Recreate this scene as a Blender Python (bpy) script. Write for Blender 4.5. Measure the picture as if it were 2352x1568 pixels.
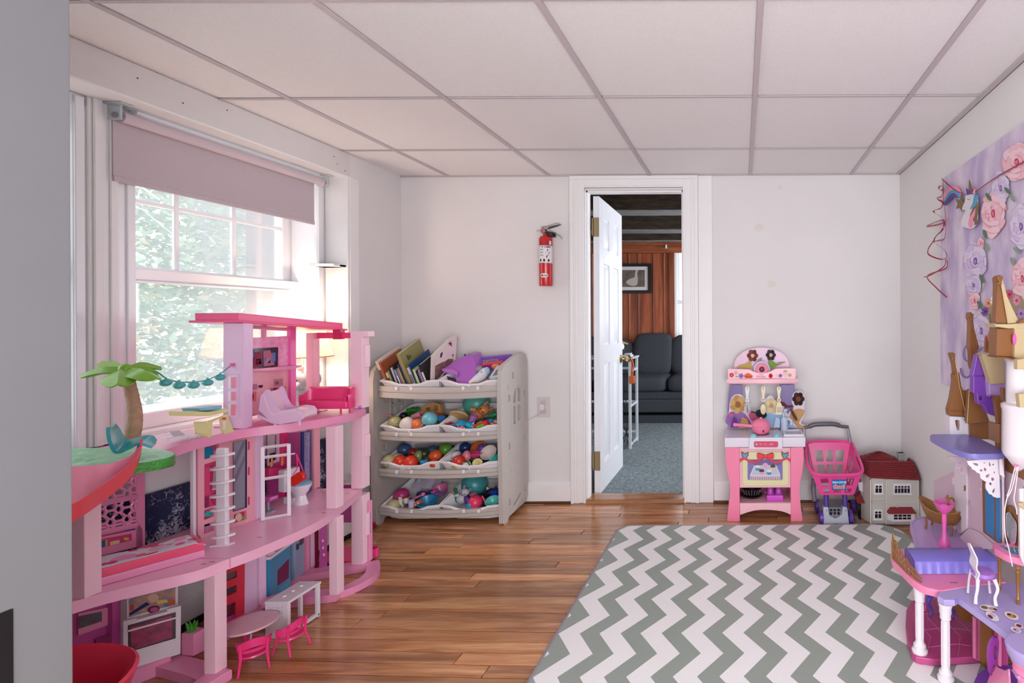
import bpy, bmesh, math, random
from mathutils import Vector as V, Matrix
S = bpy.context.scene
for o in list(bpy.data.objects): bpy.data.objects.remove(o)
COL = S.collection
random.seed(7)
PI = math.pi
# ---------------------------------------------------------------- camera, world, lights
EYE, F, CU, CV, ROLL = 1.106, 1163.0, 1703.0, 733.0, 0.005
cd = bpy.data.cameras.new('camera'); cam = bpy.data.objects.new('camera', cd); COL.objects.link(cam)
cd.sensor_width = 36; cd.sensor_fit = 'HORIZONTAL'; cd.lens = 36*F/2352
cd.shift_x = -(CU-1176)/2352; cd.shift_y = -(784-CV)/2352; cd.clip_start = 0.01
cam.matrix_world = Matrix.Translation((0, 0, EYE)) @ Matrix.Rotation(PI/2, 4, 'X') @ Matrix.Rotation(-ROLL, 4, 'Z')
S.camera = cam
W = bpy.data.worlds.new('sky'); S.world = W; W.use_nodes = True
bg = W.node_tree.nodes['Background']; bg.inputs[0].default_value = (0.96, 0.975, 1.0, 1); bg.inputs[1].default_value = 2.4
S.view_settings.view_transform = 'Standard'; S.view_settings.look = 'None'
S.view_settings.gamma = 1; S.view_settings.use_curve_mapping = False; S.view_settings.exposure = 0.3
def area(name, loc, rot, sx, sy, power, col):
    l = bpy.data.lights.new(name, 'AREA'); l.shape = 'RECTANGLE'; l.size = sx; l.size_y = sy; l.energy = power; l.color = col
    o = bpy.data.objects.new(name, l); COL.objects.link(o); o.location = loc; o.rotation_euler = rot; return o
area('added_fill_light', (0.9, -0.9, 1.0), (math.radians(106), 0, math.radians(24)), 1.8, 1.0, 36, (0.96, 0.98, 1.0))  # added fill behind the camera, brightens ceiling and walls; no real lamp
sl = bpy.data.lights.new('soft_daylight', 'SUN'); sl.energy = 2.6; sl.angle = math.radians(75); sl.color = (.97, .98, 1.0)
so_ = bpy.data.objects.new('soft_daylight', sl); COL.objects.link(so_); so_.rotation_euler = (0, math.radians(-62), math.radians(-8))
area('added_ceiling_uplight', (0.7, -0.5, 0.5), (math.radians(143), 0, math.radians(16)), 1.6, 0.8, 16, (0.96, 0.98, 1.0))  # second added fill, aimed up only to lift the ceiling
# ---------------------------------------------------------------- helpers
def at(u, v, X=None, Y=None, Z=None):
    """world point seen at photograph position u,v on the plane x=X, y=Y or z=Z (for measuring)"""
    c, s = math.cos(ROLL), math.sin(ROLL); p, q = u-CU, v-CV
    d = V(((p*c-q*s)/F, 1.0, -(p*s+q*c)/F))
    t = X/d.x if X is not None else (Y if Y is not None else (Z-EYE)/d.z)
    return V((0, 0, EYE)) + d*t
def lin(c):
    return tuple(((x/255)/12.92 if x/255 <= .04045 else (((x/255)+.055)/1.055)**2.4) for x in c)
_m = {}
def mat(name, col, rough=.5, spec=.5, metal=0, noise=0, nscale=20, bump=0, bscale=60, trans=0, alpha=1, emit=0, coat=0, sub=0, stretch=None, col2=None):
    if name in _m: return _m[name]
    m = bpy.data.materials.new(name); m.use_nodes = True; _m[name] = m
    nt = m.node_tree; N = nt.nodes; L = nt.links; b = N['Principled BSDF']
    c = lin(col)
    b.inputs['Base Color'].default_value = (*c, 1); b.inputs['Roughness'].default_value = rough
    b.inputs['Specular IOR Level'].default_value = spec; b.inputs['Metallic'].default_value = metal
    b.inputs['Transmission Weight'].default_value = trans; b.inputs['Alpha'].default_value = alpha
    b.inputs['Coat Weight'].default_value = coat; b.inputs['Coat Roughness'].default_value = .15
    if sub: b.inputs['Subsurface Weight'].default_value = sub; b.inputs['Subsurface Radius'].default_value = (.01, .005, .005)
    if emit: b.inputs['Emission Color'].default_value = (*c, 1); b.inputs['Emission Strength'].default_value = emit
    if noise or bump:
        tc = N.new('ShaderNodeTexCoord'); mp = N.new('ShaderNodeMapping'); L.new(tc.outputs['Object'], mp.inputs[0])
        if stretch: mp.inputs['Scale'].default_value = stretch
    if noise:
        t = N.new('ShaderNodeTexNoise'); t.inputs['Scale'].default_value = nscale; t.inputs['Detail'].default_value = 5
        L.new(mp.outputs[0], t.inputs['Vector'])
        r = N.new('ShaderNodeMapRange'); r.inputs[1].default_value = .3; r.inputs[2].default_value = .7
        L.new(t.outputs['Fac'], r.inputs[0])
        x = N.new('ShaderNodeMix'); x.data_type = 'RGBA'
        c2 = lin(col2) if col2 else tuple(v*(1-noise) for v in c)
        x.inputs[6].default_value = (*c, 1); x.inputs[7].default_value = (*c2, 1)
        L.new(r.outputs[0], x.inputs[0]); L.new(x.outputs[2], b.inputs['Base Color'])
    if bump:
        t = N.new('ShaderNodeTexNoise'); t.inputs['Scale'].default_value = bscale; t.inputs['Detail'].default_value = 4
        L.new(mp.outputs[0], t.inputs['Vector'])
        bp = N.new('ShaderNodeBump'); bp.inputs['Strength'].default_value = bump; bp.inputs['Distance'].default_value = .01
        L.new(t.outputs['Fac'], bp.inputs['Height']); L.new(bp.outputs[0], b.inputs['Normal'])
    return m
def gloss(name, col, **k): k.setdefault('rough', .28); return mat(name, col, **k)
def wm(o):
    return (wm(o.parent) @ o.matrix_basis) if o.parent else o.matrix_basis.copy()
def tag(o, label=None, cat=None, group=None, kind=None):
    if label: o['label'] = label
    if cat: o['category'] = cat
    if group: o['group'] = group
    if kind: o['kind'] = kind
    return o
def thing(name, label, cat, loc=(0, 0, 0), rot=0, group=None, kind=None):
    o = bpy.data.objects.new(name, None); COL.objects.link(o); o.empty_display_size = .05
    o.location = loc; o.rotation_euler = (0, 0, rot) if not isinstance(rot, tuple) else rot
    return tag(o, label, cat, group, kind)
def dup(o, loc=None, rot=None, label=None, group=None, parent=None):
    c = o.copy(); COL.objects.link(c)
    if parent is not None: c.parent = parent
    if loc is not None: c.location = loc
    if rot is not None: c.rotation_euler = rot if isinstance(rot, tuple) else (0, 0, rot)
    if label: c['label'] = label
    if group: c['group'] = group
    for ch in list(o.children): dup(ch, parent=c)
    return c
class B:
    def __init__(s): s.bm = bmesh.new(); s.mi = 0; s.M = Matrix(); s.bv = False
    def _fin(s, verts, faces):
        for f in faces: f.material_index = s.mi
        bmesh.ops.transform(s.bm, matrix=s.M, verts=verts)
        return s
    def raw(s, pts, faces):
        vs = [s.bm.verts.new(p) for p in pts]; fs = []
        for f in faces:
            try: fs.append(s.bm.faces.new([vs[i] for i in f]))
            except ValueError: pass
        return s._fin(vs, fs)
    def box(s, x0, x1, y0, y1, z0, z1, bev=0, seg=2):
        pts = [(x, y, z) for x in (x0, x1) for y in (y0, y1) for z in (z0, z1)]
        vs = [s.bm.verts.new(p) for p in pts]
        fs = [s.bm.faces.new([vs[i] for i in f]) for f in ((0, 1, 3, 2), (4, 6, 7, 5), (0, 4, 5, 1), (2, 3, 7, 6), (0, 2, 6, 4), (1, 5, 7, 3))]
        return s._bev(vs, fs, bev, seg)
    def _bev(s, vs, fs, bev, seg=2, edges=None):
        if bev:
            s.bv = True
            es = edges or list({e for f in fs for e in f.edges})
            r = bmesh.ops.bevel(s.bm, geom=es, offset=bev, segments=seg, affect='EDGES', profile=.5)
            fs = list({f for f in fs if f.is_valid} | set(r['faces'])); 
            st = list(fs); 
            vs = list({v for f in fs for v in f.verts})
        return s._fin(vs, fs)
    def cb(s, c, sz, bev=0, rot=None, seg=2):
        M0 = s.M
        s.M = M0 @ Matrix.Translation(c) @ (rot.to_4x4() if rot else Matrix())
        s.box(-sz[0]/2, sz[0]/2, -sz[1]/2, sz[1]/2, -sz[2]/2, sz[2]/2, bev, seg); s.M = M0
        return s
    def prism(s, pts, vec, bev=0, seg=2):
        """polygon (3-D points) pushed along vec"""
        vec = V(vec); n = len(pts)
        a = [s.bm.verts.new(V(p)) for p in pts]; b = [s.bm.verts.new(V(p)+vec) for p in pts]
        nrm = V((0, 0, 0))
        for i in range(n): nrm += V(pts[i]).cross(V(pts[(i+1) % n]))
        fl = nrm.dot(vec) > 0
        fs = [s.bm.faces.new(a[::-1] if fl else a), s.bm.faces.new(b if fl else b[::-1])]
        for i in range(n):
            j = (i+1) % n
            q = [a[i], a[j], b[j], b[i]]
            fs.append(s.bm.faces.new(q if fl else q[::-1]))
        es = list(fs[0].edges)+list(fs[1].edges)
        return s._bev(a+b, fs, bev, seg, es if bev else None)
    def grid(s, rows, closed=False, flip=False):
        """rows of points joined into a surface"""
        n = len(rows[0]); vs = [[s.bm.verts.new(V(p)) for p in r] for r in rows]; fs = []
        for i in range(len(rows)-1):
            for j in range(n if closed else n-1):
                k = (j+1) % n
                q = [vs[i][j], vs[i][k], vs[i+1][k], vs[i+1][j]]
                q = [x for t, x in enumerate(q) if x not in q[:t]]
                try: fs.append(s.bm.faces.new(q[::-1] if flip else q))
                except ValueError: pass
        al = [v for r in vs for v in r]; s._fin(al, fs)
        bmesh.ops.remove_doubles(s.bm, verts=[v for v in al if v.is_valid], dist=3e-5)
        return s
    def lathe(s, prof, c=(0, 0, 0), n=20, sx=1, sy=1, M=None):
        """prof: (radius, z) pairs turned about z at c"""
        rows = []
        for r, z in prof:
            r = max(r, 1e-5)
            rows.append([V((r*math.cos(2*PI*k/n)*sx, r*math.sin(2*PI*k/n)*sy, z)) for k in range(n)])
        M0 = s.M; s.M = M0 @ Matrix.Translation(c) @ (M if M else Matrix())
        s.grid(rows, True); s.M = M0
        return s
    def ball(s, c, r, n=14, M=None):
        r = (r, r, r) if not hasattr(r, '__len__') else r
        k = max(6, n//2)
        prof = [(math.sin(PI*i/k), -math.cos(PI*i/k)) for i in range(k+1)]
        Z = Matrix.Diagonal((r[0], r[1], r[2], 1))
        return s.lathe(prof, c, n, M=(M @ Z if M else Z))
    def cyl(s, p0, p1, r0, r1=None, n=14, cap=True):
        r1 = r0 if r1 is None else r1; p0, p1 = V(p0), V(p1); d = p1-p0; l = d.length
        M = d.to_track_quat('Z', 'Y').to_matrix().to_4x4()
        pr = [(r0, 0), (r1, l)]
        if cap: pr = [(0, 0)]+pr+[(0, l)]
        return s.lathe(pr, p0, n, M=M)
    def tube(s, pts, r, n=8, closed=False):
        pts = [V(p) for p in pts]; m = len(pts); rows = []; up = V((0, 0, 1)); prev = None
        for i, p in enumerate(pts):
            a = pts[(i-1) % m] if (closed or i) else p; b = pts[(i+1) % m] if (closed or i < m-1) else p
            t = (b-a).normalized()
            if prev is None:
                x = t.cross(up)
                if x.length < .1: x = t.cross(V((1, 0, 0)))
                x.normalize()
            else:
                x = (prev - t*prev.dot(t)).normalized()
            prev = x; y = t.cross(x)
            rr = r[i] if hasattr(r, '__len__') else r
            rows.append([p+x*rr*math.cos(2*PI*k/n)+y*rr*math.sin(2*PI*k/n) for k in range(n)])
        if closed: rows.append(rows[0])
        else: rows = [[pts[0]]*n]+rows+[[pts[-1]]*n]
        s.grid(rows, True); return s
    def ribbon(s, pts, wdir, w):
        w_ = V(wdir)*w/2
        s.grid([[V(p)-w_, V(p)+w_] for p in pts]); return s
    def obj(s, name, m, parent=None, world=True, label=None, cat=None, group=None, kind=None, ang=38, solid=0, base=False):
        bm = s.bm
        if not solid: bmesh.ops.recalc_face_normals(bm, faces=bm.faces)
        org = None
        if parent is not None and world: bm.transform(wm(parent).inverted())
        elif parent is None and len(bm.verts):
            xs = [v.co for v in bm.verts]; org = V(((min(p.x for p in xs)+max(p.x for p in xs))/2, (min(p.y for p in xs)+max(p.y for p in xs))/2, min(p.z for p in xs)))
            bm.transform(Matrix.Translation(-org))
        a = math.radians(ang)
        for f in bm.faces: f.smooth = True
        for e in bm.edges: e.smooth = (len(e.link_faces) == 2 and e.calc_face_angle(0) < a)
        me = bpy.data.meshes.new(name); bm.to_mesh(me); bm.free()
        for x in (m if isinstance(m, (list, tuple)) else [m]): me.materials.append(x)
        o = bpy.data.objects.new(name, me); COL.objects.link(o)
        if parent is not None: o.parent = parent
        if org is not None: o.location = org
        if solid:
            md = o.modifiers.new('thickness', 'SOLIDIFY'); md.thickness = solid; md.offset = 0
        if s.bv:
            md = o.modifiers.new('normals', 'WEIGHTED_NORMAL'); md.keep_sharp = True
        return tag(o, label, cat, group, kind)
def bez(pts, n=8, closed=False):
    """smooth curve through the points"""
    pts = [V(p) for p in pts]; m = len(pts); out = []
    rng = range(m if closed else m-1)
    for i in rng:
        p0 = pts[(i-1) % m] if (closed or i) else pts[0]; p1 = pts[i]; p2 = pts[(i+1) % m]
        p3 = pts[(i+2) % m] if (closed or i+2 < m) else pts[-1]
        for k in range(n):
            t = k/n
            out.append(.5*((2*p1)+(-p0+p2)*t+(2*p0-5*p1+4*p2-p3)*t*t+(-p0+3*p1-3*p2+p3)*t**3))
    if not closed: out.append(pts[-1])
    return out
def text(body, M, size, m, name, parent, depth=.0006, align='CENTER', wx=1, bold=0):
    c = bpy.data.curves.new(name, 'FONT'); c.body = body; c.size = size; c.align_x = align; c.align_y = 'CENTER'; c.extrude = depth; c.offset = bold
    o = bpy.data.objects.new('t', c); COL.objects.link(o)
    bpy.context.view_layer.update()
    me = bpy.data.meshes.new_from_object(o.evaluated_get(bpy.context.evaluated_depsgraph_get()))
    bpy.data.objects.remove(o)
    me.transform(wm(parent).inverted() @ M @ Matrix.Diagonal((wx, 1, 1, 1))); me.materials.clear(); me.materials.append(m)
    t = bpy.data.objects.new(name, me); COL.objects.link(t); t.parent = parent
    return t
def facing(loc, right, up):
    """matrix placing local x along right and local y along up"""
    r = V(right).normalized(); u = V(up).normalized(); n = r.cross(u)
    return Matrix.Translation(loc) @ Matrix((r, u, n)).transposed().to_4x4()
def arc2(cx, cy, r, a0, a1, n):
    return [(cx+r*math.cos(a0+(a1-a0)*i/n), cy+r*math.sin(a0+(a1-a0)*i/n)) for i in range(n+1)]
def rrect(x0, x1, y0, y1, r, n=5):
    return arc2(x1-r, y1-r, r, 0, PI/2, n)+arc2(x0+r, y1-r, r, PI/2, PI, n)+arc2(x0+r, y0+r, r, PI, 1.5*PI, n)+arc2(x1-r, y0+r, r, 1.5*PI, 2*PI, n)
# ---------------------------------------------------------------- room shell
XL, XR, YB, ZC = -2.06, 0.964, 3.07, 1.98
wall_m = mat('wall_paint', (231, 227, 228), rough=.75, spec=.25, noise=.04, nscale=3, bump=.05, bscale=250)
trim_m = mat('white_trim_paint', (240, 238, 239), rough=.4, noise=.03, nscale=9)
tile_m = mat('ceiling_tile', (242, 238, 239), rough=.9, spec=.1, noise=.05, nscale=160, bump=.25, bscale=400)
bar_m = mat('ceiling_grid_metal', (196, 184, 190), rough=.45)
dark_m = mat('dark_gap', (30, 22, 20), rough=.8)
def wood(name, c1, c2, c3, ax='X', sc=1.0, rough=.22, coat=.35, spec=.5, lo=.84):
    m = bpy.data.materials.new(name); m.use_nodes = True; nt = m.node_tree; N = nt.nodes; L = nt.links; b = N['Principled BSDF']
    tc = N.new('ShaderNodeTexCoord'); oi = N.new('ShaderNodeObjectInfo'); ad = N.new('ShaderNodeVectorMath'); ad.operation = 'ADD'
    cx = N.new('ShaderNodeCombineXYZ'); mu = N.new('ShaderNodeMath'); mu.operation = 'MULTIPLY'; mu.inputs[1].default_value = 37
    L.new(oi.outputs['Random'], mu.inputs[0])
    for i in range(3): L.new(mu.outputs[0], cx.inputs[i])
    L.new(tc.outputs['Object'], ad.inputs[0]); L.new(cx.outputs[0], ad.inputs[1])
    mp = N.new('ShaderNodeMapping'); L.new(ad.outputs[0], mp.inputs[0])
    mp.inputs['Scale'].default_value = {'X': (1.5*sc, 16*sc, 16*sc), 'Z': (16*sc, 16*sc, 1.5*sc)}[ax]
    n1 = N.new('ShaderNodeTexNoise'); n1.inputs['Scale'].default_value = 1.3; n1.inputs['Detail'].default_value = 6; n1.inputs['Distortion'].default_value = .8
    L.new(mp.outputs[0], n1.inputs['Vector'])
    n2 = N.new('ShaderNodeTexNoise'); n2.inputs['Scale'].default_value = 9; n2.inputs['Detail'].default_value = 3; L.new(mp.outputs[0], n2.inputs['Vector'])
    r = N.new('ShaderNodeValToRGB'); L.new(n1.outputs['Fac'], r.inputs[0])
    e = r.color_ramp.elements; e[0].position = .28; e[0].color = (*lin(c1), 1); e[1].position = .72; e[1].color = (*lin(c3), 1)
    k = e.new(.5); k.color = (*lin(c2), 1)
    mr = N.new('ShaderNodeMapRange'); mr.inputs[1].default_value = .35; mr.inputs[2].default_value = .65; mr.inputs[3].default_value = lo; mr.inputs[4].default_value = 1.08
    L.new(n2.outputs['Fac'], mr.inputs[0])
    hs = N.new('ShaderNodeHueSaturation'); L.new(r.outputs[0], hs.inputs['Color'])
    mr2 = N.new('ShaderNodeMapRange'); mr2.inputs[3].default_value = .66; mr2.inputs[4].default_value = 1.22; L.new(oi.outputs['Random'], mr2.inputs[0])
    mm = N.new('ShaderNodeMath'); mm.operation = 'MULTIPLY'; L.new(mr.outputs[0], mm.inputs[0]); L.new(mr2.outputs[0], mm.inputs[1]); L.new(mm.outputs[0], hs.inputs['Value'])
    L.new(hs.outputs[0], b.inputs['Base Color'])
    b.inputs['Roughness'].default_value = rough; b.inputs['Coat Weight'].default_value = coat; b.inputs['Coat Roughness'].default_value = .12; b.inputs['Specular IOR Level'].default_value = spec
    bp = N.new('ShaderNodeBump'); bp.inputs['Strength'].default_value = .12; bp.inputs['Distance'].default_value = .003; L.new(n2.outputs['Fac'], bp.inputs['Height']); L.new(bp.outputs[0], b.inputs['Normal'])
    _m[name] = m; return m
floor_w = wood('oak_floor', (146, 90, 56), (190, 130, 86), (222, 170, 122), lo=.9)
# floor with strip planks
fl = B().box(XL-.3, XR+.12, -1.6, 3.16, -.06, -.014).obj('floor', dark_m, kind='structure')
def clip(bm, co, no):
    g = bm.verts[:]+bm.edges[:]+bm.faces[:]
    r = bmesh.ops.bisect_plane(bm, geom=g, plane_co=co, plane_no=no, clear_outer=True)
    es = [e for e in r['geom_cut'] if isinstance(e, bmesh.types.BMEdge)]
    if es:
        try: bmesh.ops.holes_fill(bm, edges=es)
        except Exception: pass
PW = .0581; RP = Matrix.Rotation(math.radians(-2.2), 4, 'Z')
row = 0; y = .2
while y < 3.3:
    x = -2.5 + random.uniform(-1.2, 0)
    while x < 1.3:
        L_ = random.uniform(.7, 1.9) if y < 3.2 else 9
        b = B(); b.M = RP
        b.box(x+.0016, x+L_-.0016, y+.0016, y+PW-.0016, -.015, random.uniform(-.0006, .0006), .0012, 1)
        clip(b.bm, (XL+.0, 0, 0), (-1, 0, 0)); clip(b.bm, (XR, 0, 0), (1, 0, 0)); clip(b.bm, (0, 3.09, 0), (0, 1, 0))
        if len(b.bm.faces) > 3: b.obj('floor_plank', floor_w, fl)
        else: b.bm.free()
        x += L_
    y += PW
# ceiling
ce = B().box(XL-.3, XR+.1, -1.6, YB+.1, ZC+.05, ZC+.1).obj('ceiling', tile_m, kind='structure')
gx = [-1.772+.61*k for k in range(-1, 5)]; gy = [.77-.61, .77, 1.38, 1.99, 2.60]
xs = [XL-.25]+[x for x in gx if x > XL]+[XR]; ys = [-.45]+gy+[YB]
for i in range(len(xs)-1):
    for j in range(len(ys)-1):
        B().box(xs[i]+.008, xs[i+1]-.008, ys[j]+.006, ys[j+1]-.006, ZC+.003, ZC+.018, .002, 1).obj('ceiling_tile', tile_m, ce)
for x in xs[1:-1]:
    B().box(x-.0095, x+.0095, -.45, YB, ZC-.003, ZC+.002).box(x-.003, x+.003, -.45, YB, ZC+.002, ZC+.05).obj('grid_bar', bar_m, ce)
for j in ys[1:-1]:
    for i in range(len(xs)-1):
        B().box(xs[i]+.012, xs[i+1]-.012, j-.006, j+.006, ZC-.0015, ZC+.002).obj('cross_bar', bar_m, ce)
B().box(XR-.024, XR, -.45, YB, ZC-.004, ZC+.002).box(XR-.003, XR, -.45, YB, ZC-.004, ZC+.03).obj('wall_angle', bar_m, ce)
B().box(XL, XR-.024, YB-.012, YB, ZC-.004, ZC+.002).obj('wall_angle', bar_m, ce)
# back wall
DX0, DX1, DZ = -.975, -.322, 1.925
wb = B()
wb.box(XL-.15, DX0, YB, YB+.1, -.02, ZC+.05).box(DX1, XR+.12, YB, YB+.1, -.02, ZC+.05).box(DX0, DX1, YB, YB+.1, DZ, ZC+.05)
wb = wb.obj('wall_back', wall_m, kind='structure')
B().box(XR, XR+.1, -1.6, YB, -.02, ZC+.05).obj('wall_right', wall_m, kind='structure')
# left wall with two window openings
wl = B(); WY = [(.86, 1.70), (1.76, 2.65)]; WZ0, WZ1 = .69, 1.86
wl.box(XL-.3, XL, 2.65, YB, -.02, ZC+.05)
wl.box(XL-.3, XL, .2, 2.65, -.02, WZ0-.03).box(XL-.3, XL-.11, .2, 2.65, WZ1, ZC+.05)
wl.box(XL-.3, XL, .2, .86, WZ0-.03, ZC+.05)
wl.obj('wall_left', wall_m, kind='structure')
b = B().box(XL-.3, XL+.012, .5, 2.655, WZ1, ZC+.002, .002, 1)
hd = b.obj('trim_1', mat('header_paint', (224, 218, 217), rough=.6, noise=.03, nscale=8), kind='structure')
tag(hd, 'boxed white header beam above the windows with small nail holes')
for yy, zz in ((1.72, 1.935), (1.86, 1.91), (2.02, 1.95), (2.55, 1.935), (2.57, 1.905), (2.62, 1.885)):
    B().cyl((XL+.011, yy, zz), (XL+.0135, yy, zz), .0022).obj('nail_hole', dark_m, hd)
B().box(XL-.11, XL+.014, .5, 2.66, WZ1-.004, WZ1+.004, .0015, 1).obj('soffit_edge', trim_m, hd)
# casing strip at the far edge of the recess
tr = B().box(XL-.004, XL+.013, 2.652, 2.715, .30, WZ1, .002, 1).box(XL-.11, XL+.008, 2.642, 2.652, WZ0, WZ1, .002, 1).obj('trim_2', trim_m, kind='structure')
B().box(XL-.11, XL, 2.56, 2.642, 1.385, 1.40, .003, 1).prism([(XL-.115, 2.55, 1.385), (XL+.0, 2.60, 1.385), (XL+.0, 2.642, 1.385), (XL-.115, 2.642, 1.385)], (0, 0, .015), .002, 1).obj('corner_ledge', trim_m, tr)
# baseboards
def baseboard(name, x0, x1):
    o = B().box(x0, x1, YB-.016, YB, .012, .115, .003, 1).prism([(x0, YB-.016, .115), (x0, YB-.006, .128), (x0, YB, .128), (x0, YB, .115)], (x1-x0, 0, 0)).obj(name, trim_m, kind='structure')
    B().box(x0, x1, YB-.022, YB-.002, 0, .014, .003, 1).obj('shoe_moulding', mat('dark_oak', (96, 60, 42), rough=.4), o)
baseboard('baseboard_back', XL+.015, -1.034); baseboard('baseboard_back_right', -.172, XR)
o = B().box(XR-.016, XR, .3, YB-.02, .0, .12, .003, 1).obj('baseboard_right', trim_m, kind='structure')
o = B().box(XL, XL+.016, .3, YB-.02, .0, .2, .003, 1).box(XL, XL+.03, .3, 2.7, .185, .2, .004, 1).obj('baseboard_left', trim_m, kind='structure')
# door casing
def moulding(b, x0, x1, z0, z1, d=.022):
    w = x1-x0; s = 1 if w > 0 else -1; w = abs(w); lo = min(x0, x1)
    b.box(lo, lo+w, YB-d*.6, YB, z0, z1, .002, 1)
    for f0, f1, dd in ((.0, .26, 1.0), (.40, .52, .8), (.85, 1.0, .72)):
        a, c = (f0, f1) if s > 0 else (1-f1, 1-f0)
        b.box(lo+w*a, lo+w*c, YB-d*dd, YB-.001, z0, z1, .003, 2)
cs = B(); moulding(cs, -1.034, -.945, 0, 1.955); l = cs.obj('trim_3', trim_m, kind='structure')
cs = B(); moulding(cs, -.259, -.351, 0, 1.955); l = cs.obj('trim_4', trim_m, kind='structure')
cs = B(); cs.box(-1.034, -.259, YB-.014, YB, 1.905, 1.975, .002, 1).box(-1.034, -.259, YB-.022, YB, 1.955, 1.975, .003).box(-.945, -.351, YB-.017, YB, 1.905, 1.918, .003, 1).obj('trim_5', trim_m, kind='structure')
B().box(-.259, -.174, YB-.012, YB, 0, 1.975, .002, 1).obj('trim_6', trim_m, kind='structure')
# jambs
dj = B().box(-.975, -.945, YB-.002, YB+.115, 0, 1.905, .001, 1).box(-.351, -.322, YB-.002, YB+.115, 0, 1.905, .001, 1).box(-.945, -.351, YB-.002, YB+.115, 1.895, 1.925, .001, 1)
dj.box(-.945, -.933, YB+.02, YB+.06, 0, 1.895, .002, 1).box(-.363, -.351, YB+.02, YB+.06, 0, 1.895, .002, 1).box(-.945, -.351, YB+.02, YB+.06, 1.883, 1.895, .002, 1)
dj.obj('door_frame', trim_m, kind='structure')
th = B().prism([(-.985, YB-.015, 0), (-.985, YB-.005, .018), (-.985, YB+.09, .024), (-.985, YB+.125, .012), (-.985, YB+.125, 0)], (.675, 0, 0), .002, 1).obj('door_threshold', floor_w, kind='structure')
# stains on the back wall: faint repaired patches
pat = mat('wall_patch', (228, 219, 216), rough=.8, spec=.2, noise=.05, nscale=30)
for (u, v, r) in ((1745, 522, .035), (1772, 652, .03), (1792, 430, .02)):
    p = at(u, v, Y=YB)
    B().prism([(p.x+r*math.cos(a)*random.uniform(.7, 1.1), YB-.0006, p.z+r*math.sin(a)*random.uniform(.6, 1)) for a in [k*PI/7 for k in range(14)]], (0, .0005, 0)).obj('wall_patch', pat, wb)
# near jamb on the left of the photograph
nj = B().box(-2.6, -1.186, .80, .897, 0, ZC+.05, .003, 2).obj('wall_front', mat('jamb_shade_grey', (138, 139, 143), rough=.55, noise=.03, nscale=6), kind='structure')  # jamb face stands in shade; that shade is put into its grey
B().box(-1.189, -1.1835, .795, .822, .0, .643, .001, 1).obj('hinge_leaf', mat('black_metal', (22, 20, 22), rough=.4), nj)
B().box(XR-.06, XR, .80, .897, 0, ZC+.05).obj('wall_front_right', trim_m, kind='structure')
# ---------------------------------------------------------------- windows
sash_m = mat('vinyl_white', (243, 242, 246), rough=.3)
def glass_mat():
    m = bpy.data.materials.new('window_glass'); m.use_nodes = True; nt = m.node_tree; N = nt.nodes; L = nt.links
    for n in list(N): N.remove(n)
    o = N.new('ShaderNodeOutputMaterial'); t = N.new('ShaderNodeBsdfTransparent'); g = N.new('ShaderNodeBsdfGlossy'); g.inputs['Roughness'].default_value = .02
    fr = N.new('ShaderNodeFresnel'); fr.inputs[0].default_value = 1.45; mx = N.new('ShaderNodeMixShader')
    mm = N.new('ShaderNodeMath'); mm.operation = 'MULTIPLY'; mm.inputs[1].default_value = .6; L.new(fr.outputs[0], mm.inputs[0])
    d = N.new('ShaderNodeBsdfTranslucent'); d.inputs[0].default_value = (.9, .93, 1, 1); mx2 = N.new('ShaderNodeMixShader'); mx2.inputs[0].default_value = .16
    t.inputs[0].default_value = (.97, .98, .98, 1)
    L.new(mm.outputs[0], mx.inputs[0]); L.new(t.outputs[0], mx.inputs[1]); L.new(g.outputs[0], mx.inputs[2])
    L.new(mx.outputs[0], mx2.inputs[1]); L.new(d.outputs[0], mx2.inputs[2]); L.new(mx2.outputs[0], o.inputs[0]); return m
glass_m = glass_mat()
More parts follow.
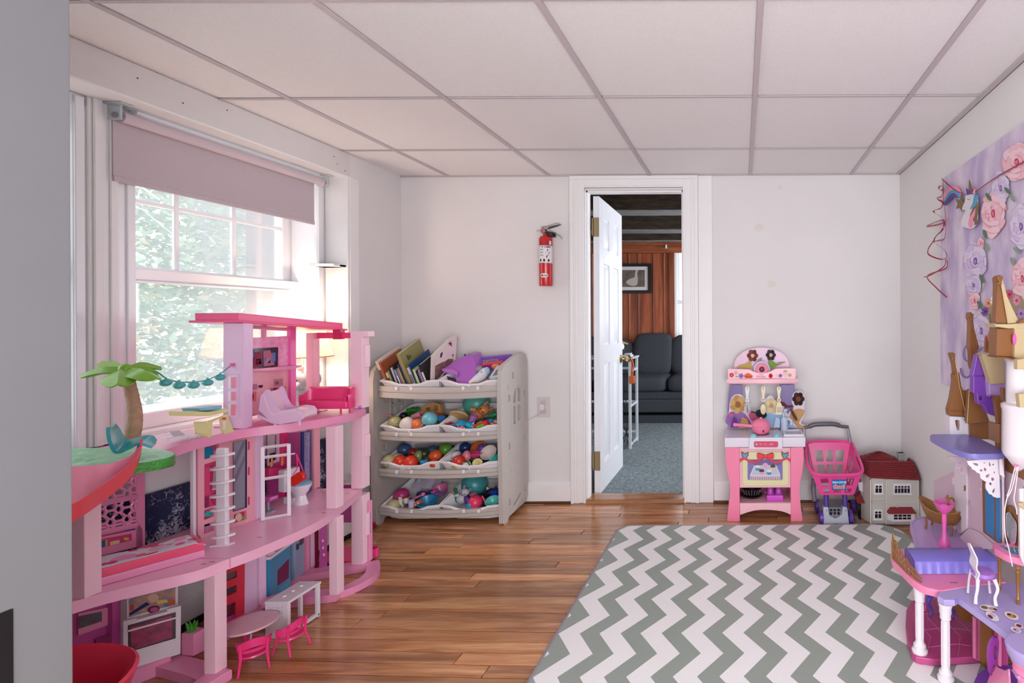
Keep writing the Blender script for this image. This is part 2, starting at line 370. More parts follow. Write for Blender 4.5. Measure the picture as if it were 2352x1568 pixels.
def window(n, y0, y1):
    z0, z1 = WZ0, WZ1-.01; zm = 1.30
    w = B()
    w.box(-2.31, -2.175, y0, y0+.06, z0, z1, .003, 1).box(-2.31, -2.175, y1-.05, y1, z0, z1, .003, 1).box(-2.36, -2.175, y0, y1, z1-.03, z1+.01, .003, 1)
    w.box(-2.175, -2.168, y0+.03, y0+.055, z0, z1, .002, 1).box(-2.175, -2.168, y1-.05, y1-.025, z0, z1, .002, 1)
    w.box(-2.40, -2.31, y0+.02, y0+.08, z0, z1).box(-2.40, -2.31, y1-.045, y1-.01, z0, z1).box(-2.40, -2.2, y0, y1, z0-.03, z0+.01)
    w = w.obj('window_%d' % n, sash_m, kind='structure')
    a, c = y0+.06, y1-.045
    up = B()  # upper sash
    X0, X1 = -2.345, -2.315
    up.box(X0, X1-.0006, a, a+.03, zm-.02, z1-.03, .003, 1).box(X0, X1-.0006, c-.045, c, zm-.02, z1-.03, .003, 1).box(X0, X1, a, c, z1-.065, z1-.03, .003, 1).box(X0, X1, a, c, zm-.02, zm+.02, .003, 1)
    up = up.obj('upper_sash', sash_m, w)
    g = B()
    for k in (1, 2):
        yy = a+.03+(c-.045-a-.03)*k/3; g.box(X0+.008, X1-.008, yy-.009, yy+.009, zm+.02, z1-.065, .003, 1)
    g.box(X0+.009, X1-.009, a+.03, c-.045, 1.563, 1.581, .003, 1)
    g.obj('muntin_grille', sash_m, up)
    B().box(X0+.013, X0+.016, a+.02, c-.04, zm, z1-.05).obj('glass_pane', glass_m, up)
    lo = B(); X0, X1 = -2.305, -2.27
    lo.box(X0, X1-.0006, a-.004, a+.04, z0+.012, zm+.009, .004, 1).box(X0, X1-.0006, c-.045, c+.004, z0+.012, zm+.009, .004, 1).box(X0, X1, a-.005, c+.005, zm-.035, zm+.01, .004, 1).box(X0, X1, a-.005, c+.005, z0+.01, z0+.07, .004, 1)
    lo.box(X1, X1+.004, a+.04, a+.046, z0+.07, zm-.035).box(X1-.01, X1+.006, a+.05, c-.05, zm-.045, zm-.037, .002, 1)
    lo = lo.obj('lower_sash', sash_m, w)
    B().box(X0+.013, X0+.016, a+.03, c-.03, z0+.05, zm-.02).obj('glass_pane', glass_m, lo)
    return w
window(1, *WY[1]); window(2, *WY[0])
# mullion between the windows, stool
B().box(-2.31, -2.165, 1.68, 1.765, WZ0, WZ1-.002, .003, 1).box(-2.165, -2.157, 1.69, 1.715, WZ0, WZ1-.002, .003, 1).box(-2.165, -2.159, 1.735, 1.755, WZ0, WZ1-.002, .003, 1).obj('trim_7', trim_m, kind='structure')
st = B().box(-2.29, XL+.035, .55, 2.70, WZ0-.032, WZ0-.006, .006, 2).obj('window_sill', trim_m, kind='structure')
# roller blind
rb = thing('roller_blind', 'mauve roller blind half lowered in the window above the pink dollhouse', 'blind', (-2.16, 2.17, 1.597))
bl_m = mat('blind_fabric', (202, 188, 194), rough=.85, spec=.1, noise=.05, nscale=120)
B().box(-2.155, -2.153, 1.737, 2.555, 1.608, 1.815).box(-2.159, -2.149, 1.737, 2.555, 1.592, 1.612, .003).obj('blind_fabric', bl_m, rb)
B().cyl((-2.136, 1.745, 1.815), (-2.136, 2.58, 1.815), .019, n=20).obj('roller_tube', mat('blind_fabric_back', (206, 190, 198), rough=.8), rb)
B().box(-2.172, -2.145, 1.80, 2.60, 1.845, 1.858, .002, 1).obj('head_rail', trim_m, rb)
clr = mat('clear_plastic', (215, 222, 226), rough=.15, alpha=.75)
for yy in (1.735, 2.60):
    br = B().box(-2.175, -2.12, yy-.004, yy+.004, 1.80, 1.856, .002, 1).box(-2.175, -2.10, yy-.02, yy+.02, 1.850, 1.856, .002, 1).obj('bracket', clr, rb)
    B().cyl((-2.136, yy-.008, 1.815), (-2.136, yy+.010, 1.815), .010).obj('end_plug', mat('grey_plastic', (140, 140, 145)), br)
# ---------------------------------------------------------------- outdoors
gr = B().box(-16, -2.45, -8, 20, -1.2, -1.1).obj('ground', mat('pale_ground', (205, 208, 200), rough=.9, noise=.2, nscale=1.5), kind='structure')
fence = thing('garden_fence', 'pale rail fence outside, seen low through the window', 'fence', (-5.2, 5, -1.1))
wf = mat('fence_white', (225, 228, 228), rough=.6)
for k in range(9): B().box(-5.24, -5.16, 1.0+k*1.2, 1.1+k*1.2, -1.1, .42).obj('fence_post', wf, fence)
for z in (-.5, -.1, .30): B().box(-5.16, -5.13, .5, 11, z, z+.09).obj('fence_rail', wf, fence)
leafs = [mat('leaf_a', (156, 186, 152), rough=.6), mat('leaf_b', (116, 152, 130), rough=.6), mat('leaf_c', (186, 182, 138), rough=.6)]
bark = mat('pale_bark', (190, 182, 172), rough=.8, noise=.3, nscale=12)
def tree(name, label, base, h, rad, n, seed, cy):
    rnd = random.Random(seed); x, y, z = base
    t = thing(name, label, 'tree', base, 0, None)
    b = B(); b.tube([(x, y, z), (x+.1, y, z+h*.35), (x-.05, y+.1, z+h*.8)], [.12, .09, .03], 8); b.obj('trunk', bark, t)
    br = B()
    for k in range(26):
        a = rnd.uniform(0, 2*PI); zz = z+h*rnd.uniform(.15, .85); l = rad*rnd.uniform(.5, 1.05)
        p0 = V((x, y, zz)); p1 = p0+V((math.cos(a)*l*.5, math.sin(a)*l*.5, rnd.uniform(-.1, .3))); p2 = p0+V((math.cos(a+.3)*l, math.sin(a+.3)*l, rnd.uniform(-.4, .4)))
        br.tube(bez([p0, p1, p2], 4), [.022-.0018*i for i in range(9)], 5)
        for q in range(3):
            s = p1.lerp(p2, rnd.random()); br.tube([s, s+V((rnd.uniform(-.3, .3), rnd.uniform(-.3, .3), rnd.uniform(-.3, .2)))], [.007, .003], 4)
    br.obj('branches', bark, t, kind='stuff')
    pts = []; fc = []; mi = []
    for k in range(n):
        while True:
            p = V((rnd.uniform(-1, 1), rnd.uniform(-1, 1), rnd.uniform(-1, 1)))
            if .35 < p.length < 1: break
        zt = (p.z+1)/2; w = rad*(cy*(1-zt)+(1-cy)*math.sqrt(max(.05, 1-p.z*p.z)))+.1
        c = V((x+p.x*w, y+p.y*w, z+.1+h*1.02*zt))
        s = rnd.uniform(.035, .075); a = V((rnd.gauss(0, 1), rnd.gauss(0, 1), rnd.gauss(0, .6))).normalized(); q = a.cross(V((rnd.gauss(0, 1), rnd.gauss(0, 1), rnd.gauss(0, 1)))).normalized()
        i = len(pts); pts += [c-a*s, c+q*s*.42, c+a*s, c-q*s*.42]; fc.append((i, i+1, i+2, i+3)); mi.append(0 if rnd.random() < .5 else (1 if rnd.random() < .75 else 2))
    me = bpy.data.meshes.new('foliage'); O = V(base); me.from_pydata([p-O for p in pts], [], fc)
    for m in leafs: me.materials.append(m)
    me.polygons.foreach_set('material_index', mi)
    o = bpy.data.objects.new('foliage', me); COL.objects.link(o); o.parent = t; o['kind'] = 'stuff'
    return t
for i, (x, y, h, r, n, lab, cyp) in enumerate([
    (-6.6, 5.3, 7.0, 2.0, 26000, 'bushy pale green tree in the middle of the window view', .6),
    (-7.4, 9.0, 7.6, 2.3, 24000, 'leafy tree at the right of the window view behind the dollhouse tower', .6),
    (-13.2, 7.6, 9.5, 3.0, 24000, 'fainter tree standing behind the other garden trees', .5),
    (-7.0, 2.2, 6.6, 1.6, 12000, 'tree near the left edge of the window view', .6)]):
    tree('garden_tree', lab, (x, y, -1.1), h, r, n, i+3, cyp)
def holed(b, outer, holes, fn, vec, bev=0):
    """flat outline with holes, 2-D points mapped by fn, given thickness vec"""
    bm = b.bm; es = []; vs = []
    for lp in [outer]+holes:
        q = [bm.verts.new(V(fn(*p))) for p in lp]; vs += q
        es += [bm.edges.new((q[i], q[(i+1) % len(q)])) for i in range(len(q))]
    r = bmesh.ops.triangle_fill(bm, use_beauty=True, use_dissolve=False, edges=es)
    fs = [g for g in r['geom'] if isinstance(g, bmesh.types.BMFace)]
    e = bmesh.ops.extrude_face_region(bm, geom=fs, use_keep_orig=True)
    nv = [g for g in e['geom'] if isinstance(g, bmesh.types.BMVert)]
    bmesh.ops.translate(bm, vec=V(vec), verts=nv)
    nf = {f for v in nv+vs for f in v.link_faces}
    return b._fin(list(set(vs+nv)), list(nf))
def circ(x, y, r, n=12, ry=None, a=0):
    ry = r if ry is None else ry
    return [(x+r*math.cos(2*PI*k/n)*math.cos(a)-ry*math.sin(2*PI*k/n)*math.sin(a), y+r*math.cos(2*PI*k/n)*math.sin(a)+ry*math.sin(2*PI*k/n)*math.cos(a)) for k in range(n)]
def arch(x0, x1, z0, z1, n=6):
    r = (x1-x0)/2
    return [(x0, z0), (x1, z0)]+arc2((x0+x1)/2, z1-r, r, 0, PI, n)
# ---------------------------------------------------------------- the room beyond the door
carp = mat('grey_carpet', (160, 172, 177), rough=.95, spec=.05, noise=.55, nscale=55, bump=.8, bscale=260)
B().box(-3.0, 1.6, YB+.12, 6.2, -.03, .012).obj('floor_back_room', carp, kind='structure')
pine = wood('knotty_pine', (96, 42, 22), (158, 78, 44), (190, 104, 62), ax='Z', sc=.6, rough=.45, coat=.1)
darkw = mat('dark_timber', (74, 58, 46), rough=.85, noise=.7, nscale=9, stretch=(1, 6, 6), bump=.5, bscale=30)
# side walls
B().box(-3.1, -3.0, YB+.1, 6.2, 0, 2.4).obj('wall_back_room_left', pine, kind='structure')
rw = B().box(1.6, 1.7, YB+.1, 3.6, 0, 2.4).box(1.6, 1.7, 5.6, 6.2, 0, 2.4).box(1.6, 1.7, 3.6, 5.6, 0, .7).box(1.6, 1.7, 3.6, 5.6, 2.0, 2.4)
rw.obj('wall_back_room_right', pine, kind='structure')
area('daylight_back_room', (1.55, 4.6, 1.35), (0, PI/2, 0), 1.2, 1.9, 52, (.86, .94, 1.0))
fw = B().box(-3.0, -.79, 6.10, 6.2, 0, 2.4).box(.1, 1.6, 6.10, 6.2, 0, 2.4).box(-.79, .1, 6.10, 6.2, 0, .8).box(-.79, .1, 6.10, 6.2, 1.95, 2.4).obj('wall_back_room_far', darkw, kind='structure')
x = -2.95; k = 0
while x < -.88:
    w = (.15, .11, .18, .13, .16)[k % 5]; k += 1
    x2 = min(x+w, -.865)
    B().box(x+.004, x2-.004, 6.075+.004*(k % 2), 6.10, .0, 1.905, .004, 1).obj('panel_board', pine, fw)
    B().box(x2-.012, x2+.006, 6.062, 6.085, .0, 1.905, .004, 1).obj('batten', pine, fw)
    x = x2
B().box(-3.0, .2, 6.05, 6.09, 1.905, 2.04, .005, 1).obj('top_board', wood('pine_rail', (110, 52, 28), (168, 88, 50), (196, 112, 68), ax='X', sc=.6, rough=.45, coat=.1), fw)
B().box(-.862, -.80, 6.05, 6.09, 0, 1.905, .004, 1).obj('window_casing', pine, fw)
w3 = B().box(-.80, -.77, 6.06, 6.14, .8, 1.95, .003, 1).box(-.80, .1, 6.06, 6.14, 1.92, 1.95).box(-.80, .1, 6.07, 6.14, 1.295, 1.335, .003, 1).box(-.80, .1, 6.03, 6.14, .78, .82).box(-.77, -.74, 6.09, 6.13, .82, 1.93, .003, 1).obj('window_3', sash_m, kind='structure')
B().box(-.75, .1, 6.115, 6.118, .82, 1.92).obj('glass_pane', glass_m, w3)
cb_ = B().box(-3.0, 1.6, YB+.1, 6.2, 2.25, 2.3).obj('ceiling_back_room', darkw, kind='structure')
under = mat('lit_joist_underside', (150, 148, 150), rough=.8, noise=.45, nscale=12, stretch=(1, 8, 8), bump=.4, bscale=40)  # light on the joist undersides is put into this paler grey
for yy, w in ((3.60, .16), (4.33, .19), (5.27, .19), (6.0, .1)):
    b = B(); rows = []
    for i in range(14):
        xx = -2.9+i*.34; j = random.uniform(-.012, .012)
        rows.append([(xx, yy+j, 2.26), (xx, yy+j, 2.045), (xx, yy+.01+j, 2.035), (xx, yy+w+j, 2.035), (xx, yy+w+.008+j, 2.045), (xx, yy+w, 2.26)])
    b.grid(rows)
    for f in b.bm.faces:
        if f.calc_center_median().z < 2.05: f.material_index = 1
    b.obj('ceiling_joist', [darkw, under], cb_)
tag(B().box(-.905, -.885, 6.035, 6.05, 1.955, 2.0, .004).obj('wall_sensor', mat('white_plastic', (236, 236, 238), rough=.35)), 'small white sensor on the pine board in the back room', 'sensor')
# framed print
fp = thing('framed_picture', 'black framed print of a long necked bird on the pine panelled wall', 'picture', (-1.28, 6.05, 1.42))
f_ = at(1495, 605, Y=6.04); g_ = at(1495, 673, Y=6.04)
x0, x1, z0, z1 = -1.62, f_.x, g_.z, f_.z
fr = B(); holed(fr, [(x0, z0), (x1, z0), (x1, z1), (x0, z1)], [[(x0+.035, z0+.035), (x1-.035, z0+.035), (x1-.035, z1-.035), (x0+.035, z1-.035)]], lambda a, c: (a, 6.035, c), (0, .025, 0)); fr.obj('frame', mat('black_frame', (20, 18, 20), rough=.35), fp)
fr = B(); holed(fr, [(x0+.03, z0+.03), (x1-.03, z0+.03), (x1-.03, z1-.03), (x0+.03, z1-.03)], [[(x0+.075, z0+.075), (x1-.075, z0+.075), (x1-.075, z1-.075), (x0+.075, z1-.075)]], lambda a, c: (a, 6.046, c), (0, .004, 0)); fr.obj('mat_board', mat('mat_board', (222, 214, 216), rough=.8), fp)
B().box(x0+.06, x1-.06, 6.05, 6.054, z0+.06, z1-.06).obj('print', mat('print_brown', (128, 112, 104), rough=.6, noise=.6, nscale=9), fp)
nk = [(x1-.30, z0+.13), (x1-.26, z0+.17), (x1-.20, z0+.19), (x1-.19, z0+.25), (x1-.17, z0+.29), (x1-.11, z0+.30), (x1-.10, z0+.285), (x1-.15, z0+.275), (x1-.165, z0+.24), (x1-.16, z0+.17), (x1-.17, z0+.10), (x1-.24, z0+.09)]
B().prism([(a, 6.0495, c) for a, c in [(p.x, p.y) for p in bez([(a, c, 0) for a, c in nk], 3, True)]], (0, -.001, 0)).obj('printed_bird', mat('print_pale', (190, 178, 168), rough=.6), fp)
# sofa
fab = mat('sofa_fabric', (74, 76, 84), rough=.95, spec=.15, noise=.35, nscale=140, bump=.35, bscale=300)
so = thing('sofa', 'charcoal grey fabric sofa with loose back cushions in the back room', 'sofa', (-1.2, 5.7, .012))
def pillow(b, c, sz, M=None, pw=.35, n=12):
    """soft cushion: superellipsoid"""
    rows = []
    for i in range(n+1):
        ph = -PI/2+PI*i/n; row = []
        for k in range(2*n):
            th = 2*PI*k/(2*n)
            f = lambda v, e: math.copysign(abs(v)**e, v)
            row.append(V((sz[0]/2*f(math.cos(ph), pw)*f(math.cos(th), pw), sz[1]/2*f(math.cos(ph), pw)*f(math.sin(th), pw), sz[2]/2*f(math.sin(ph), .6))))
        rows.append(row)
    M0 = b.M; b.M = M0 @ Matrix.Translation(c) @ (M if M else Matrix()); b.grid(rows, True); b.M = M0
    return b
b = B().box(-2.45, .35, 5.33, 6.0, .125, .265, .02, 3).box(-2.45, .35, 5.335, 6.0, .26, .345, .02, 3).box(-2.45, .35, 5.36, 6.0, .012, .095, .01).box(-2.45, .35, 5.85, 6.03, .2, .82, .05, 3); b.obj('frame', fab, so)
for xx in (-2.5, -1.62, -.79+.02-.0):
    pass
for x0, x1 in ((-2.35, -1.575), (-1.57, -.795), (-.79, .0)):
    pillow(B(), ((x0+x1)/2, 5.61, .42), (x1-x0, .60, .17), pw=.2).obj('seat_cushion', fab, so)
tl = Matrix.Rotation(math.radians(-14), 4, 'X')
for x0, x1, zt in ((-2.3, -1.24, .66), (-1.235, -.80, .70), (-.81, -.1, .69)):
    pillow(B(), ((x0+x1)/2, 5.86, zt), (x1-x0+.03, .22, .50), M=tl, pw=.4).obj('back_cushion', fab, so)
for x0 in (-2.6, .3): B().box(x0, x0+.2, 5.3, 6.03, .012, .62, .06, 3).obj('arm', fab, so)
# side table behind the door
stb = thing('side_table', 'slim white metal side table half hidden by the open door', 'table', (-1.2, 4.55, .012))
wmt = mat('white_metal', (200, 206, 214), rough=.3)
for X in (-1.45, -.95):
    for Y in (4.30, 4.58): B().box(X-.011, X+.011, Y-.011, Y+.011, .012, .77, .002, 1).obj('leg', wmt, stb)
B().box(-1.47, -.93, 4.28, 4.60, .77, .785, .003).obj('table_top', wmt, stb)
for z in (.09, .36, .66): B().box(-1.45, -.95, 4.575, 4.587, z, z+.02).box(-.956, -.944, 4.30, 4.58, z if z > .1 else .03, (z if z > .1 else .03)+.02).obj('rail', wmt, stb)
cab = B(); rr = random.Random(4)
for k in range(5):
    cab.tube(bez([(-1.0-.03*k, 4.5, .66), (-1.02-.02*k, 4.45, .4), (-.99-.02*k, 4.48, .2), (-1.06+.03*k, 4.42, .03)], 5), .004, 5)
tag(cab.obj('cables', mat('black_cable', (25, 25, 28), rough=.5)), 'black cables hanging behind the slim table in the back room', 'cable')
bx = B().box(-1.18, -1.03, 4.33, 4.50, .786, .85, .004); tag(bx.obj('speaker_box', mat('black_box', (26, 26, 30), rough=.4)), 'black box under the gull figurine on the side table', 'box')
gl = thing('gull_figurine', 'white bird figurine with a yellow beak on the side table', 'figurine', (-1.05, 4.4, .851))
b = B().lathe([(0, 0), (.035, 0), (.042, .02), (.036, .045), (.028, .06), (.024, .075), (.014, .088), (0, .092)], (-1.06, 4.40, .851), 14); b.obj('body', mat('white_ceramic', (228, 222, 226), rough=.35), gl)
B().prism([(-1.045, 4.39, .925), (-.985, 4.39, .902), (-.99, 4.39, .892), (-1.045, 4.39, .905)], (0, .015, 0), .003, 1).obj('beak', mat('beak_yellow', (232, 178, 96), rough=.4), gl)
tag(B().box(-1.02, -.945, 4.30, 4.42, .786, .806, .003).box(-1.0, -.95, 4.31, 4.40, .806, .82, .003).obj('papers', mat('pale_grey_plastic', (190, 196, 204), rough=.5)), 'pale grey boxes stacked at the right end of the side table', 'box')
lt = B(); lt.tube(bez([(-.938, 4.30, .79), (-.93, 4.295, .72), (-.936, 4.295, .62)], 5), .006, 6); lt.tube(bez([(-.93, 4.292, .79), (-.915, 4.292, .70), (-.93, 4.29, .62)], 5), .005, 6)
pillow(lt, (-.93, 4.29, .60), (.05, .02, .07)); tag(lt.obj('strap', mat('orange_leather', (206, 96, 40), rough=.5)), 'orange leather strap hanging from the side table corner', 'strap')
# ---------------------------------------------------------------- the open door
dr = thing('door_1', None, None, (-.93, 3.19, 0)); dr['kind'] = 'structure'; tag(dr, 'white six panel door swung open into the back room')
dm = mat('door_white', (226, 226, 232), rough=.35, noise=.03, nscale=12)
D0, D1, DXF, DXB = 3.185, 3.79, -.892, -.93
zr = [(.012, .19), (.82, .94), (1.47, 1.57), (1.775, 1.885)]
B().box(DXB+.0125, DXF-.0125, D0+.02, D1-.02, .02, 1.875).obj('core', dm, dr)
for y0, y1 in ((D0, D0+.10), (D0+.255, D0+.35), (D1-.10, D1)): B().box(DXB, DXF, y0, y1, .012, 1.885, .002, 1).obj('stile', dm, dr)
for z0, z1 in zr:
    for y0, y1 in ((D0+.10, D0+.255), (D0+.35, D1-.10)): B().box(DXB, DXF, y0, y1, z0, z1, .002, 1).obj('rail', dm, dr)
for (z0, z1) in ((.19, .82), (.94, 1.47), (1.57, 1.775)):
    for y0, y1 in ((D0+.10, D0+.255), (D0+.35, D1-.10)):
        b = B(); h = .022
        for X0, X1 in ((DXF-.0125, DXF-.002), (DXB+.0125, DXB+.002)):
            b.raw([(X0, y0+.012, z0+.012), (X0, y1-.012, z0+.012), (X0, y1-.012, z1-.012), (X0, y0+.012, z1-.012), (X1, y0+.012+h, z0+.012+h), (X1, y1-.012-h, z0+.012+h), (X1, y1-.012-h, z1-.012-h), (X1, y0+.012+h, z1-.012-h)],
                  [(0, 1, 5, 4), (1, 2, 6, 5), (2, 3, 7, 6), (3, 0, 4, 7), (4, 5, 6, 7)])
        b.obj('raised_panel', dm, dr)
brass = mat('aged_brass', (150, 132, 100), rough=.4, metal=.9)
for z in (.22, 1.69):
    h = B().box(DXF-.036, DXF-.001, D0-.004, D0+.001, z-.06, z+.06, .001, 1).cyl((DXB-.002, D0-.008, z-.055), (DXB-.002, D0-.008, z+.055), .006, n=10)
    for k in (-.04, 0, .04): h.cyl((DXF-.018, D0-.004, z+k), (DXF-.018, D0-.006, z+k), .004, n=8)
    h.obj('hinge', brass, dr)
kn = B()
kn.lathe([(0, 0), (.03, 0), (.032, .004), (.014, .012), (.011, .03), (.022, .045), (.027, .058), (.022, .07), (0, .073)], (DXF, D1-.055, .82), 20, M=Matrix.Rotation(PI/2, 4, 'Y')); kn.obj('door_knob', mat('brass_knob', (196, 170, 120), rough=.2, metal=1), dr)
kn = B(); kn.lathe([(0, 0), (.03, 0), (.032, .004), (.014, .012), (.011, .03), (.022, .045), (.027, .058), (.022, .07), (0, .073)], (DXB, D1-.055, .82), 20, M=Matrix.Rotation(-PI/2, 4, 'Y')); kn.obj('door_knob', _m['brass_knob'], dr)
# ---------------------------------------------------------------- fire extinguisher
p = at(1254, 657, Y=3.02); s_ = 3.02/F
fe = thing('fire_extinguisher', 'red fire extinguisher with a white label hung on the back wall', 'extinguisher', (p.x, 3.02, p.z))
red = mat('extinguisher_red', (196, 28, 34), rough=.22, coat=.4); chrome = mat('chrome', (205, 200, 200), rough=.2, metal=1)
R = .0385
def ez(y): return (1390-y)/7.84*s_           # heights read on the enlarged photograph
B().lathe([(0, 0), (R*.93, 0), (R, .006), (R, ez(540)), (R*.93, ez(515)), (R*.75, ez(498)), (.016, ez(490)), (.014, ez(455)), (0, ez(455))], p, 32).obj('tank', red, fe)
lab = mat('label_white', (226, 224, 228), rough=.4)
rows = [[(p.x+(R+.0006)*math.cos(a), p.y+(R+.0006)*math.sin(a), p.z+z) for a in [PI+.37+PI*.96*k/16 for k in range(17)]] for z in (ez(980), ez(672))]
B().grid(rows).obj('label', lab, fe)
def onlab(x, y, w, h, m, name='label_print'):
    """small print wrapped round the tank; x,y in the enlarged photo"""
    a0 = -PI/2+.37+math.asin(max(-.97, min(.97, (x-584)/122))); b = B()
    da = w/2/122
    b.grid([[(p.x+(R+.0011)*math.cos(a), p.y+(R+.0011)*math.sin(a), p.z+ez(y)+z) for a in (a0-da, a0, a0+da)] for z in (-h/2/7.84*s_, h/2/7.84*s_)]); b.obj(name, m, fe)
blk = mat('ink_black', (32, 34, 44), rough=.5); blu = mat('ink_blue', (58, 60, 96), rough=.5); redi = mat('ink_red', (178, 40, 56), rough=.5); grn = mat('ink_green', (60, 96, 80), rough=.5)
onlab(525, 697, 100, 26, grn); onlab(625, 697, 85, 26, blu)
for y in (740, 790, 840): onlab(510, y, 60, 5, blk); onlab(515, y+9, 70, 5, blk)
onlab(615, 755, 18, 40, redi); onlab(600, 870, 24, 40, redi); onlab(640, 800, 20, 20, blk); onlab(580, 806, 12, 12, blk); onlab(625, 840, 25, 12, blk)
for x in (495, 555, 632): onlab(x, 936, 34, 44, blk)
onlab(488, 620, 14, 46, blk); onlab(570, 600, 34, 8, blk); onlab(595, 640, 50, 10, blk); onlab(613, 610, 14, 36, blk)
b = B(); a0 = -PI/2+.37+math.asin((662-584)/125); b.grid([[(p.x+(R+.001)*math.cos(a), p.y+(R+.001)*math.sin(a), p.z+ez(620)+z) for a in (a0-.16, a0, a0+.16)] for z in (-.011, .011)]); b.obj('label_print', lab, fe)
# oval badge
b = B(); rings = []
for rr_ in (0, 1):
    rings.append([(p.x+(R+.0009)*math.cos(-PI/2+.09+.62*rr_*math.cos(t)), p.y+(R+.0009)*math.sin(-PI/2+.09+.62*rr_*math.cos(t)), p.z+ez(1205)+.0135*rr_*math.sin(t)) for t in [2*PI*k/20 for k in range(20)]])
b.grid(rings, True); b.obj('oval_badge', lab, fe)
text('FIRST ALERT', facing((p.x+.0035, p.y-R-.0016, p.z+ez(1208)), (1, .09, 0), (0, 0, 1)), .0068, blk, 'badge_lettering', fe)
vz = p.z+ez(400)
hd_ = B(); hd_.cyl((p.x-.004, p.y, p.z+ez(455)), (p.x-.004, p.y, vz+.012), .012, .011, n=14); hd_.cyl((p.x-.008, p.y-.018, vz), (p.x-.008, p.y+.012, vz), .0155, n=18); hd_.obj('valve', mat('valve_metal', (120, 112, 112), rough=.35, metal=.8), fe)
B().lathe([(0, 0), (.012, 0), (.013, -.002), (0, -.003)], (p.x-.008, p.y-.019, vz), 18, M=Matrix.Rotation(PI/2, 4, 'X')).obj('gauge', mat('gauge_red', (190, 110, 112), rough=.25), fe)
def hl(pts, w, name, th=.003):
    b = B(); q = bez([(p.x+(x-584)/7.84*s_, p.y-w/2, p.z+ez(y)) for x, y in pts], 5)
    top = [a+V((0, 0, th/2)) for a in q]; bot = [a-V((0, 0, th/2)) for a in q]
    b.prism(top+bot[::-1], (0, w, 0), .0008, 1); return b.obj(name, chrome, fe)
hl([(512, 332), (600, 318), (700, 288), (800, 262), (850, 272), (855, 290), (760, 308), (680, 325), (628, 355)], .018, 'top_lever')
hl([(600, 352), (660, 380), (740, 430), (820, 475), (862, 505), (880, 545)], .018, 'carry_handle', .005)
B().cyl((p.x-.02, p.y-.004, vz+.006), (p.x-.052, p.y-.004, vz+.006), .0016, n=6).cyl((p.x-.02, p.y-.004, vz-.002), (p.x-.052, p.y-.004, vz-.002), .0016, n=6).obj('hose_prongs', chrome, fe)
B().box(p.x-.02, p.x+.045, p.y+.03, YB, vz-.03, vz, .002).box(p.x+.02, p.x+.036, p.y-.03, YB-.02, vz-.03, vz-.006, .002).obj('wall_bracket', mat('bracket_black', (30, 28, 30), rough=.4), fe)
# ---------------------------------------------------------------- outlet and cord
p0 = at(1233, 912, Y=3.063); p1 = at(1263, 958, Y=3.063)
ol = thing('wall_outlet', 'white wall outlet with a small plug between the toy organizer and the door', 'outlet', ((p0.x+p1.x)/2, YB, p1.z))
plm = mat('outlet_ivory', (214, 204, 204), rough=.4)
B().box(p0.x, p1.x, 3.064, YB, p1.z, p0.z, .002, 2).obj('cover_plate', plm, ol)
cx_, cz_ = (p0.x+p1.x)/2, (p0.z+p1.z)/2
B().prism([(x, 3.062, z) for x, z in rrect(cx_-.017, cx_+.017, cz_+.006, cz_+.04, .009)], (0, .003, 0)).prism([(x, 3.062, z) for x, z in rrect(cx_-.017, cx_+.017, cz_-.04, cz_-.006, .009)], (0, .003, 0)).obj('socket_face', mat('outlet_face', (198, 188, 190), rough=.35), ol)
pl = B().prism([(x, 3.040, z) for x, z in rrect(cx_-.013, cx_+.012, cz_-.014, cz_+.022, .008)], (0, .023, 0), .003)
o = thing('plug', 'small white plug pushed into the wall outlet', 'plug', (cx_, 3.05, cz_-.01)); pl.obj('plug_body', lab, o)
B().tube(bez([(cx_-.005, 3.045, cz_-.01), (cx_-.02, 3.055, cz_-.04), (cx_-.07, 3.062, cz_-.065), (cx_-.16, 3.06, cz_-.12), (cx_-.22, 3.05, cz_-.25)], 8), .002, 6).obj('cord', plm, o)
# ---------------------------------------------------------------- tapestry on the right wall
TX = XR-.004
def tp(u, v, d=0): return at(u, v, X=TX-d)
tap = thing('floral_tapestry', 'lilac rose printed fabric backdrop hung on the right wall', 'tapestry', (TX, 1.8, .79))
tm = bpy.data.materials.new('tapestry_lilac'); tm.use_nodes = True; nt = tm.node_tree; N = nt.nodes; L = nt.links; b_ = N['Principled BSDF']; b_.inputs['Roughness'].default_value = .8; b_.inputs['Specular IOR Level'].default_value = .2
tc = N.new('ShaderNodeTexCoord'); mp = N.new('ShaderNodeMapping'); mp.inputs['Scale'].default_value = (1, 5, 2.2); n1 = N.new('ShaderNodeTexNoise'); n1.inputs['Scale'].default_value = 2.2; n1.inputs['Detail'].default_value = 6
r = N.new('ShaderNodeValToRGB'); e = r.color_ramp.elements; e[0].position = .34; e[0].color = (*lin((186, 168, 206)), 1); e[1].position = .66; e[1].color = (*lin((226, 212, 228)), 1); k = e.new(.5); k.color = (*lin((206, 190, 216)), 1)
L.new(tc.outputs['Object'], mp.inputs[0]); L.new(mp.outputs[0], n1.inputs['Vector']); L.new(n1.outputs['Fac'], r.inputs[0]); L.new(r.outputs[0], b_.inputs['Base Color'])
Y1 = 2.425; rows = []
for i in range(13):
    z = .795+(1.768-.795)*i/12
    rows.append([(TX-.003*(1+math.sin(y*19))*(1-i/14)-.001, y+(.006*math.sin(z*7) if j == 20 else 0), z+(.02 if i == 12 else 0)*math.sin(PI*(y-.95)/1.47)*0) for j, y in enumerate([.95+(Y1-.95)*k/20 for k in range(21)])])
B().grid(rows).obj('fabric', tm, tap, solid=.001)
PR = random.Random(11)
def flat(pts, m, name='printed_shape', d=.010, parent=None, closed=True):
    """printed shape on the tapestry given by photograph positions"""
    q = [at(u, v, X=TX-d) for u, v in pts]
    return B().prism(q, (.0004, 0, 0)).obj(name, m, parent or tap)
pal = {}
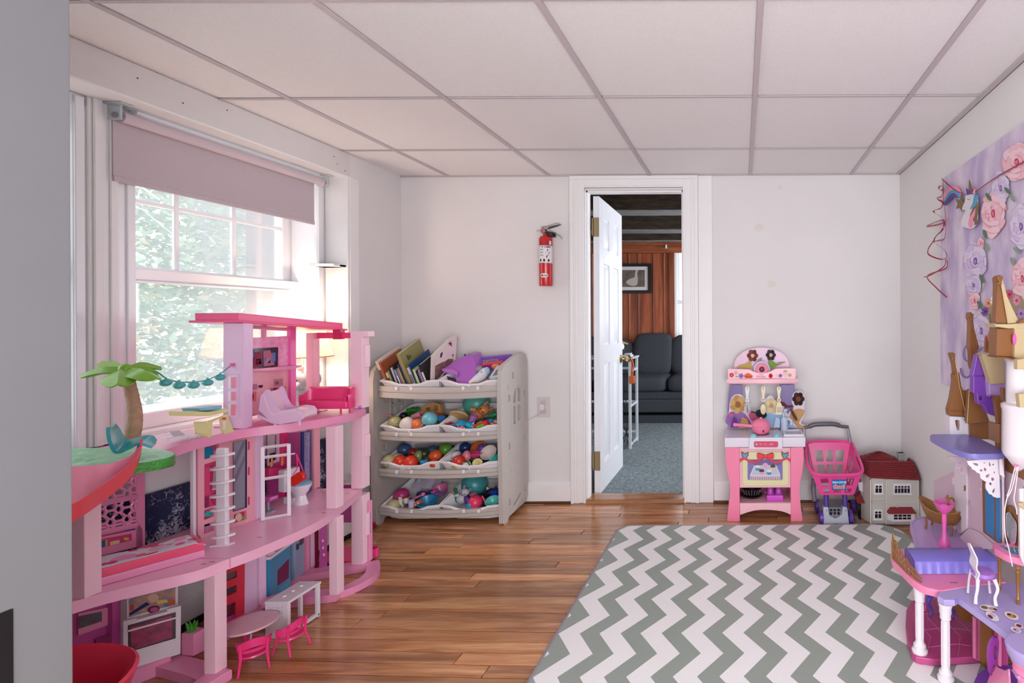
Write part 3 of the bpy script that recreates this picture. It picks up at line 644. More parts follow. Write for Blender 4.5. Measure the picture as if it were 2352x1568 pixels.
def pc(col): 
    k = 'print_%02x%02x%02x' % col
    if k not in pal: pal[k] = mat(k, col, rough=.8, spec=.2)
    return pal[k]
def blob(cu, cv, ru, rv, ang=0, n=14, jit=.12):
    out = []
    for k in range(n):
        t = 2*PI*k/n; j = 1+PR.uniform(-jit, jit)
        x = ru*j*math.cos(t); y = rv*j*math.sin(t)
        out.append((cu+x*math.cos(ang)-y*math.sin(ang), cv+x*math.sin(ang)+y*math.cos(ang)))
    return out
def rose(cu, cv, ru, rv, cols, ang=0):
    """layered petals, outer to inner: cols = (glow, outer, mid, dark)"""
    g = B()
    d = .0105; bs = {c: B() for c in cols}
    def add(pts, c, d_):
        bs[c].prism([at(u, v, X=TX-d_) for u, v in pts], (.0002, 0, 0))
    add(blob(cu, cv, ru*1.05, rv*1.05, ang, 18, .08), cols[0], .0105)
    lv = 0
    for ring, (k, rad, sz) in enumerate(((7, .68, .42), (5, .40, .34), (4, .18, .26))):
        for j in range(k):
            a = 2*PI*j/k+ring*.5; px = cu+rad*ru*math.cos(a+ang); py = cv+rad*rv*math.sin(a+ang); lv += 1
            add(blob(px+PR.uniform(-1.6, 1.6), py+PR.uniform(-1.6, 1.8), ru*sz*1.05, rv*sz*1.04, a, 12, .06), cols[2] if ring == 2 else cols[4], .0108+lv*.00012)
            add(blob(px, py, ru*sz, rv*sz, a, 12, .14), cols[1] if (j+ring) % 2 else cols[0], .0109+lv*.00012)
    add(blob(cu, cv, ru*.2, rv*.2, 0, 10), cols[3], .0132); add(blob(cu-.5, cv, ru*.1, rv*.12, 0, 8), cols[2], .0134)
    for c, bb in bs.items(): bb.obj('printed_rose', pc(c), tap)
pk = ((240, 206, 216), (236, 188, 200), (222, 130, 152), (190, 66, 92), (226, 158, 176)); pu = ((222, 208, 230), (210, 193, 223), (172, 148, 198), (122, 88, 158), (190, 168, 210))
rose(2335, 372, 30, 42, pk, .2); rose(2298, 432, 17, 38, pu); rose(2281, 490, 24, 52, pk, .1); rose(2240, 600, 24, 42, pu); rose(2236, 655, 16, 26, pu)
rose(2238, 690, 11, 22, pk); rose(2254, 760, 17, 42, pu, -.2); rose(2252, 560, 7, 14, pk); rose(2345, 520, 22, 50, pu); rose(2348, 640, 20, 46, pk)
lf = pc((140, 162, 140)); ld = pc((96, 124, 100))
for (u, v, a) in ((2262, 538, 1.3), (2265, 568, 1.4), (2314, 438, .8), (2270, 452, 1.0), (2254, 640, 1.2), (2325, 455, 1.0), (2250, 700, 1.1), (2335, 575, .7), (2325, 600, 1.2)):
    flat(blob(u, v, 11, 4, a, 10, .05), lf if int(u) % 2 else ld, 'printed_leaf', .0145)
# flower basket print
basket = [(2266, 760), (2262, 725), (2268, 700), (2285, 680), (2300, 665), (2340, 668), (2352, 690), (2352, 780), (2285, 790)]
flat(basket, pc((168, 150, 132)), 'printed_basket', .0110)
for u in range(2272, 2350, 12): flat([(u, 720), (u+3, 720), (u+8, 785), (u+5, 785)], pc((128, 108, 92)), 'printed_shape', .0112)
def daisy(u, v, r_, c1, c2, n=7):
    b1 = B()
    for k in range(n):
        a = 2*PI*k/n; b1.prism([at(x, y, X=TX-.0116-.0002*k) for x, y in blob(u+r_*.55*math.cos(a), v+r_*.8*math.sin(a), r_*.42, r_*.35, a, 8, .05)], (.0002, 0, 0))
    b1.obj('printed_flower', pc(c1), tap); flat(blob(u, v, r_*.25, r_*.35, 0, 8), pc(c2), 'printed_flower_centre', .0136)
for a in ((2284, 690, 11, (236, 236, 240), (210, 190, 120), 9), (2270, 696, 9, (228, 160, 120), (180, 100, 80)), (2288, 665, 9, (70, 130, 196), (40, 80, 150)), (2262, 715, 9, (128, 84, 160), (80, 50, 120)), (2318, 676, 9, (210, 90, 130), (150, 40, 80)), (2335, 690, 10, (236, 150, 176), (190, 80, 110)), (2345, 720, 10, (190, 150, 210), (120, 80, 160)), (2300, 705, 8, (240, 220, 150), (200, 150, 80))): daisy(*a)
def line2(pts, w, m, name, d=.0112):
    q = bez([(u, v, 0) for u, v in pts], 6); b = B(); rows = []
    for i, a in enumerate(q):
        t = (q[min(i+1, len(q)-1)]-q[max(i-1, 0)]).normalized(); n_ = V((-t.y, t.x, 0))*w/2
        rows.append([at(a.x+n_.x, a.y+n_.y, X=TX-d), at(a.x-n_.x, a.y-n_.y, X=TX-d)])
    b.grid(rows); return b.obj(name, m, tap, solid=.0003)
sw = pc((128, 110, 176))
line2([(2240, 782), (2222, 790), (2213, 808), (2215, 824), (2226, 830), (2236, 822), (2238, 812)], 2.4, sw, 'printed_scroll')
line2([(2206, 845), (2208, 858), (2216, 866), (2228, 862), (2236, 848), (2238, 838)], 3, sw, 'printed_scroll')
line2([(2246, 808), (2256, 798), (2268, 806), (2262, 818)], 2.5, sw, 'printed_scroll')
line2([(2256, 640), (2262, 650), (2256, 668), (2246, 678)], 1.6, lf, 'printed_stem')
# ---------------------------------------------------------------- garland
ga = thing('party_garland', 'crimson string garland with curled ends pinned at the corner of the tapestry', 'garland', tuple(at(2168, 414, X=TX-.02)))
rib = gloss('crimson_ribbon', (150, 22, 62), rough=.25)
def strg(pts, name, w=.006, tw=0, d=.02):
    q = bez([tuple(at(u, v, X=TX-d-dd)) for u, v, dd in pts], 10); b = B(); rows = []
    for i, a in enumerate(q):
        t = (q[min(i+1, len(q)-1)]-q[max(i-1, 0)]).normalized(); k = V((1, 0, 0)); n_ = t.cross(k).normalized(); ang = tw*i/10
        n_ = (n_*math.cos(ang)+k*math.sin(ang))*w/2; rows.append([a+n_, a-n_])
    b.grid(rows); return b.obj(name, rib, ga, solid=.0006)
strg([(2163, 410, .0), (2185, 430, .0), (2208, 444, .0), (2222, 448, .0), (2240, 440, .0), (2290, 406, .0), (2352, 371, .0), (2420, 330, 0)], 'string', .005)
strg([(2166, 412, .0), (2166, 450, .0), (2172, 500, .0), (2170, 545, .0), (2156, 552, .01), (2142, 555, .0)], 'hanging_ribbon', .005)
strg([(2166, 416, 0), (2165, 436, .03), (2156, 434, .02), (2160, 426, -.01), (2168, 434, 0), (2164, 450, .03), (2152, 456, .02), (2166, 465, -.005), (2160, 478, .03), (2144, 486, .02), (2165, 500, -.005), (2166, 512, .02), (2128, 520, .02), (2165, 505, 0), (2166, 525, .01), (2148, 545, .02), (2145, 558, .02)], 'curled_ribbon', .008, .55)
strg([(2145, 552, .02), (2132, 572, .03), (2134, 585, .03), (2160, 595, .0), (2174, 590, 0), (2170, 575, 0), (2150, 560, .01)], 'curled_ribbon', .007, .2)
strg([(2172, 592, .0), (2168, 612, .01), (2136, 632, .03), (2122, 636, .02)], 'curled_ribbon', .006, .2)
strg([(2175, 598, 0), (2172, 616, 0), (2130, 634, .02), (2150, 660, .01), (2175, 683, .0)], 'curled_ribbon', .006, .15)
def pend(outline, m, parent, name, d, solid=.003):
    q = [at(u, v, X=TX-d) for u, v in outline]
    return B().prism(q, (-solid, 0, 0), .0004, 1).obj(name, m, parent)
rainbow = thing('rainbow_cutout', 'glitter rainbow cutout in pink, blue and purple on the garland', 'decoration', tuple(at(2190, 470, X=TX-.015)), group=None)
def bandarc(pts_o, pts_i): return [(p.x, p.y) for p in bez([(a, c, 0) for a, c in pts_o], 6)]+[(p.x, p.y) for p in bez([(a, c, 0) for a, c in pts_i], 6)][::-1]
O = [(2169, 455), (2175, 438), (2188, 428), (2200, 429), (2208, 442)]; I1 = [(2169, 463), (2178, 445), (2188, 436), (2197, 437), (2207, 447)]; I2 = [(2169, 468), (2179, 453), (2188, 444), (2196, 445), (2205, 455)]; I3 = [(2173, 472), (2181, 462), (2188, 454), (2195, 454), (2200, 454)]
pend(bandarc(O, I1), mat('felt_pink', (244, 150, 180), rough=.8), rainbow, 'pink_band', .016); pend(bandarc(I1, I2), mat('felt_blue', (84, 160, 196), rough=.8), rainbow, 'blue_band', .016); pend(bandarc(I2, I3), mat('felt_purple', (96, 72, 140), rough=.8), rainbow, 'purple_band', .016)
gold = mat('glitter_gold', (132, 104, 60), rough=.5, noise=.4, nscale=900)
sc_, rr2 = (2207, 468), (16, 22)
stp = [(sc_[0]+(13 if k % 2 == 0 else 6)*math.sin(k*PI/5+.3), sc_[1]-(19 if k % 2 == 0 else 9)*math.cos(k*PI/5+.3)) for k in range(10)]
stt = thing('star_cutout', 'gold glitter star cutout between the rainbow and the unicorn', 'decoration', tuple(at(2207, 468, X=TX-.013))); pend(stp, gold, stt, 'star', .0125)
un = thing('unicorn_cutout', 'white unicorn head cutout with a coloured mane on the garland', 'decoration', tuple(at(2230, 490, X=TX-.016)))
head = [(2222, 446), (2230, 442), (2240, 446), (2246, 456), (2247, 480), (2246, 505), (2240, 520), (2230, 525), (2216, 521), (2209, 515), (2213, 497), (2219, 484), (2216, 481), (2212, 483), (2212, 476), (2218, 462), (2219, 452)]
pend([(p.x, p.y) for p in bez([(a, c, 0) for a, c in head], 3, True)], mat('felt_white', (224, 216, 224), rough=.8), un, 'head', .018)
pend([(2226, 446), (2227, 412), (2234, 432), (2236, 446)], gold, un, 'horn', .021); pend([(2222, 448), (2220, 432), (2226, 437), (2236, 436), (2233, 444)], _m['felt_purple'], un, 'forelock', .0215); pend([(2234, 442), (2240, 434), (2240, 446)], _m['felt_pink'], un, 'ear', .0215)
pend([(2240, 444), (2247, 450), (2244, 470), (2236, 478), (2229, 480), (2236, 466)], _m['felt_blue'], un, 'mane', .0215); pend([(2246, 462), (2248, 485), (2245, 500), (2246, 512), (2240, 517), (2240, 506), (2232, 510), (2229, 495), (2236, 478)], gold, un, 'mane', .0212)
pend([(2242, 478), (2240, 495), (2236, 502), (2236, 515), (2229, 522), (2225, 515), (2228, 500)], _m['felt_pink'], un, 'mane', .0222)
line2_o = B(); line2_o.tube([at(u, v, X=TX-.0222) for u, v in ((2222, 457), (2225, 459), (2228, 457))], .0008, 5).ball(at(2216, 476, X=TX-.0222), .0012, 6); line2_o.obj('face_marks', blk, un)
# ---------------------------------------------------------------- play mat
MX0, MX1, MY0, MY1 = -.650, .832, 1.20, 2.690
mm_ = bpy.data.materials.new('chevron_vinyl'); mm_.use_nodes = True; nt = mm_.node_tree; N = nt.nodes; L = nt.links; b_ = N['Principled BSDF']; b_.inputs['Roughness'].default_value = .42
tc = N.new('ShaderNodeTexCoord'); sp = N.new('ShaderNodeSeparateXYZ'); L.new(tc.outputs['Object'], sp.inputs[0])
def mth(op, a, bb=None):
    n = N.new('ShaderNodeMath'); n.operation = op
    for i, q in enumerate((a, bb)):
        if q is None: continue
        if isinstance(q, (int, float)): n.inputs[i].default_value = q
        else: L.new(q, n.inputs[i])
    return n.outputs[0]
MC = V(((MX0+MX1)/2, (MY0+MY1)/2, 0))
yy = mth('ADD', sp.outputs[1], MC.y-2.196+1.0776*2); pp = mth('PINGPONG', yy, .10776)
xx = mth('ADD', sp.outputs[0], MC.x+.6433+1.426)
s1 = mth('SUBTRACT', xx, mth('MULTIPLY', pp, .715)); fr_ = mth('FRACT', mth('DIVIDE', s1, .1426)); wh = mth('LESS_THAN', fr_, .52)
mx = N.new('ShaderNodeMix'); mx.data_type = 'RGBA'; mx.inputs[6].default_value = (*lin((152, 161, 153)), 1); mx.inputs[7].default_value = (*lin((245, 243, 244)), 1); L.new(wh, mx.inputs[0]); L.new(mx.outputs[2], b_.inputs['Base Color'])
n1 = N.new('ShaderNodeTexVoronoi'); n1.inputs['Scale'].default_value = 170; L.new(tc.outputs['Object'], n1.inputs['Vector']); bp = N.new('ShaderNodeBump'); bp.inputs['Strength'].default_value = .18; bp.inputs['Distance'].default_value = .002; L.new(n1.outputs['Distance'], bp.inputs['Height']); L.new(bp.outputs[0], b_.inputs['Normal'])
pm_ = thing('play_mat', 'grey and white chevron play mat with rounded corners on the oak floor', 'mat', (MC.x, MC.y, 0))
lp = rrect(MX0, MX1, MY0, MY1, .075, 8); lp = lp[:0]+lp
lp2 = [(x, y) for x, y in arc2(MX1-.15, MY1-.15, .15, 0, PI/2, 10)]+[q for q in rrect(MX0, MX1, MY0, MY1, .07, 8)[9:]]
B().prism([(x, y, .002) for x, y in lp2], (0, 0, .012)).obj('mat_sheet', mm_, pm_)
B().tube([(x, y, .0085) for x, y in lp2], .0075, 8, closed=True).obj('edge_binding', mat('mat_binding', (150, 142, 150), rough=.6), pm_)
# ---------------------------------------------------------------- toy organizer with bins
gp = mat('organizer_grey', (190, 184, 179), rough=.42, noise=.03, nscale=30); bw = mat('bin_white', (240, 237, 240), rough=.35)
og = thing('toy_organizer', 'pale grey plastic toy organizer with tilted white bins in the corner', 'shelf', (-1.64, 2.72, 0))
prof = [(2.745, 0), (2.728, .012), (2.722, .3), (2.712, .55), (2.712, .78), (2.722, .835), (2.76, .868), (2.874, .901), (2.976, .919), (3.025, .905), (3.048, .86), (3.05, .06), (3.03, .03), (2.80, .022), (2.785, 0)]
def sq(y, z, a=.012, b_=.018): return [(y-a, z-b_), (y+a, z-b_), (y+a, z+b_), (y-a, z+b_)]
hol = [sq(2.857, .795, .009), sq(2.81, .675, .009), sq(3.01, .675, .009), [(2.857, .64), (2.895, .64), (2.895, .72), (2.88, .712), (2.865, .69)], [(2.915, .64), (2.955, .64), (2.95, .69), (2.935, .712), (2.915, .72)],
       [(2.86, .52), (2.893, .52), (2.893, .62), (2.86, .62)], [(2.917, .53), (2.95, .53), (2.95, .62), (2.917, .62)], sq(2.81, .41, .009), sq(3.01, .41, .009), sq(2.81, .10, .009), sq(3.01, .11, .009), [(2.86, .055), (2.95, .095), (2.95, .11), (2.86, .07)]]
for X in (-1.997, -1.312):
    b = B(); holed(b, prof, hol, lambda a, c: (X, a, c), (.022, 0, 0)); o = b.obj('side_panel', gp, og)
    X2 = X+.022 if X > -1.5 else X+.022
    d = B()
    for (y, z, r) in ((2.80, .735, .011), (3.0, .765, .011), (2.80, .375, .011), (3.0, .57, .012), (2.80, .045, .011), (3.0, .02+.04, .011), (2.86, .30, .05), (2.93, .27, .04)):
        d.tube([(X2, p[0], p[1]) for p in circ(y, z, r, 16)], .0022, 5, closed=True)
    d.tube([(X2, p[0], p[1]) for p in arch(2.84, 2.97, .5, .735)], .003, 5, closed=True)
    for k in (0, .018): d.tube([(X2, 2.84, .03+k), (X2, 2.96, .075+k)], .0025, 5)
    d.obj('embossing', gp, o, kind='stuff')
RZ = [(.781, .690, .755), (.538, .462, .508), (.340, .264, .306), (.103, .052, .094)]
for (zr, z0, z1) in RZ:
    b = B(); rows = []
    for i in range(17):
        t = i/8-1; x = -1.643+t*.329; y = 2.748-.03*(1-t*t); dz = -.008*(1-t*t)
        rows.append([(x, y+.03, z1+dz), (x, y+.004, z1+dz), (x, y, z1-.006+dz), (x, y, (z0+z1)/2+.004+dz), (x, y+.004, (z0+z1)/2+dz), (x, y+.002, z0+.004+dz), (x, y+.006, z0+dz), (x, y+.03, z0+dz), (x, y+.03, z1+dz)])
    b.grid(rows); rl = b.obj('front_rail', gp, og)
    for xx in (-1.86, -1.78, -1.50, -1.42): B().box(xx-.007, xx+.007, 2.722, 2.727, z1-.022, z1-.002, .002, 1).obj('bin_clip', bw, rl)
    B().box(-1.975, -1.312, 2.995, 3.02, z0+.085, z1+.075, .004).obj('rear_rail', gp, og)
    B().box(-1.975, -1.312, 2.76, 2.775, z0+.01, z1-.002, .002).obj('rear_rail', gp, og) if 0 else None
def make_bin():
    b = B(); w = .161; dp = .30
    def loop(w_, y0, y1, z, dip=0, r=.03):
        out = []
        fr = [(-w_, 0), (-w_+.055, .0), (-w_+.10, 1), (0, 1.15), (w_-.10, 1), (w_-.055, .0), (w_, 0)]
        for i, (x, k) in enumerate(fr): out.append((x, y0+(.012 if i in (0, 6) else 0), z-dip*k))
        out += [(w_, y1-r, z), (w_-r*.3, y1-r*.3, z), (w_-r, y1, z), (-w_+r, y1, z), (-w_+r*.3, y1-r*.3, z), (-w_, y1-r, z)]
        return out
    L_ = [loop(.0, .14, .15, -.085, r=.0), loop(w-.03, .03, dp-.03, -.085), loop(w-.012, .012, dp-.012, -.005, .018), loop(w-.006, .006, dp-.006, .002, .018), loop(w, 0, dp, 0, .018), loop(w, 0, dp, -.008, .018), loop(w-.006, .006, dp-.006, -.010, .018), loop(w-.026, .027, dp-.027, -.092), loop(.0, .14, .15, -.092, r=0)]
    b.grid(L_, True)
    return b
bins = []
names = ['top left white bin packed with picture books', 'top right white bin holding purple toys', 'second row left white bin with balls and a bowl', 'second row right white bin under the teal ball', 'third row left white bin full of coloured balls', 'third row right white bin of cups and balls', 'bottom left white bin with a magenta ball', 'bottom right white bin with a dotted pink ball']
TILT = math.radians(15)
for r in range(4):
    for c in range(2):
        t = thing('storage_bin', names[r*2+c], 'bin', ((-1.80, -1.476)[c], 2.73, RZ[r][0]), (TILT, 0, 0), 'white bins on the toy organizer')
        if not bins:
            make_bin().obj('bin_tub', bw, t, world=False); src = t
            B().box(-.006, .006, -.001, .002, -.04, -.02, .001, 1).obj('lip_tab', bw, t, world=False)
        else:
            for ch in src.children: o = ch.copy(); COL.objects.link(o); o.parent = t
        bins.append(t)
def bp(u, v, row, lift=0.0):
    p = at(u, v, Y=1.0); d = (p-V((0, 0, EYE))); k = math.tan(TILT); zr = RZ[row][0]
    Y = (zr-.012+lift-k*2.73-EYE)/(d.z-k); Y = max(2.745, min(3.0, Y))
    return V((d.x*Y, Y, EYE+d.z*Y)), Y/F
def c5(x, y): return 820+x/5.6, 740+y/5.6
def c6(x, y): return 820+x/5.6, 980+y/5.6
def pl_(col, **k):
    n = 'plastic_%02x%02x%02x' % col
    return gloss(n, col, **k)
TG = {}
def toy(kind, row, xy, r, col, label, cat='toy', name=None, col2=None, ang=0, cc=None, lift=0, tilt=0):
    u, v = (cc or (c5 if row < 2 else c6))(*xy); c, s = bp(u, v, row, lift); r = r/5.6*s
    if c.y-r*.9 < 2.744: k_ = (2.744+r*.9)/c.y; c = V((0, 0, EYE))+(c-V((0, 0, EYE)))*k_
    m = pl_(col); m2 = pl_(col2) if col2 else m
    nm = name or {'ball': 'toy_ball', 'egg': 'toy_egg', 'bowl': 'toy_bowl', 'cup': 'toy_cup', 'block': 'toy_block', 'fish': 'toy_fish', 'ring': 'toy_ring', 'rod': 'toy_stick', 'plush': 'plush_toy', 'gem': 'toy_gem', 'disc': 'toy_disc'}[kind]
    t = thing(nm, label, cat, tuple(c-V((0, 0, r))))
    R_ = Matrix.Rotation(ang, 4, 'Y') @ Matrix.Rotation(tilt, 4, 'X')
    b = B(); b.M = Matrix.Translation(c) @ R_
    def part(n_, mm=None): b.obj(n_, mm or m, t)
    if kind == 'ball':
        b.ball((0, 0, 0), r, 20); part('ball')
        if col2: b = B(); b.M = Matrix.Translation(c) @ R_; b.tube([(r*1.004*math.cos(a), r*1.004*math.sin(a), 0) for a in [2*PI*k/20 for k in range(20)]], r*.03, 4, True); part('seam', m2)
    elif kind == 'egg':
        b.lathe([(r*.86*math.sin(PI*k/10)*(1+.12*math.cos(PI*k/10)), -r*math.cos(PI*k/10)*1.15) for k in range(11)], n=18); part('shell')
        if col2: b = B(); b.M = Matrix.Translation(c) @ R_; b.tube([(r*.875*math.cos(a), r*.875*math.sin(a), 0) for a in [2*PI*k/20 for k in range(20)]], r*.035, 4, True); part('seam', m2)
    elif kind == 'bowl':
        b.lathe([(0, -r*.62), (r*.45, -r*.58), (r*.82, -r*.2), (r, r*.3), (r*.93, r*.3), (r*.75, -r*.1), (r*.4, -r*.45), (0, -r*.5)], n=22); part('bowl')
    elif kind == 'cup':
        b.lathe([(0, -r), (r*.6, -r), (r*.75, r), (r*.66, r), (r*.5, -r*.8), (0, -r*.8)], n=18); part('cup')
    elif kind == 'block':
        b.box(-r, r, -r*.55, r*.55, -r*.5, r*.5, r*.14); part('block')
        b = B(); b.M = Matrix.Translation(c) @ R_; b.box(-r*.55, r*.55, -r*.58, r*.58, -r*.2, r*.2, r*.04, 1).box(-r*.5, r*.2, -r*.3, r*.3, r*.4, r*.62, r*.05, 1); part('inset', m2)
    elif kind == 'gem':
        b.lathe([(0, -r), (r*.8, -r*.2), (r, r*.2), (r*.6, r*.6), (0, r*.62)], n=7); b.obj('gem', m, t, ang=5)
    elif kind == 'disc':
        b.lathe([(0, -r*.14), (r*.9, -r*.14), (r, 0), (r*.9, r*.14), (0, r*.14)], n=22); part('disc')
        b = B(); b.M = Matrix.Translation(c) @ R_; b.lathe([(r*.4, r*.13), (r*.42, r*.2), (r*.2, r*.3), (0, r*.34)], n=16); part('button', m2)
    elif kind == 'ring':
        b.tube([(r*math.cos(a), 0, r*math.sin(a)) for a in [PI*k/14 for k in range(15)]], r*.14, 8); part('handle')
        b = B(); b.M = Matrix.Translation(c) @ R_; b.ball((r, 0, -r*.05), r*.2, 8).ball((-r, 0, -r*.05), r*.2, 8); b.obj('ends', m2, t, kind='stuff')
    elif kind == 'rod':
        b.tube([(-r, 0, 0), (-r*.3, 0, r*.06), (r*.5, 0, 0), (r, 0, 0)], [r*.16, r*.2, r*.15, r*.22], 8); part('stick')
        b = B(); b.M = Matrix.Translation(c) @ R_; b.ball((r, 0, 0), r*.28, 8); part('tip', m2)
    elif kind == 'fish':
        b.ball((0, 0, 0), (r, r*.45, r*.5), 14); part('body')
        b = B(); b.M = Matrix.Translation(c) @ R_
        b.prism([(r*.8, -r*.05, 0), (r*1.45, -r*.05, r*.45), (r*1.3, -r*.05, 0), (r*1.45, -r*.05, -r*.45)], (0, r*.1, 0), r*.02, 1); part('tail')
        b = B(); b.M = Matrix.Translation(c) @ R_; b.prism([(-r*.1, -r*.05, r*.4), (r*.2, -r*.05, r*.85), (r*.45, -r*.05, r*.35)], (0, r*.1, 0), r*.02, 1); part('fin', m2)
    elif kind == 'plush':
        b.ball((0, 0, -r*.5), (r*.62, r*.5, r*.6), 12); part('body')
        h_ = B(); h_.M = Matrix.Translation(c) @ R_; h_.ball((0, -r*.1, r*.45), (r*.52, r*.5, r*.48), 14); h_ = h_.obj('head', m, t)
        for sx in (-1, 1):
            e = B(); e.M = Matrix.Translation(c) @ R_; e.ball((sx*r*.38, 0, r*.95), (r*.17, r*.1, r*.28), 8); e.obj('ear', m2, h_)
            e = B(); e.M = Matrix.Translation(c) @ R_; e.ball((sx*r*.2, -r*.55, r*.5), r*.07, 8); e.obj('eye', blk, h_)
            e = B(); e.M = Matrix.Translation(c) @ R_; e.tube([(sx*r*.5, 0, -r*.2), (sx*r*.85, -r*.2, -r*.45)], [r*.2, r*.16], 8); e.obj('paw', m, t)
        e = B(); e.M = Matrix.Translation(c) @ R_; e.ball((0, -r*.55, r*.32), (r*.2, r*.12, r*.14), 10); e.obj('snout', m2, h_)
    return t
# second row, left
toy('ball', 1, (490, 1290), 80, (176, 172, 122), 'olive ball with a seam at the left of the second row bin', 'ball', col2=(120, 116, 84))
toy('egg', 1, (645, 1315), 105, (226, 218, 214), 'large white egg shape with dark marks beside the olive ball', 'egg', col2=(50, 54, 90), ang=.5, tilt=.5)
toy('bowl', 1, (765, 1335), 95, (232, 226, 226), 'open white shell lined in orange below the blue ball', 'bowl', tilt=.7, col2=None)
toy('ball', 1, (775, 1305), 68, (226, 118, 70), 'orange ball lying in the open white shell', 'ball')
toy('bowl', 1, (915, 1275), 120, (172, 112, 84), 'brown bowl cradling the pale blue ball', 'bowl', tilt=.6)
toy('ball', 1, (935, 1240), 92, (116, 190, 208), 'pale blue ball sitting in the brown bowl', 'ball', lift=.025)
toy('cup', 1, (775, 1200), 62, (236, 156, 186), 'light pink cup lying behind the open white shell', 'cup', ang=1.2)
toy('block', 1, (760, 1150), 100, (42, 132, 42), 'bright green crate toy at the back of the second row bin', 'crate', name='toy_crate', col2=(28, 96, 34))
toy('ball', 1, (600, 1205), 50, (26, 26, 34), 'black ball behind the olive ball', 'ball')
toy('ring', 1, (400, 1275), 80, (228, 138, 136), 'pink hoop handle at the far left of the second row bin', 'handle', ang=-.3, col2=(236, 190, 190))
toy('gem', 1, (1075, 1235), 62, (52, 128, 200), 'blue faceted toy to the right of the pale blue ball', 'toy')
toy('cup', 1, (1015, 1200), 45, (226, 96, 56), 'orange cup beside the tan toy truck', 'cup', ang=.4)
u, v = c5(940, 1120); c, s = bp(u, v, 1, .03); c.y += .03
t = thing('toy_truck', 'tan toy truck with square windows at the back of the second row bin', 'truck', tuple(c-V((0, 0, .03))))
def tkf(a, z): return (c.x+a*.9, c.y-.02, c.z+z*.9)
b = B(); holed(b, [(-.065, -.03), (.02, -.03), (.06, -.03), (.062, .0), (.055, .03), (.02, .042), (-.01, .04), (-.04, .02), (-.065, .012)], [[(-.035, -.012), (-.008, -.012), (-.008, .012), (-.035, .008)], [(.015, -.01), (.045, -.01), (.04, .024), (.018, .026)]], tkf, (0, .04, 0)); b.obj('truck_body', pl_((190, 146, 92)), t)
for a in (-.04, .035): B().cyl((c.x+a, c.y-.03, c.z-.035), (c.x+a, c.y+.03, c.z-.035), .014).obj('wheel', pl_((214, 92, 44)), t)
# second row, right
toy('ball', 1, (1540, 1040), 165, (86, 172, 158), 'large teal ball at the back of the second row right bin', 'ball')
toy('plush', 1, (1590, 1160), 135, (214, 132, 72), 'orange animal figure with small horns lying in the second row bin', 'figure', name='animal_figure', col2=(196, 108, 56), ang=.9)
toy('cup', 1, (1645, 1080), 36, (60, 176, 190), 'tiny teal hat on the orange animal figure', 'hat', name='toy_hat', lift=.035)
toy('disc', 1, (1310, 1195), 118, (204, 168, 110), 'tan sun shaped toy with a lilac dome in its middle', 'toy', name='sun_toy', col2=(206, 176, 214), tilt=-.7, lift=.01)
toy('rod', 1, (1440, 1130), 70, (110, 60, 160), 'purple bottle toy standing behind the sun shaped toy', 'bottle', name='toy_bottle', ang=1.1, col2=(230, 226, 236))
toy('bowl', 1, (1170, 1300), 52, (178, 66, 48), 'small brick red bowl at the left of the second row right bin', 'bowl')
toy('bowl', 1, (1345, 1310), 82, (40, 150, 196), 'blue upturned dome cup at the front of the second row right bin', 'bowl', tilt=PI-.3)
toy('fish', 1, (1460, 1335), 85, (32, 156, 190), 'bright teal fish toy in the second row right bin', 'fish', col2=(120, 200, 226), ang=.5)
toy('block', 1, (1610, 1325), 92, (206, 50, 38), 'red toy block with a green top in the second row right bin', 'block', col2=(84, 184, 70), ang=-.35)
toy('gem', 1, (1712, 1275), 55, (44, 132, 196), 'blue cone toy right of the red toy block', 'toy')
toy('fish', 1, (1745, 1200), 75, (36, 132, 74), 'dark green dinosaur toy beside the orange animal figure', 'dinosaur', name='toy_dinosaur', col2=(30, 110, 60), ang=-.4)
toy('cup', 1, (1490, 1250), 60, (176, 108, 184), 'sparkly lilac beaker between the sun toy and the orange figure', 'cup', ang=.4)
toy('fish', 1, (1235, 1330), 60, (98, 90, 160), 'violet fish shape below the brick red bowl', 'fish', ang=-.3)
toy('plush', 1, (1330, 1355), 48, (232, 138, 160), 'pink and white spotted figure under the blue dome cup', 'figure', name='small_figure', col2=(236, 226, 226), ang=1.2)
toy('plush', 1, (1775, 1300), 55, (214, 150, 100), 'tan little figure by the organizer side in the second row', 'figure', name='small_figure', col2=(60, 110, 190), ang=.5)
# third row, left
for (x, y, r, col, lab, c2) in [(610, 295, 85, (58, 88, 132), 'dusty blue ball at the back left of the third row bin', None), (415, 440, 82, (186, 182, 138), 'cream green ball at the front left of the third row bin', None), (530, 405, 68, (160, 158, 112), 'olive green ball behind the two red balls', None),
        (552, 440, 78, (214, 60, 44), 'glossy red ball left of the front red ball', None), (690, 452, 86, (222, 66, 46), 'front red ball over the middle of the third row bin lip', None), (722, 335, 62, (146, 40, 38), 'dark red ball behind the front red ball', None), (975, 300, 62, (40, 84, 138), 'deep blue ball behind the orange basketball', None),
        (1010, 370, 78, (220, 96, 50), 'small orange toy basketball with black seams', (60, 36, 30)), (1135, 290, 82, (92, 150, 52), 'green ball at the back right of the third row bin', None), (980, 470, 52, (218, 72, 48), 'orange red ball below the toy basketball', None), (600, 520, 50, (222, 214, 206), 'white ball peeping out under the front red ball', None)]:
    toy('ball', 2, (x, y), r, col, lab, 'ball', col2=c2, tilt=.6)
toy('egg', 2, (785, 375), 66, (130, 152, 84), 'matt green egg behind the dark shiny ball', 'egg', ang=.3)
toy('ball', 2, (865, 345), 68, (52, 62, 44), 'dark mirrored ball in the middle of the third row bin', 'ball', col2=(150, 170, 60), tilt=1.0)
toy('fish', 2, (865, 460), 62, (34, 136, 196), 'bright blue fish toy by the front of the third row bin', 'fish', col2=(60, 170, 220), ang=.3)
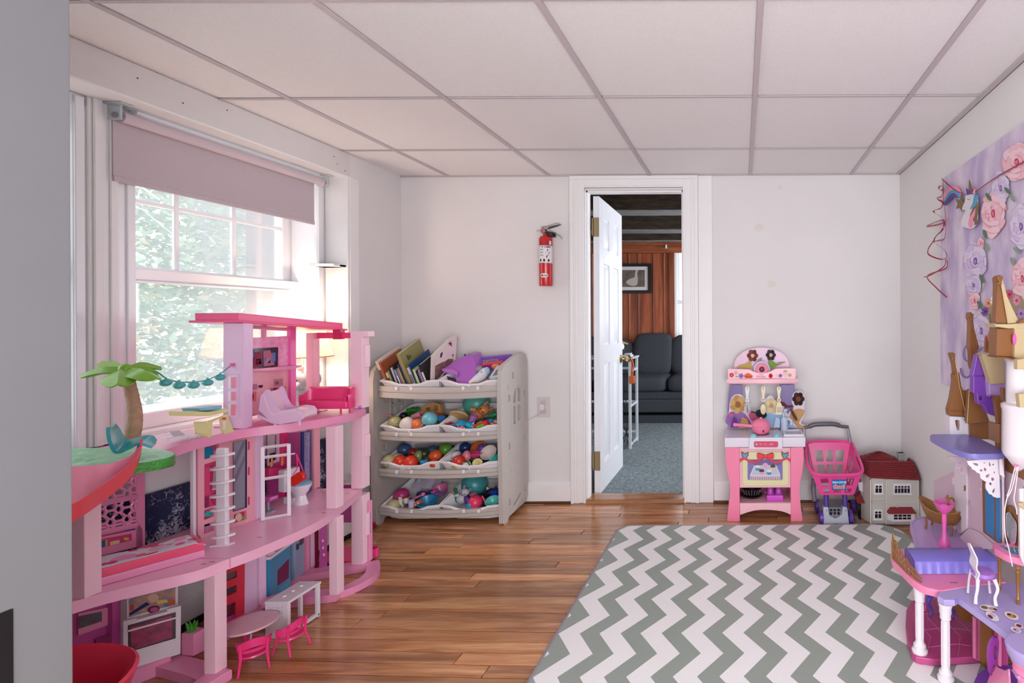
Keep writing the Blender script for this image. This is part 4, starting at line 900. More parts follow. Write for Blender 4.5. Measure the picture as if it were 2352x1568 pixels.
# third row, right
toy('egg', 2, (1275, 362), 66, (226, 224, 230), 'white egg with a drawn face in the third row right bin', 'egg', col2=(50, 50, 60), ang=.4, tilt=1.2)
toy('egg', 2, (1410, 372), 62, (232, 130, 146), 'pink onion shaped toy beside the white egg', 'toy', name='toy_onion')
toy('bowl', 2, (1535, 350), 80, (224, 70, 132), 'hot pink bowl in the third row right bin', 'bowl')
toy('bowl', 2, (1700, 340), 102, (226, 212, 206), 'cream white bowl tipped toward the room in the third row', 'bowl', tilt=.9)
toy('bowl', 2, (1565, 280), 92, (198, 96, 44), 'orange bowl at the back of the third row right bin', 'bowl', tilt=.9)
toy('ball', 2, (1605, 275), 55, (108, 72, 164), 'purple ball lying against the orange bowl', 'ball')
toy('bowl', 2, (1305, 475), 118, (206, 178, 128), 'shallow tan bowl with a red ball in it', 'bowl')
toy('ball', 2, (1310, 440), 76, (196, 56, 44), 'red ball resting in the shallow tan bowl', 'ball', lift=.006)
toy('disc', 2, (1550, 465), 62, (200, 186, 112), 'yellow ribbed disc near the front of the third row right bin', 'disc', tilt=1.0, ang=.9)
toy('bowl', 2, (1755, 420), 82, (40, 160, 150), 'teal bowl edge beside the organizer side panel in the third row', 'bowl', ang=-.8)
toy('ball', 2, (1390, 265), 70, (28, 54, 110), 'navy ball in the back of the third row right bin', 'ball')
toy('rod', 2, (1460, 480), 48, (90, 196, 84), 'green and white toy peg in the third row right bin', 'peg', name='toy_peg', ang=1.0, col2=(230, 230, 236))
toy('ball', 2, (1400, 500), 42, (214, 222, 228), 'small pale ball at the lip of the third row right bin', 'ball')
# bottom, left
toy('ball', 3, (570, 885), 94, (188, 56, 118), 'magenta ball in the bottom left bin', 'ball')
toy('plush', 3, (600, 960), 82, (216, 210, 204), 'white dog figure in front of the magenta ball', 'figure', name='dog_figure', col2=(150, 100, 80), ang=1.3)
toy('ball', 3, (465, 1015), 82, (190, 188, 140), 'cream ball at the front of the bottom left bin', 'ball')
toy('rod', 3, (870, 845), 90, (70, 50, 130), 'violet cylinder toy in the bottom left bin', 'toy', name='toy_tube', ang=-.1)
toy('bowl', 3, (1070, 820), 100, (206, 110, 160), 'sparkly pink bowl at the right back of the bottom left bin', 'bowl', tilt=.5)
toy('bowl', 3, (905, 975), 125, (36, 132, 180), 'broad blue bowl at the front right of the bottom left bin', 'bowl', tilt=.3)
toy('rod', 3, (770, 910), 92, (224, 130, 178), 'pink wand lying in the bottom left bin', 'wand', name='toy_wand', ang=-.5)
toy('block', 3, (785, 980), 50, (214, 100, 50), 'orange striped toy piece beside the blue bowl', 'toy', col2=(240, 220, 200), ang=-.6)
toy('cup', 3, (700, 995), 52, (196, 186, 216), 'pale lilac cup next to the white dog figure', 'cup')
toy('ball', 3, (1010, 850), 46, (226, 90, 180), 'shiny pink bauble in the bottom left bin', 'ball')
toy('ring', 3, (1050, 900), 66, (34, 90, 160), 'blue hoop toy between the pink and blue bowls', 'hoop', ang=-.6)
u, v = c6(830, 770); c, s = bp(u, v, 3, .02)
cr = B(); rr = random.Random(9); rows = [[(c.x+(j-5)*.016, c.y+.03+.012*i+rr.uniform(-.004, .004), c.z-.02+.012*i+rr.uniform(-.008, .008)) for j in range(11)] for i in range(6)]
cr.grid(rows); tag(cr.obj('tissue_paper', mat('tissue_lilac', (190, 180, 200), rough=.7), solid=.001), 'crumpled pale tissue paper at the back of the bottom left bin', 'paper')
# bottom, right
toy('ball', 3, (1515, 740), 160, (70, 156, 160), 'big dull teal ball at the back of the bottom right bin', 'ball')
toy('plush', 3, (1370, 880), 105, (204, 200, 208), 'grey and white kitten plush in the bottom right bin', 'plush toy', col2=(140, 138, 150), ang=.5)
toy('ball', 3, (1520, 970), 90, (226, 54, 104), 'hot pink ball with black dots in the bottom right bin', 'ball')
toy('rod', 3, (1635, 940), 60, (214, 54, 92), 'pink spike toy next to the dotted pink ball', 'toy', ang=1.1)
toy('bowl', 3, (1745, 965), 90, (92, 190, 184), 'aqua bowl by the side panel in the bottom right bin', 'bowl', tilt=.5)
toy('fish', 3, (1430, 960), 80, (84, 56, 140), 'purple cloth bundle below the kitten plush', 'cloth', name='cloth_bundle', ang=1.0)
toy('fish', 3, (1690, 850), 95, (28, 26, 34), 'black costume mask in the bottom right bin', 'mask', name='toy_mask', ang=-.5, col2=(222, 206, 196))
toy('gem', 3, (1775, 850), 80, (30, 60, 170), 'royal blue toy at the right of the bottom right bin', 'toy')
toy('gem', 3, (1500, 880), 52, (206, 104, 140), 'rosy toy behind the dotted pink ball', 'toy')
toy('ball', 3, (1450, 1010), 42, (40, 140, 190), 'small blue ball left of the dotted pink ball', 'ball')
u, v = c6(1250, 880); c, s = bp(u, v, 3, .0)
bd = thing('beaded_strip', 'orange blue and green beaded strip at the left of the bottom right bin', 'beads', tuple(c-V((0, 0, .04))))
B().box(c.x-.003, c.x+.017, c.y, c.y+.006, c.z-.04, c.z+.04, .002, 1).obj('green_backing', pl_((30, 110, 70)), bd)
for k in range(11): B().ball((c.x-.008-.004*(k % 2), c.y-.003, c.z-.038+.0075*k), .006, 8).obj('bead', pl_((226, 100, 40) if k % 3 else (60, 140, 190)), bd)
# dark filler blocks added so the gaps between toys read as shade
fcol = [((46, 40, 70), 'indigo'), ((60, 34, 60), 'plum'), ((30, 60, 90), 'navy'), ((90, 40, 50), 'maroon'), ((40, 70, 60), 'dark green'), ((110, 60, 90), 'mauve'), ((70, 50, 110), 'violet')]
rr = random.Random(21)
for r in (1, 2, 3):
    for ci, cxx in enumerate((-1.80, -1.476)):
        for k in range(8):
            x = cxx+rr.uniform(-.10, .10); q = rr.uniform(.06, .25); y = 2.73+q*math.cos(TILT)+.01; z = RZ[r][0]+q*math.sin(TILT)-.052
            cc, cn = fcol[k % 7]; s = rr.uniform(.022, .032); bn_ = ('second row', 'third row', 'bottom')[r-1]+(' left', ' right')[ci]
            b = B(); b.M = Matrix.Translation((x, y, z)) @ Matrix.Rotation(rr.uniform(0, 3), 4, 'Z') @ Matrix.Rotation(rr.uniform(-.6, .6), 4, 'X')
            b.box(-s, s, -s*.7, s*.7, -s*.6, s*.6, s*.3, 2)
            tag(b.obj('toy_block', pl_(cc)), '%s filler block %s, added to darken gaps in the %s bin' % (cn, 'half buried' if k < 7 else 'low down', bn_), 'toy', 'dark filler blocks deep in the bins')
# ---------------------------------------------------------------- books (top left bin)
bk = random.Random(3)
booklist = [  # left edge at the bin lip (x in enlarged photo), thickness px, height (m), depth, cover, label
 (385, 40, .17, .20, (226, 214, 208), 'white framed board book leaning at the left end of the book bin'), (430, 26, .16, .19, (178, 96, 54), 'rust brown picture book second from the left of the bin'),
 (462, 30, .10, .14, (214, 204, 188), 'small cream board book with a dark spine mark'), (494, 26, .10, .15, (138, 166, 96), 'green spined small book'), (524, 14, .13, .17, (60, 40, 70), 'thin dark purple book'),
 (542, 26, .13, .17, (210, 196, 200), 'pale pink book between dark ones'), (572, 16, .14, .18, (52, 34, 34), 'dark brown book with a red top'), (590, 26, .12, .16, (96, 160, 206), 'sky blue slim book'), (620, 14, .12, .16, (220, 120, 150), 'thin rose pink book'),
 (638, 22, .13, .18, (196, 190, 130), 'pale yellow book'), (664, 18, .15, .19, (70, 78, 60), 'dark green book'), (686, 14, .17, .20, (120, 90, 170), 'thin violet book'), (704, 46, .215, .20, (150, 144, 92), 'tall olive picture book with dark lettering'),
 (755, 40, .13, .16, (206, 196, 196), 'grey white paperback in front of the olive book'), (800, 10, .15, .20, (30, 70, 130), 'tall navy blue book'), (812, 14, .12, .15, (140, 190, 90), 'lime green thin book'), (828, 26, .12, .16, (222, 214, 190), 'cream paged book'), (858, 14, .11, .15, (40, 40, 44), 'thin black book'),
 (876, 16, .11, .16, (70, 150, 170), 'teal slim book'), (894, 22, .12, .15, (190, 130, 170), 'mauve slim book'), (920, 34, .15, .17, (34, 32, 36), 'black book with white spine lettering')]
page = mat('paper_edge', (222, 214, 204), rough=.8)
for i, (x, w, h, d, col, lab) in enumerate(booklist):
    u, v = 820+(x+w/2)/5.6, 740+800/5.6
    p = at(u, v, Y=2.80); wd = w/5.6*2.8/F*.92; lean = .02+.0*i
    M = Matrix.Translation((p.x, 2.79, RZ[0][0]-.05)) @ Matrix.Rotation(math.radians(-4-bk.uniform(0, 4)), 4, 'Y') @ Matrix.Rotation(TILT+.12, 4, 'X')
    t = thing('book', lab+' in the top left bin' if 'bin' not in lab else lab, 'book', tuple(M.translation), 0, 'picture books in the top left bin')
    b = B(); b.M = M; b.box(-wd/2, -wd/2+.0014, 0, d, 0, h, .0004, 1).box(wd/2-.0014, wd/2, 0, d, 0, h, .0004, 1).box(-wd/2, wd/2, 0, .0014, 0, h, .0004, 1); b.obj('cover', mat('book_%d' % i, col, rough=.45), t)
    b = B(); b.M = M; b.box(-wd/2+.0014, wd/2-.0014, .0014, d-.004, .003, h-.003); b.obj('pages', page, t)
    if i in (0, 2, 7, 13, 20):
        b = B(); b.M = M; b.box(-wd/2+.002, wd/2-.002, -.0005, .0002, h*.3, h*.7); b.obj('spine_band', mat('spine_%d' % i, ((150, 90, 60), (40, 40, 44), (236, 236, 240), (130, 120, 130), (230, 230, 230))[(0, 2, 7, 13, 20).index(i)], rough=.5), t)
    if i == 12: text('In', M @ Matrix.Translation((wd/2+.0006, .06, h*.78)) @ Matrix(((0, 0, 1, 0), (1, 0, 0, 0), (0, 1, 0, 0), (0, 0, 0, 1))), .045, blk, 'cover_lettering', t)
# open spiral bound book standing up at the right
sp_ = thing('spiral_book', 'tall white spiral bound book with red blossoms standing up in the book bin', 'book', tuple(at(1005, 880, Y=2.82)))
def sf(x, y, Y): return at(820+x/5.6, 740+y/5.6, Y=Y)
pg = [(985, 800), (1000, 540), (1010, 480), (1060, 370), (1150, 300), (1200, 200), (1270, 165), (1292, 180), (1268, 480), (1200, 520), (1100, 700)]
yb = lambda x: 2.80+(x-985)/300*.14
q = [sf(x, y, yb(x)) for x, y in pg]; b = B(); b.prism(q, (-.004, .004, 0)); b.obj('front_page', mat('page_pink', (226, 206, 210), rough=.6), sp_)
pg2 = [(940, 780), (950, 430), (980, 390), (1080, 300), (1150, 220), (1260, 160), (1270, 165), (1200, 205), (1150, 300), (1060, 370), (1010, 480), (985, 800)]
b = B(); b.prism([sf(x, y, yb(x)+.004) for x, y in pg2], (-.002, .006, 0)); b.obj('page_block', page, sp_)
def onpage(pts, m, nm): B().prism([sf(x, y, yb(x)-.0012) for x, y in pts], (0, -.0004, 0)).obj(nm, m, sp_)
wine = mat('print_wine', (120, 40, 52), rough=.6)
st8 = lambda cx, cy, r: [(cx+(r if k % 2 else r*.45)*math.cos(k*PI/8)*.75, cy+(r if k % 2 else r*.45)*math.sin(k*PI/8)*1.2) for k in range(16)]
onpage(st8(1200, 285, 42), wine, 'blossom'); onpage(st8(1125, 425, 22), wine, 'blossom'); onpage(st8(1235, 425, 18), wine, 'blossom'); onpage([(1065, 455), (1075, 400), (1100, 378), (1105, 400), (1090, 450)], mat('print_plum', (72, 50, 80), rough=.6), 'leaf_print')
onpage([(1000, 770), (1005, 560), (1080, 520), (1180, 470), (1240, 470), (1230, 505), (1150, 600), (1060, 710)], mat('print_dark_plum', (92, 56, 84), rough=.6, noise=.5, nscale=40, col2=(150, 110, 90)), 'landscape_print')
for k in range(16): 
    a = sf(1292-k*1.4, 190+k*18, yb(1290)); B().tube([a+V((.002*math.cos(t), .003*math.sin(t), .0008*math.sin(t))) for t in [2*PI*j/8 for j in range(8)]], .0006, 4, True).obj('binding_ring', blk, sp_)
# ---------------------------------------------------------------- top right bin
vi = pl_((172, 96, 190)); pu2 = pl_((124, 74, 178))
pc_ = thing('toy_case', 'orchid purple toy case with a sloped lid in the top right bin', 'case', tuple(at(1050, 880, Y=2.84)))
def cf(x, y, Y): return at(820+x/5.6, 740+y/5.6, Y=Y)
fr_ = [(1140, 660), (1165, 750), (1230, 770), (1250, 730), (1265, 800), (1420, 800), (1400, 760), (1270, 640), (1240, 620)]
body = [(1080, 615), (1150, 640), (1250, 650), (1270, 720), (1290, 795), (1430, 800), (1540, 660), (1530, 520), (1490, 430), (1400, 425), (1300, 470), (1180, 550)]
b = B(); b.prism([cf(x, y, 2.80+max(0, (800-y))/400*.10) for x, y in body], (.0, .09, .015), .004); b.obj('case_body', vi, pc_)
b = B(); b.prism([cf(x, y, 2.785+max(0, (800-y))/400*.10) for x, y in [(1075, 612), (1110, 590), (1240, 600), (1300, 640), (1280, 700), (1240, 655), (1140, 650)]], (0, .02, .0), .003); b.obj('rim', pl_((186, 110, 204)), pc_)
b = B(); b.prism([cf(x, y, 2.79) for x, y in [(1150, 690), (1255, 720), (1275, 790), (1175, 760)]], (0, .005, 0), .002); b.obj('opening', mat('deep_plum', (60, 24, 66), rough=.6), pc_)
for x in (1390, 1440): B().ball(cf(x, 420, 2.92), .006, 8).obj('clasp', blk, pc_)
px = thing('picture_box', 'violet lidded box with a doll pink picture strip in the top right bin', 'box', tuple(cf(1700, 560, 2.93)))
b = B(); b.prism([cf(x, y, 2.93) for x, y in [(1500, 470), (1960, 425), (1985, 440), (1960, 480), (1860, 560), (1840, 600), (1560, 640), (1510, 560)]], (0, .02, .008), .003); b.obj('box_wall', pu2, px)
b = B(); b.prism([cf(x, y, 2.928) for x, y in [(1600, 490), (1810, 470), (1830, 500), (1640, 535), (1610, 520)]], (0, -.0006, 0)); b.obj('picture_strip', mat('strip_pale', (214, 190, 206), rough=.5, noise=.5, nscale=90, col2=(70, 40, 60)), px)
toy('rod', 0, (1740, 535), 120, (210, 46, 84), 'red pink toy hammer lying in the violet box', 'toy', ang=-.12, cc=c5, lift=.05, name='toy_hammer')
toy('gem', 0, (1790, 570), 60, (232, 130, 90), 'orange and pink flower toy on top of the violet box', 'toy', cc=c5, lift=.04, col2=None)
toy('ball', 0, (1575, 600), 44, (150, 140, 148), 'small grey ball behind the unicorn plush', 'ball', cc=c5, lift=.035)
un = thing('unicorn_plush', 'white unicorn plush with pale blue patches in the top right bin', 'plush toy', tuple(cf(1560, 790, 2.80)))
wp = mat('plush_white', (226, 224, 232), rough=.9, bump=.3, bscale=400)
b = B(); b.tube([cf(1450, 785, 2.79), cf(1530, 740, 2.80), cf(1600, 690, 2.82), cf(1660, 620, 2.84), cf(1690, 590, 2.85)], [.012, .022, .026, .022, .010], 12); b.obj('body', wp, un)
B().ball(cf(1670, 625, 2.825), (.014, .01, .018), 10).obj('blue_patch', mat('plush_blue', (150, 196, 220), rough=.9), un)
B().ball(cf(1600, 640, 2.80), .003, 8).obj('eye', blk, un); B().tube([cf(1455, 790, 2.785), cf(1500, 770, 2.785), cf(1540, 765, 2.79)], .006, 8).obj('orange_trim', pl_((232, 160, 110)), un)
gd = thing('handheld_gadget', 'grey and mint handheld toy beside the unicorn plush', 'toy', tuple(cf(1770, 720, 2.80)))
b = B(); b.prism([cf(x, y, 2.80) for x, y in [(1690, 720), (1790, 570), (1840, 560), (1850, 640), (1830, 700), (1740, 745)]], (0, .018, .004), .003); b.obj('shell', pl_((196, 206, 208)), gd)
b = B(); b.prism([cf(x, y, 2.797) for x, y in [(1740, 690), (1790, 610), (1830, 610), (1820, 670)]], (0, .003, 0), .001, 1); b.obj('screen', mat('grey_screen', (120, 126, 130), rough=.3), gd)
# ---------------------------------------------------------------- toy kitchen
def kf(x, y, Y=2.775): return at(1650+x/6.03, 960+y/6.03, Y=Y)
def ku(x, y, Y=2.98): return at(1650+x/7.127, 780+y/7.127, Y=Y)
kit = thing('toy_kitchen', 'pink toy kitchen with a white counter and an arched lilac top against the back wall', 'toy kitchen', (.13, 2.88, 0))
kp = gloss('kitchen_pink', (240, 130, 166)); kl = gloss('kitchen_light_pink', (240, 186, 198)); kw = gloss('kitchen_white', (222, 214, 228)); kpu = gloss('kitchen_purple', (108, 80, 150)); cream = gloss('kitchen_cream', (222, 214, 166)); kred = gloss('kitchen_red', (214, 44, 66))
def front(pts, Y0, Y1, m, name, parent, bev=0, f=kf):
    q = [f(x, y, Y0) for x, y in pts]; return B().prism(q, (0, Y1-Y0, 0), bev).obj(name, m, parent)
def smooth2(pts, n=5, closed=False): return [(p.x, p.y) for p in bez([(a, c, 0) for a, c in pts], n, closed)]
Lp = smooth2([(100, 405), (103, 600), (130, 760), (160, 900), (165, 1040), (140, 1240), (120, 1432)])
front(Lp+[(178, 1447), (300, 1447), (290, 405)], 2.772, 2.99, kp, 'leg', kit, .004)
Rp = smooth2([(1180, 400), (1180, 560), (1165, 720), (1135, 880), (1125, 1000), (1140, 1220), (1170, 1415)])
front([(1000, 405)]+Rp+[(1135, 1440), (1003, 1440)], 2.772, 2.99, kp, 'leg', kit, .004)
front([(288, 408), (1002, 408), (1002, 958), (292, 962)], 2.79, 2.80, kl, 'front_panel', kit)
B().prism([kf(288, 408, 2.985), kf(1002, 408, 2.985), kf(1002, 1300, 2.985), kf(288, 1300, 2.985)], (0, .01, 0)).obj('back_panel', mat('kitchen_inner', (206, 110, 130), rough=.5), kit)
zs = kf(500, 1178).z
B().box(kf(290, 0).x, kf(1003, 0).x, 2.782, 2.985, zs-.012, zs, .002, 1).obj('lower_shelf', kl, kit)
front([(298, 1178), (1003, 1178)]+[(1003, 1335)]+smooth2([(1003, 1335), (900, 1295), (780, 1275), (650, 1268), (520, 1275), (400, 1305), (300, 1340)]), 2.776, 2.79, kl, 'arched_apron', kit, .002)
# counter
zt, zb = .459, .406
cx0, cx1 = -.094, .345
b = B(); b.prism([(cx0, 2.765, zb), (cx1, 2.765, zb), (cx1-.0, 3.005, zb), (cx0, 3.005, zb)], (0, 0, zt-zb), .005)
ct = b.obj('counter', kw, kit)
B().box(.038, .220, 2.748, 3.0, zb-.006, zt+.004, .004).obj('stove_block', kw, ct)
# sink as a real recess: raised rim round a lower floor
sx0, sx1, sy0, sy1 = .235, .335, 2.80, 2.92
b = B(); holed(b, [(sx0-.004, sy0-.006), (sx1+.006, sy0-.006), (sx1+.006, sy1+.006), (sx0-.004, sy1+.006)], [[(sx0+.006, sy0+.004), (sx1-.004, sy0+.004), (sx1-.004, sy1-.004), (sx0+.006, sy1-.004)]], lambda a, c: (a, c, zt-.001), (0, 0, .012)); b.obj('sink_rim', kw, ct)
B().box(sx0+.006, sx1-.004, sy0+.004, sy1-.004, zt+.0, zt+.002).obj('sink_floor', gloss('kitchen_sink', (186, 184, 206)), ct)
front(rr_ := [(x, y) for x, y in rrect(492, 828, 322, 404, 22)], 2.7455, 2.748, gloss('panel_crimson', (204, 52, 92)), 'control_panel', kit, 0, lambda x, y, Y: kf(x, y, Y))
M = facing(kf(660, 362, 2.7448), (1, 0, 0), (0, 0, 1)); pkl = mat('digits_pink', (240, 170, 190), rough=.5)
text('27  13   185°', M @ Matrix.Translation((.004, 0, 0)), .015, pkl, 'display_digits', kit)
B().prism([kf(530+16*math.cos(a), 362+16*math.sin(a), 2.7448) for a in [k*PI/6 for k in range(12)]], (0, .001, 0)).obj('button', mat('button_blue', (150, 176, 206), rough=.4), kit)
tealk = gloss('knob_teal', (128, 208, 214))
for x in (485, 808):
    p = kf(x, 248, 2.775); B().lathe([(0, 0), (.019, 0), (.019, .008), (.012, .012), (.010, .015), (.004, .015), (.004, .010), (0, .010)], (p.x, 2.775, zt+.004), 18).obj('stove_knob', tealk, kit)
b = B(); b.lathe([(0, 0), (.046, 0), (.048, .002), (.044, .004), (0, .004)], (.106, 2.84, zt+.004), 24).obj('burner', mat('burner_brown', (110, 76, 72), rough=.4), kit)
b = B(); b.lathe([(0, 0), (.024, 0), (.026, .003), (.018, .004), (0, .003)], (.178, 2.93, zt+.004), 20).obj('burner', kw, kit); B().lathe([(0, 0), (.016, 0), (.014, .003), (0, .003)], (.178, 2.93, zt+.008), 16).obj('burner_print', mat('burner_tan', (176, 120, 96), rough=.5), kit)
# faucet: jug shaped with a curled spout
fb = gloss('faucet_blue', (188, 200, 222)); fx = kf(915, 0, 2.93).x
fa = B(); fa.lathe([(0, 0), (.024, 0), (.022, .006), (.019, .03), (.022, .05), (.020, .07), (.012, .08), (0, .082)], (fx, 2.93, zt), 18); fo = fa.obj('faucet', fb, kit)
B().tube(bez([(fx+.004, 2.93, zt+.06), (fx+.018, 2.92, zt+.072), (fx+.034, 2.91, zt+.066), (fx+.038, 2.91, zt+.048), (fx+.032, 2.91, zt+.038)], 5), [.009]*18+[.008]*3, 10).obj('spout', fb, fo)
B().tube(bez([(fx-.006, 2.93, zt+.075), (fx-.004, 2.93, zt+.10), (fx+.006, 2.93, zt+.118), (fx+.018, 2.93, zt+.122)], 5), [.006]*8+[.010]*5+[.006]*3, 10).obj('lever', fb, fo)
# oven
ov = front([(x, y) for x, y in rrect(338, 968, 470, 910, 18)], 2.780, 2.79, cream, 'oven_door', kit, .002)
front([(x, y) for x, y in rrect(405, 890, 572, 858, 20)], 2.7785, 2.780, mat('oven_print', (122, 110, 172), rough=.3), 'oven_window', ov)
front([(480, 572), (870, 572), (860, 650), (490, 650)], 2.7780, 2.7786, mat('oven_print_dark', (98, 88, 150), rough=.3), 'oven_print', ov)
front([(345, 908), (955, 908), (945, 932), (355, 936)], 2.776, 2.788, cream, 'door_hinge_bar', ov, .001)
front([(440, 808), (858, 808), (870, 852), (430, 855)], 2.7776, 2.7784, mat('print_rack', (206, 176, 182), rough=.4), 'oven_print', ov)
for k in range(14): front([(452+k*30, 815), (462+k*30, 815), (462+k*31-5, 850), (450+k*31-5, 850)], 2.7772, 2.7777, mat('print_rack_dark', (150, 118, 140), rough=.4), 'oven_print', ov)
front([(495, 655), (800, 650), (862, 790), (850, 806), (445, 806), (437, 790)], 2.7770, 2.7776, mat('print_tray', (208, 206, 222), rough=.3), 'oven_print', ov)
front([(508, 665), (790, 662), (840, 785), (460, 788)], 2.7766, 2.7771, mat('print_tray_dark', (188, 186, 208), rough=.3), 'oven_print', ov)
for (x, y, c1, c2) in ((545, 670, (226, 214, 190), (40, 140, 176)), (650, 638, (226, 150, 190), (196, 170, 214)), (755, 662, (70, 36, 38), (200, 194, 150)), (600, 724, (64, 32, 36), (230, 150, 176)), (702, 728, (230, 214, 206), (36, 140, 176))):
    ck = B(); ck.prism([kf(x+a, y+c, 2.7758) for a, c in ((-34, 8), (34, 8), (26, 56), (-26, 56))], (0, .001, 0)); ck.obj('printed_cake', mat('print_c%02x%02x%02x' % c2, c2, rough=.4), ov)
    ck = B(); ck.prism([kf(x+37*math.cos(t), y+28*math.sin(t)*(1 if math.sin(t) < 0 else .55)+8, 2.7752) for t in [k*PI/9 for k in range(18)]], (0, .0006, 0)); ck.obj('printed_icing', mat('print_c%02x%02x%02x' % c1, c1, rough=.4), ov)
rib_ = smooth2([(300, 590), (330, 570), (370, 560), (420, 590), (480, 612), (540, 600), (600, 560), (640, 545), (690, 560), (750, 598), (820, 610), (880, 585), (940, 558), (985, 580)])
b = B(); rows = []
for i, (x, y) in enumerate(rib_):
    rows.append([kf(x, y-15, 2.777), kf(x, y-12, 2.772), kf(x, y+12, 2.772), kf(x, y+15, 2.777)])
b.grid(rows); rb_ = b.obj('red_ribbon', kred, kit, solid=.002)
for s in (-1, 1):
    front([(652+s*22, 505), (652+s*60, 500), (652+s*100, 480), (652+s*118, 500), (652+s*118, 545), (652+s*105, 570), (652+s*60, 552), (652+s*22, 555)], 2.765, 2.774, kred, 'bow_loop', kit, .003)
    x0 = 368 if s < 0 else 922
    front([(x0-50, 458), (x0-15, 488), (x0+8, 492), (x0+30, 475), (x0+52, 470), (x0+48, 520), (x0+15, 560), (x0-20, 560), (x0-45, 520)], 2.773, 2.779, mat('wing_outline', (150, 40, 70), rough=.4), 'wing_trim', kit, .001)
    front([(x0-36, 485), (x0-12, 500), (x0+8, 502), (x0+30, 490), (x0+42, 485), (x0+34, 520), (x0+10, 548), (x0-14, 548), (x0-34, 515)], 2.770, 2.774, gloss('wing_blue', (62, 160, 206)), 'wing', kit, .001)
front([(628, 508), (682, 508), (682, 556), (628, 556)], 2.762, 2.774, kred, 'bow_knot', kit, .003)
for k in range(2):
    x0 = (310, 990)[k]; s = (-1, 1)[k]; front([(x0-8, 570), (x0+8, 565), (x0+s*6, 612), (x0-s*8, 600)], 2.774, 2.778, kred, 'ribbon_end', kit)
# upper part
front([(258, 500)]+smooth2([(258, 470), (262, 390), (300, 300), (390, 215), (520, 155), (700, 130), (880, 150), (1030, 215), (1120, 300), (1155, 390), (1160, 470)])+[(1160, 500)], 2.99, 3.0, gloss('arch_lilac', (222, 178, 206)), 'arched_top', kit, .002, ku)
front(smooth2([(190, 735), (165, 900), (152, 1100), (150, 1300), (150, 1440)])+[(390, 1440), (390, 735)], 2.975, 2.995, kpu, 'side_post', kit, .003, ku)
front([(1010, 735)]+[(1010, 1440), (1262, 1440)]+smooth2([(1262, 1440), (1262, 1200), (1258, 900), (1245, 735)]), 2.975, 2.995, kpu, 'side_post', kit, .003, ku)
hy0 = 2.90
fa_ = [(155, 478)]+smooth2([(155, 478), (400, 482), (520, 490), (570, 520), (640, 542), (715, 546), (790, 540), (860, 515), (920, 482), (1000, 472), (1268, 468)], 4)+[(1268, 640), (155, 645)]
front(fa_, hy0+.01, hy0+.02, kl, 'canopy_fascia', kit, .002, ku)
lb = B(); rows = []
for i in range(15):
    t = i/14; X = ku(135, 0, hy0).x+(ku(1302, 0, hy0).x-ku(135, 0, hy0).x)*t; y = hy0+.012-.018*math.sin(PI*t); zt_ = ku(700, 636, hy0).z; zb_ = ku(700, 722, hy0).z
    rows.append([(X, 2.99, zt_+.004), (X, y+.012, zt_), (X, y+.003, zt_-.004), (X, y, zb_+.006), (X, y+.004, zb_), (X, y+.02, zb_), (X, 2.99, zb_+.004)])
lb.grid(rows); lb.obj('canopy_ledge', kl, kit, solid=.002)
c_ = ku(715, 492, 2.905); r1 = 135/7.127*2.905/F
B().lathe([(0, 0), (r1, 0), (r1, .008), (r1*.85, .01), (0, .01)], (c_.x, 2.946, c_.z), 28, M=Matrix.Rotation(PI/2, 4, 'X')).obj('clock_ring', gloss('ring_lilac', (206, 192, 222)), kit)
b = B(); b.tube([(c_.x+r1*.55*math.cos(a), 2.930, c_.z+r1*.55*math.sin(a)) for a in [k*PI/10 for k in range(20)]], r1*.26, 8, True); b.obj('iced_ring', gloss('icing_pink', (240, 150, 176)), kit)
B().ball((c_.x, 2.930, c_.z), (r1*.34, .006, r1*.34), 10).obj('iced_ring_centre', mat('plum_dark', (90, 40, 60), rough=.3), kit)
def deco(pts, c, name='printed_sticker', Y=hy0+.0092): 
    front(pts, Y, Y+.0008, pc(c), name, kit, 0, ku)
def flow(x, y, r, c1, c2, n=5):
    for k in range(n): deco([(x+r*.6*math.cos(2*PI*k/n)+r*.42*math.cos(a), y+r*.6*math.sin(2*PI*k/n)+r*.42*math.sin(a)) for a in [q*PI/4 for q in range(8)]], c1, 'printed_petal', hy0+.0092-.0002*k)
    deco([(x+r*.22*math.cos(a), y+r*.22*math.sin(a)) for a in [q*PI/4 for q in range(8)]], c2, 'printed_petal', hy0+.0078)
flow(216, 578, 40, (214, 62, 80), (240, 200, 120)); flow(285, 545, 40, (234, 180, 204), (210, 140, 180)); flow(372, 592, 44, (150, 120, 190), (110, 70, 150)); deco([(270, 600), (320, 590), (325, 610), (290, 622)], (170, 180, 120))
deco([(415, 590), (445, 560), (490, 545), (535, 565), (568, 595), (540, 622), (440, 622)], (226, 110, 70)); deco([(420, 598), (565, 598), (540, 625), (440, 625)], (196, 80, 60), Y=hy0+.0085); deco([(484, 545), (492, 540), (497, 552)], (80, 30, 40), Y=hy0+.008)
deco([(x, y) for x, y in blob(856, 592, 34, 36, 0, 14, .04)], (190, 36, 46)); deco([(850, 545), (856, 543), (860, 562), (854, 562)], (90, 50, 40), Y=hy0+.008)
deco(blob(957, 588, 24, 24, 0, 12, .05), (236, 200, 206)); flow(1016, 588, 32, (150, 110, 180), (110, 70, 140)); deco(blob(1095, 560, 44, 48, 0, 16, .12), (226, 208, 214)); deco(blob(1095, 515, 36, 16, 0, 12, .1), (206, 170, 130), Y=hy0+.0085); flow(1172, 580, 30, (214, 170, 120), (180, 120, 80))
text('Disney', facing(ku(702, 574, hy0+.0085), (1, 0, 0), (0, 0, 1)), .009, pc((224, 90, 150)), 'lettering', kit)
text('Princess', facing(ku(700, 604, hy0+.0085), (1, 0, 0), (0, 0, 1)), .0155, pc((224, 90, 150)), 'lettering', kit)
